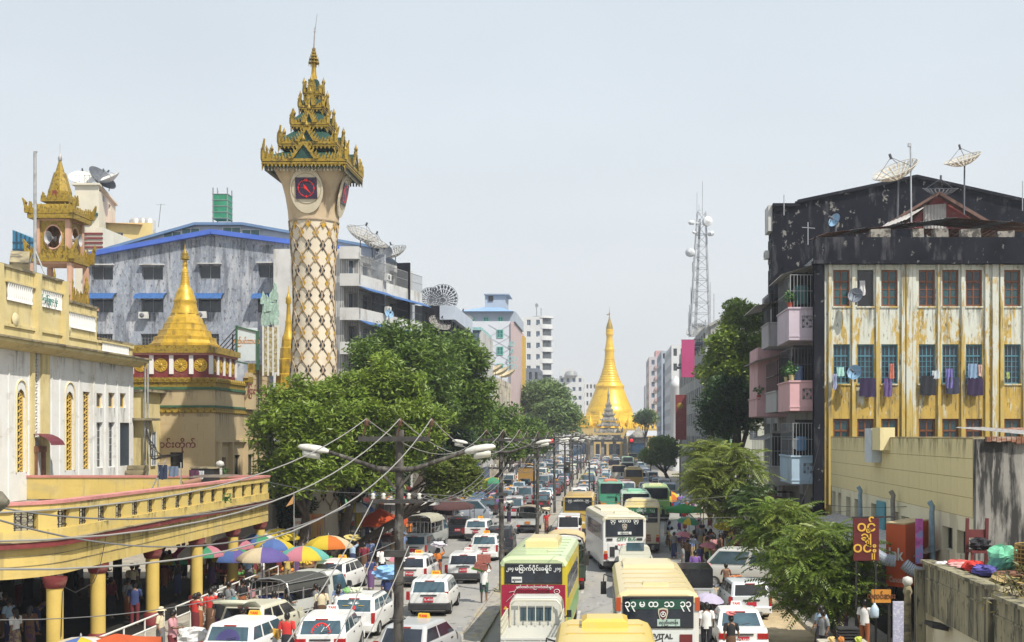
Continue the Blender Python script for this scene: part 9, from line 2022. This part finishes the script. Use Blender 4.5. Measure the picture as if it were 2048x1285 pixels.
b = MB(); b.loft([[(-.66,-1.8,1.46),(.66,-1.8,1.46),(.66,-1.8,1.53),(-.66,-1.8,1.53)],[(-.72,-2.35,1.72),(.72,-2.35,1.72),(.72,-2.35,1.79),(-.72,-2.35,1.79)],[(-.7,-2.75,1.78),(.7,-2.75,1.78),(.7,-2.75,1.84),(-.7,-2.75,1.84)],[(-.55,-2.9,1.72),(.55,-2.9,1.72),(.55,-2.9,1.77),(-.55,-2.9,1.77)]],0,True)
o = b.build('raised_tailgate', PAINT, None, None, (.42,.42,.32)); o.parent = vn
for lb,px,py,sx_,sz_,c in (('white plastic sacks piled at the bottom by the fan decal taxi',388,1262,.6,.35,(.6,.6,.6)),('dark green sack before the white plastic sacks',372,1285,.4,.25,(.05,.12,.06))): x, y = pxy(px,py+35); bundle(lb,x,y,0.02,sx_,.4,sz_,c,'sack','sack',5)
for px,py,d,lb,c in ((400,1000,0,0,0),): pass
for i,(px,d,lb) in enumerate(((693,46.3,'green cabbage on the roof of the winged taxi'),(706,46.4,'white cabbage beside the green one on the winged taxi'),(718,46.5,'pale cabbage at the right of the winged taxi roof'))): bundle(lb,PX(px,d),d,1.52,.13,.13,.1,(.2,.4,.15) if i == 0 else (.55,.58,.45),'cabbage','vegetable',i)
rl = thing('pavement_railing','white two-bar railing along the left pavement before the arcade','railing',(-16,48,.12))
for y0, y1 in ((35,44.2),(45.4,59.5)):
 for z in (1.12,.72): MB().tube([(-16,y0,z),(-16,y1,z)],.035,7).build('rail', M('railing_white', (.62,.61,.57), .5, .12, 3), rl)
 n = int((y1-y0)/1.55)
 for k in range(n+1): y = y0+(y1-y0)*k/n; MB().tube([(-16,y,.12),(-16,y,1.14)],.032,6).build('post', M('railing_white'), rl)
def poster(name, label, px0, px1, py0, py1, d, col, spots, title=None, tcol=None, cat='poster', post=True):
 x0, x1, z0, z1 = PX(px0,d), PX(px1,d), PZ(py1,d), PZ(py0,d); t = thing(name,label,cat,((x0+x1)/2,d,.12)); MB().box(x0,x1,d,d+.04,z0,z1).build('sheet', M('sheet_'+label.split()[0]+label.split()[1], col, .6, .12, 3), t)
 rr_ = random.Random(px0)
 for k in range(spots):
  w = (x1-x0)/spots; xa = x0+w*(k+.5); b = MB(); h_ = (z1-z0)*.42; zb = z0+(z1-z0)*.12; b.prism([(-w*.22,0),(w*.22,0),(w*.16,h_*.7),(w*.09,h_*.75),(w*.1,h_),(-w*.1,h_),(-w*.09,h_*.75),(-w*.16,h_*.7)],lambda u,v,q: (xa+u,d-q,zb+v),.008); b.build('printed_bottle', M('print_'+str((px0+k)%4), [(.25,.3,.1),(.4,.08,.05),(.1,.12,.2),(.35,.25,.1)][(px0+k)%4], .5), t)
 if title: text(title, M('print_title_'+title[:2], tcol, .5), (z1-z0)*.16, t, ((x0+x1)/2,d-.01,z1-(z1-z0)*.17), sx=.7)
 if post: MB().seg((x0-.04,d+.02,.1),(x0-.04,d+.02,z1+.4),.05,.05).build('post', m_chr, t); MB().seg((x1+.04,d+.02,.1),(x1+.04,d+.02,z1),.05,.05).build('post', m_chr, t)
poster('printed_banner','white printed banner with rows of bottles by the leaning tree',589,615,1037,1086,66,(.6,.6,.57),5,'အထူးဈေး',(.5,.15,.1))
poster('printed_banner','red topped printed banner right of the white bottle banner',618,648,1028,1076,68,(.45,.25,.1),6,'ဗီတာမင်',(.5,.05,.03))
poster('hanging_sign','tall yellow sign with dark script hung under the trees',711,722,1010,1057,74,(.58,.42,.05),0,'ဆေး',(.05,.04,.03),'sign')
poster('hanging_sign','narrow tall yellow and red sign before the leaning trunk',673,681,998,1042,76,(.55,.4,.06),0,'အမ',(.4,.05,.03),'sign')
fp = thing('flagpole','thin white flagpole with orange pennant beside the arcade end','flagpole',(PX(588,62),62,.1)); x = PX(588,62); MB().tube([(x,62,.1),(x,62,PZ(988,62))],.03,6).build('pole', m_chr, fp); MB().add([(x,62,PZ(990,62)),(x-.42,62.02,PZ(1014,62)),(x-.05,61.98,PZ(1008,62))],[(0,1,2)]).build('pennant', M('pennant_orange', (.55,.3,.12), .8), fp)
gl = thing('globe_lamp','big pale globe lamp on a post under the dark tree','street lamp',(PX(725,80),80,.1)); MB().lathe([(.05,-.4),(.3,-.32),(.48,-.1),(.5,.1),(.35,.34),(0,.45)],14,(PX(725,80),80,PZ(985,80))).build('globe', M('globe_pale', (.42,.46,.4), .2, .1, 2), gl); MB().tube([(PX(725,80),80,.1),(PX(725,80),80,PZ(992,80))],.05,6).build('post', m_steelk, gl)
sf = thing('market_shopfronts','shaded row of low market shopfronts behind the left street trees','shopfront',(-19,85,0)); b = MB(); b.box(-22,-18.6,68,110,.1,3.6); b.build('wall', M('shade_toned_shop_wall', (.2,.18,.16), .9, .3, .4), sf)  # shade behind the trees is put into this dark wall colour
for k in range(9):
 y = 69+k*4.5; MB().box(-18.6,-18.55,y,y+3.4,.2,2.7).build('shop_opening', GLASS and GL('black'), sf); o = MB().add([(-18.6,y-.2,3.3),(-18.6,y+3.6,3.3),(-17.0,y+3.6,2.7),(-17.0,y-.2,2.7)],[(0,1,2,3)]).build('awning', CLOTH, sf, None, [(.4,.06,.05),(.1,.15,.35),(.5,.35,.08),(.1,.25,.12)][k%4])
rb2 = thing('rear_market_block','drab market building seen in glimpses behind the left trees','building',(-20,130,0)); MB().box(-30,-18.2,126,139,0,9).build('wall', M('shade_toned_shop_wall'), rb2)
tl = thing('clothes_line','washing line with dark trousers and jeans on the terrace','clothes line',(PX(336,60),60,4.2)); xA, xB = PX(316,60), PX(362,60)
b = MB(); b.seg((xA,60,4.2),(xA,60,PZ(925,60)),.05,.05); b.seg((xB,60,4.2),(xB,60,PZ(925,60)),.05,.05); b.seg((xA-.6,60,4.25),(xA+.4,60,PZ(920,60)),.05,.05); b.build('post', m_chr, tl); MB().tube([(xA,60,PZ(927,60)),(xB,60,PZ(926,60))],.012,4).build('cord', m_iron, tl)
cloth('dark navy trousers on the terrace washing line',326,930,958,18,(.025,.035,.07),60,'laundry',.05); cloth('faded blue jeans on the terrace washing line',347,933,952,20,(.13,.17,.25),60,'laundry',.05)
bx_ = thing('black_tank','black water tank draped with washing on the terrace','tank',(PX(408,61),61,4.2)); xA, xB = PX(382,61), PX(428,61); MB().box(xA,xB,61,61.9,4.2,PZ(938,61)).build('tank_body', M('black_tank_plastic', (.025,.025,.028), .5), bx_); MB().box(xA-.05,xB+.05,60.95,61.95,PZ(938,61),PZ(935,61)).build('lid', m_dirt, bx_)
cloth('maroon cloth hanging over the black terrace tank',388,940,962,20,(.09,.03,.06),60.9,'laundry',.04); cloth('white towel beside the maroon cloth on the black tank',403,942,958,9,(.5,.52,.55),60.9,'laundry',.04)
rm = thing('rolled_mat','rolled brown mat lying on the terrace parapet','mat',(PX(380,59),59,5.0)); b = MB(); b.tube([(PX(366,59),59,PZ(969,59)),(PX(396,59),59.4,PZ(962,59))],.16,12); b.build('roll', M('brown_mat', (.26,.14,.09), .8, .2, 3), rm)
MB().lathe([(0,0),(.1,0),(.1,.01),(0,.01)],10,(0,0,0))
pv = thing('white_vent','small white hooded vent pipe on the terrace before the tan building','pipe',(PX(440,70),70,4.2)); b = MB(); b.tube([(PX(440,70),70,4.2),(PX(440,70),70,PZ(932,70))],.14,8); b.lathe([(.16,0),(.26,.1),(.2,.28),(0,.36)],10,(PX(440,70),70,PZ(934,70))); b.build('hood', m_lampw, pv)
for i,(px,py,d,lb) in enumerate(((452,945,68,'small green weed on the terrace wall by the tan building'),(1503-1050,1003,45,'tuft of weed growing on the arcade ledge'))):
 x, y, z = P(px,py,d); t = thing('weed', lb, 'plant', (x,y,z)); b = MB(); leaf_bush(b,(x,y,z+.1),.22,50,.07,random.Random(i)); b.build('foliage', PLC, t)
pl_ = thing('plank_pile','loose planks laid across the far terrace parapet','planks',(PX(420,58),58,5.4));
for k in range(3): MB().obox((PX(415,58)+.2*k,58+.2*k,5.5+.04*k),(1.8,.22,.04),.15+.1*k).build('plank', M('grey_plank', (.2,.17,.14), .9, .3, 3), pl_)
def wicker(label, x, y, z, r, h):
 t = thing('wicker_basket', label, 'basket', (x,y,z)); b = MB(); n = 28
 prof = [(r*.82,0),(r*.95,h*.3),(r,h*.65),(r*.92,h)]
 for k in range(9): f = k/8; rr_ = r*(.82+.2*sin(f*2.2)); b.tube([(x+rr_*(1+.02*(i%2*2-1))*cos(2*pi*i/n),y+rr_*(1+.02*(i%2*2-1))*sin(2*pi*i/n),z+h*f) for i in range(n+1)],.02,4,cap=False)
 for i in range(n): a = 2*pi*i/n; b.tube([(x+r*(.82+.2*sin(f*2.2))*cos(a),y+r*(.82+.2*sin(f*2.2))*sin(a),z+h*f) for f in (0,.25,.5,.75,1)],.014,3)
 b.build('weave', M('cane_weave', (.34,.22,.06), .8, .3, 8), t)['kind'] = 'stuff'
 MB().lathe([(r*.78,0.02),(r*.9,h*.3),(r*.94,h*.65),(r*.86,h*.95)],20,(x,y,z)).build('inner', M('cane_dark', (.10,.06,.02), .9), t)
wicker('big round cane basket on the roof of the stained canopy', 12.15,34.6,3.45,.62,.95); wicker('second cane basket behind the big one on the canopy roof', 13.0,36.2,3.45,.5,.7)
rk = thing('metal_rack','tall rust pink metal rack standing in the roof junk','rack',(12.4,33.6,3.45)); b = MB()
for xx in (11.75,12.75):
 for yy in (33.4,33.9): b.seg((xx,yy,3.42),(xx,yy,5.95 if xx < 12 else 5.9),.045,.045)
b.build('upright', M('rust_pink_metal', (.36,.18,.13), .6, .2, 4), rk); b = MB()
for z in (3.9,4.25,5.55,5.92): [b.seg((11.7,yy,z),(12.8,yy,z),.04,.04) for yy in (33.4,33.9)]; [b.seg((xx,33.4,z),(xx,33.9,z),.04,.04) for xx in (11.75,12.75)]
b.build('shelf_bar', M('rust_pink_metal'), rk)
ch = thing('wooden_chair','dark red wooden chair among the roof junk','chair',(11.3,37.3,3.45)); mw = M('dark_red_wood', (.13,.03,.03), .6, .2, 4)
for sx_ in (-.3,.3):
 MB().obox((11.3+sx_,37.5,4.2),(.09,.09,1.5),0,0,.08).build('back_post', mw, ch); MB().box(11.3+sx_-.04,11.3+sx_+.04,36.9,36.98,3.45,3.95).build('leg', mw, ch)
MB().box(10.98,11.62,36.88,37.5,3.93,4.0).build('seat', mw, ch); b = MB(); b.box(11.0,11.6,37.48,37.54,4.35,4.6); b.build('back_rail', mw, ch)
for lb,x,y,z,sx_,sy_,sz_,c in (('crumpled mint green plastic sack on the roof junk',11.5,35.6,3.5,.42,.35,.38,(.16,.46,.30)),('black plastic bag on the dark red chair',11.3,37.2,4.0,.3,.25,.18,(.02,.02,.025)),('red and white bundle at the roof edge',10.55,36.9,3.45,.36,.3,.14,(.48,.1,.09)),('white plastic bundle at the canopy edge',10.2,37.2,3.45,.25,.3,.1,(.62,.6,.6)),('blue violet cloth heap on the canopy roof',10.9,35.3,3.45,.35,.5,.14,(.1,.09,.32)),('scarlet plastic sheet on the canopy roof',10.75,35.9,3.48,.32,.4,.16,(.55,.04,.03)),('pale pink box flattened on the canopy roof',10.45,36.3,3.5,.32,.22,.11,(.55,.32,.3)),('brown rag heap before the cane basket',11.2,34.3,3.42,.4,.5,.13,(.2,.1,.06)),('dark rag heap beside the metal rack',12.6,32.8,3.42,.5,.5,.18,(.05,.045,.04)),('dull yellow sacking at the canopy roof edge',10.9,33.6,3.42,.35,.6,.1,(.33,.24,.1))):
 bundle(lb,x,y,z,sx_,sy_,sz_,c,'junk_bundle','bundle',int(x*10))
pl2 = thing('plank_pile','splintered brown planks on the canopy roof','planks',(11.4,34.4,3.45))
for k in range(5): MB().obox((11.3+.12*k,34.9-.15*k,3.55+.03*k),(1.3,.12,.03),.9+.2*k,0,.1).build('plank', M('brown_plank', (.22,.12,.07), .9, .3, 4), pl2)
vs_ = thing('dry_shrub','straggling half-dry shrub spilling over the canopy edge','plant',(10.3,31.2,3.4)); b = MB(); tb = MB(); rr = random.Random(6)
for k in range(22):
 p0 = Vector((10.6+rr.uniform(-.2,.6),31+rr.uniform(-1.2,.8),3.4)); p1 = p0+Vector((rr.uniform(-.9,.5),rr.uniform(-.8,.4),rr.uniform(.1,.95))); p2 = p1+Vector((rr.uniform(-.5,.3),rr.uniform(-.4,.2),rr.uniform(-.9,.1))); tb.tube([p0,p1,p2],[.02,.012,.006],4)
 for _ in range(16):
  q = p0.lerp(p1,rr.random()) if rr.random() < .4 else p1.lerp(p2,rr.random()); u = Vector((rr.gauss(0,1),rr.gauss(0,1),rr.gauss(-.3,.6))).normalized(); w = u.orthogonal().normalized(); s_ = rr.uniform(.06,.13); b.add([q,q+u*s_-w*s_*.3,q+u*s_*2,q+u*s_+w*s_*.3],[(0,1,2,3)])
tb.build('stem', m_bark, vs_); b.build('foliage', leafmat('dry', (.13,.13,.03), (.3,.2,.05)), vs_)
st = thing('pavement_stall','wooden pavement stall with white and yellow notices under the feathery tree','market stall',(PX(1685,38.5),38.5,.12)); x, y = PX(1685,38.5), 38.5
MB().box(x-.75,x+.75,y-.4,y+.4,.95,1.02).build('counter', M('pale_counter', (.42,.4,.33), .7, .2, 3), st); MB().box(x-.68,x+.68,y-.36,y+.36,.12,.95).build('cabinet', M('stall_wood'), st)
MB().box(x-.5,x-.02,y-.38,y-.365,.35,.9).build('white_notice', m_wb, st); MB().box(x+.05,x+.55,y-.38,y-.365,.3,.9).build('yellow_notice', M('yellow_notice', (.6,.5,.06), .6), st)
b = MB(); [b.box(x-.15,x+.5,y-.2,y+.3,1.03+.09*k,1.08+.09*k) for k in range(5)]; b.build('tray_stack', m_trim, st)
for k,(c,lb) in enumerate((((.6,.45,.2),'cream loaf shaped packet on the pavement stall'),((.5,.2,.05),'amber jar on the pavement stall counter'),((.5,.55,.1),'lime fruit bag at the right end of the stall'))): bundle(lb,x-.4+.3*k+(.25 if k == 2 else 0),y-.28,1.02,.1,.09,.09,c,'goods_packet','packet',k)
rp_ = thing('standing_poster','pale lilac poster roll standing by the dark post','poster',(PX(1800,40),40,.12)); x = PX(1800,40); MB().box(x-.22,x+.22,40,40.1,.2,2.05).build('sheet', M('lilac_poster', (.42,.42,.58), .6, .15, 3, layers=[((.7,.7,.72),(9,9,14),.54,.6,.7)]), rp_)
pp = thing('iron_pillar','cast iron pillar with pale cap before the concrete wall','post',(PX(1815,39),39,.12)); x = PX(1815,39); MB().lathe([(.16,.12),(.13,.4),(.11,2.4),(.16,2.5),(.1,2.7)],12,(x,39,0)).build('shaft', m_dirt, pp); MB().lathe([(.1,2.7),(.17,2.8),(.15,2.95),(0,3.0)],10,(x,39,0)).build('cap', m_lampw, pp)
wb = thing('water_bottle','pale blue water bottle hung beside the orange signboard','bottle',(PX(1750,41.5),41.5,.9)); x, y, z = PX(1749,41.5), 41.5, PZ(1236,41.5); MB().lathe([(.0,0),(.14,.01),(.15,.1),(.15,.3),(.08,.42),(.04,.46),(.04,.5),(0,.5)],12,(x,y,z)).build('body', M('pale_blue_bottle', (.45,.56,.66), .25), wb); MB().tube([(x,y,z+.5),(x,y,z+.95)],.01,4).build('string', m_iron, wb)
x, y = pxy(1470,1200); tr_ = thing('tricycle_cart','terracotta loaded tricycle cart at the dusty right kerb','cart',(x,y,0));
b = MB()
for sx_,yy in ((-.4,-.4),(.4,-.4),(0,.9)): b.tube([(x+sx_,y+yy+.32*cos(a),.33+.32*sin(a)) for a in [2*pi*k/16 for k in range(17)]],.025,5,cap=False)
b.build('wheel', m_tyre, tr_); b = MB(); b.seg((x,y+.9,.33),(x,y+.3,.8),.04,.04); b.seg((x,y+.3,.8),(x,y+.5,1.1),.04,.04); b.seg((x-.28,y+.5,1.1),(x+.28,y+.5,1.1),.03,.03); b.build('frame', m_steelk, tr_); MB().box(x-.45,x+.45,y-.8,y+.2,.55,.62).build('tray', M('stall_wood'), tr_)
for k,(dx,dz,c) in enumerate(((-.2,.62,(.5,.16,.05)),(.2,.62,(.48,.13,.05)),(0,.85,(.52,.18,.06)))): bundle(['left terracotta sack on the tricycle cart','right terracotta sack on the tricycle cart','topmost terracotta sack on the tricycle cart'][k],x+dx,y-.35,dz,.26,.3,.15,c,'sack','sack',k)
rr = random.Random(8); b = MB()
for k in range(40): xx, yy = pxy(1440+rr.uniform(-14,20),1222+rr.uniform(-12,14)); b.obox((xx,yy,.03),(.16,.1,.05),rr.uniform(0,3))
o = b.build('scattered_goods', M('terracotta_bits', (.35,.12,.06), .8, .3, 4)); tag(o,'terracotta scraps scattered on the dusty kerb','debris',None,'stuff')
gs = thing('green_bin','dark green covered bin in front of the silver pickup van','bin',(PX(1496,54),54,0)); x = PX(1496,54); MB().box(x-.6,x+.6,54,54.8,.05,.75).build('box', M('deep_green_plastic', (.02,.06,.03), .5), gs); MB().loft([[(x-.65,53.95,.75),(x+.65,53.95,.75),(x+.65,54.85,.75),(x-.65,54.85,.75)],[(x-.5,54.1,.92),(x+.5,54.1,.92),(x+.5,54.7,.92),(x-.5,54.7,.92)]],0,False).build('lid', M('deep_green_plastic'), gs)
hz = MB().box(-420,420,-40,700,-1.2,62).build('haze', bpy.data.materials.new('haze_air')); tag(hz,'thin pale midday haze over the street',None,None,'stuff')
hm = hz.data.materials[0]; hm.use_nodes = True; n = hm.node_tree.nodes; n.remove(n['Principled BSDF']); v = n.new('ShaderNodeVolumePrincipled'); v.inputs['Color'].default_value = (.86,.91,1,1); v.inputs['Density'].default_value = .00046; v.inputs['Anisotropy'].default_value = .25
hm.node_tree.links.new(v.outputs[0], n['Material Output'].inputs['Volume'])
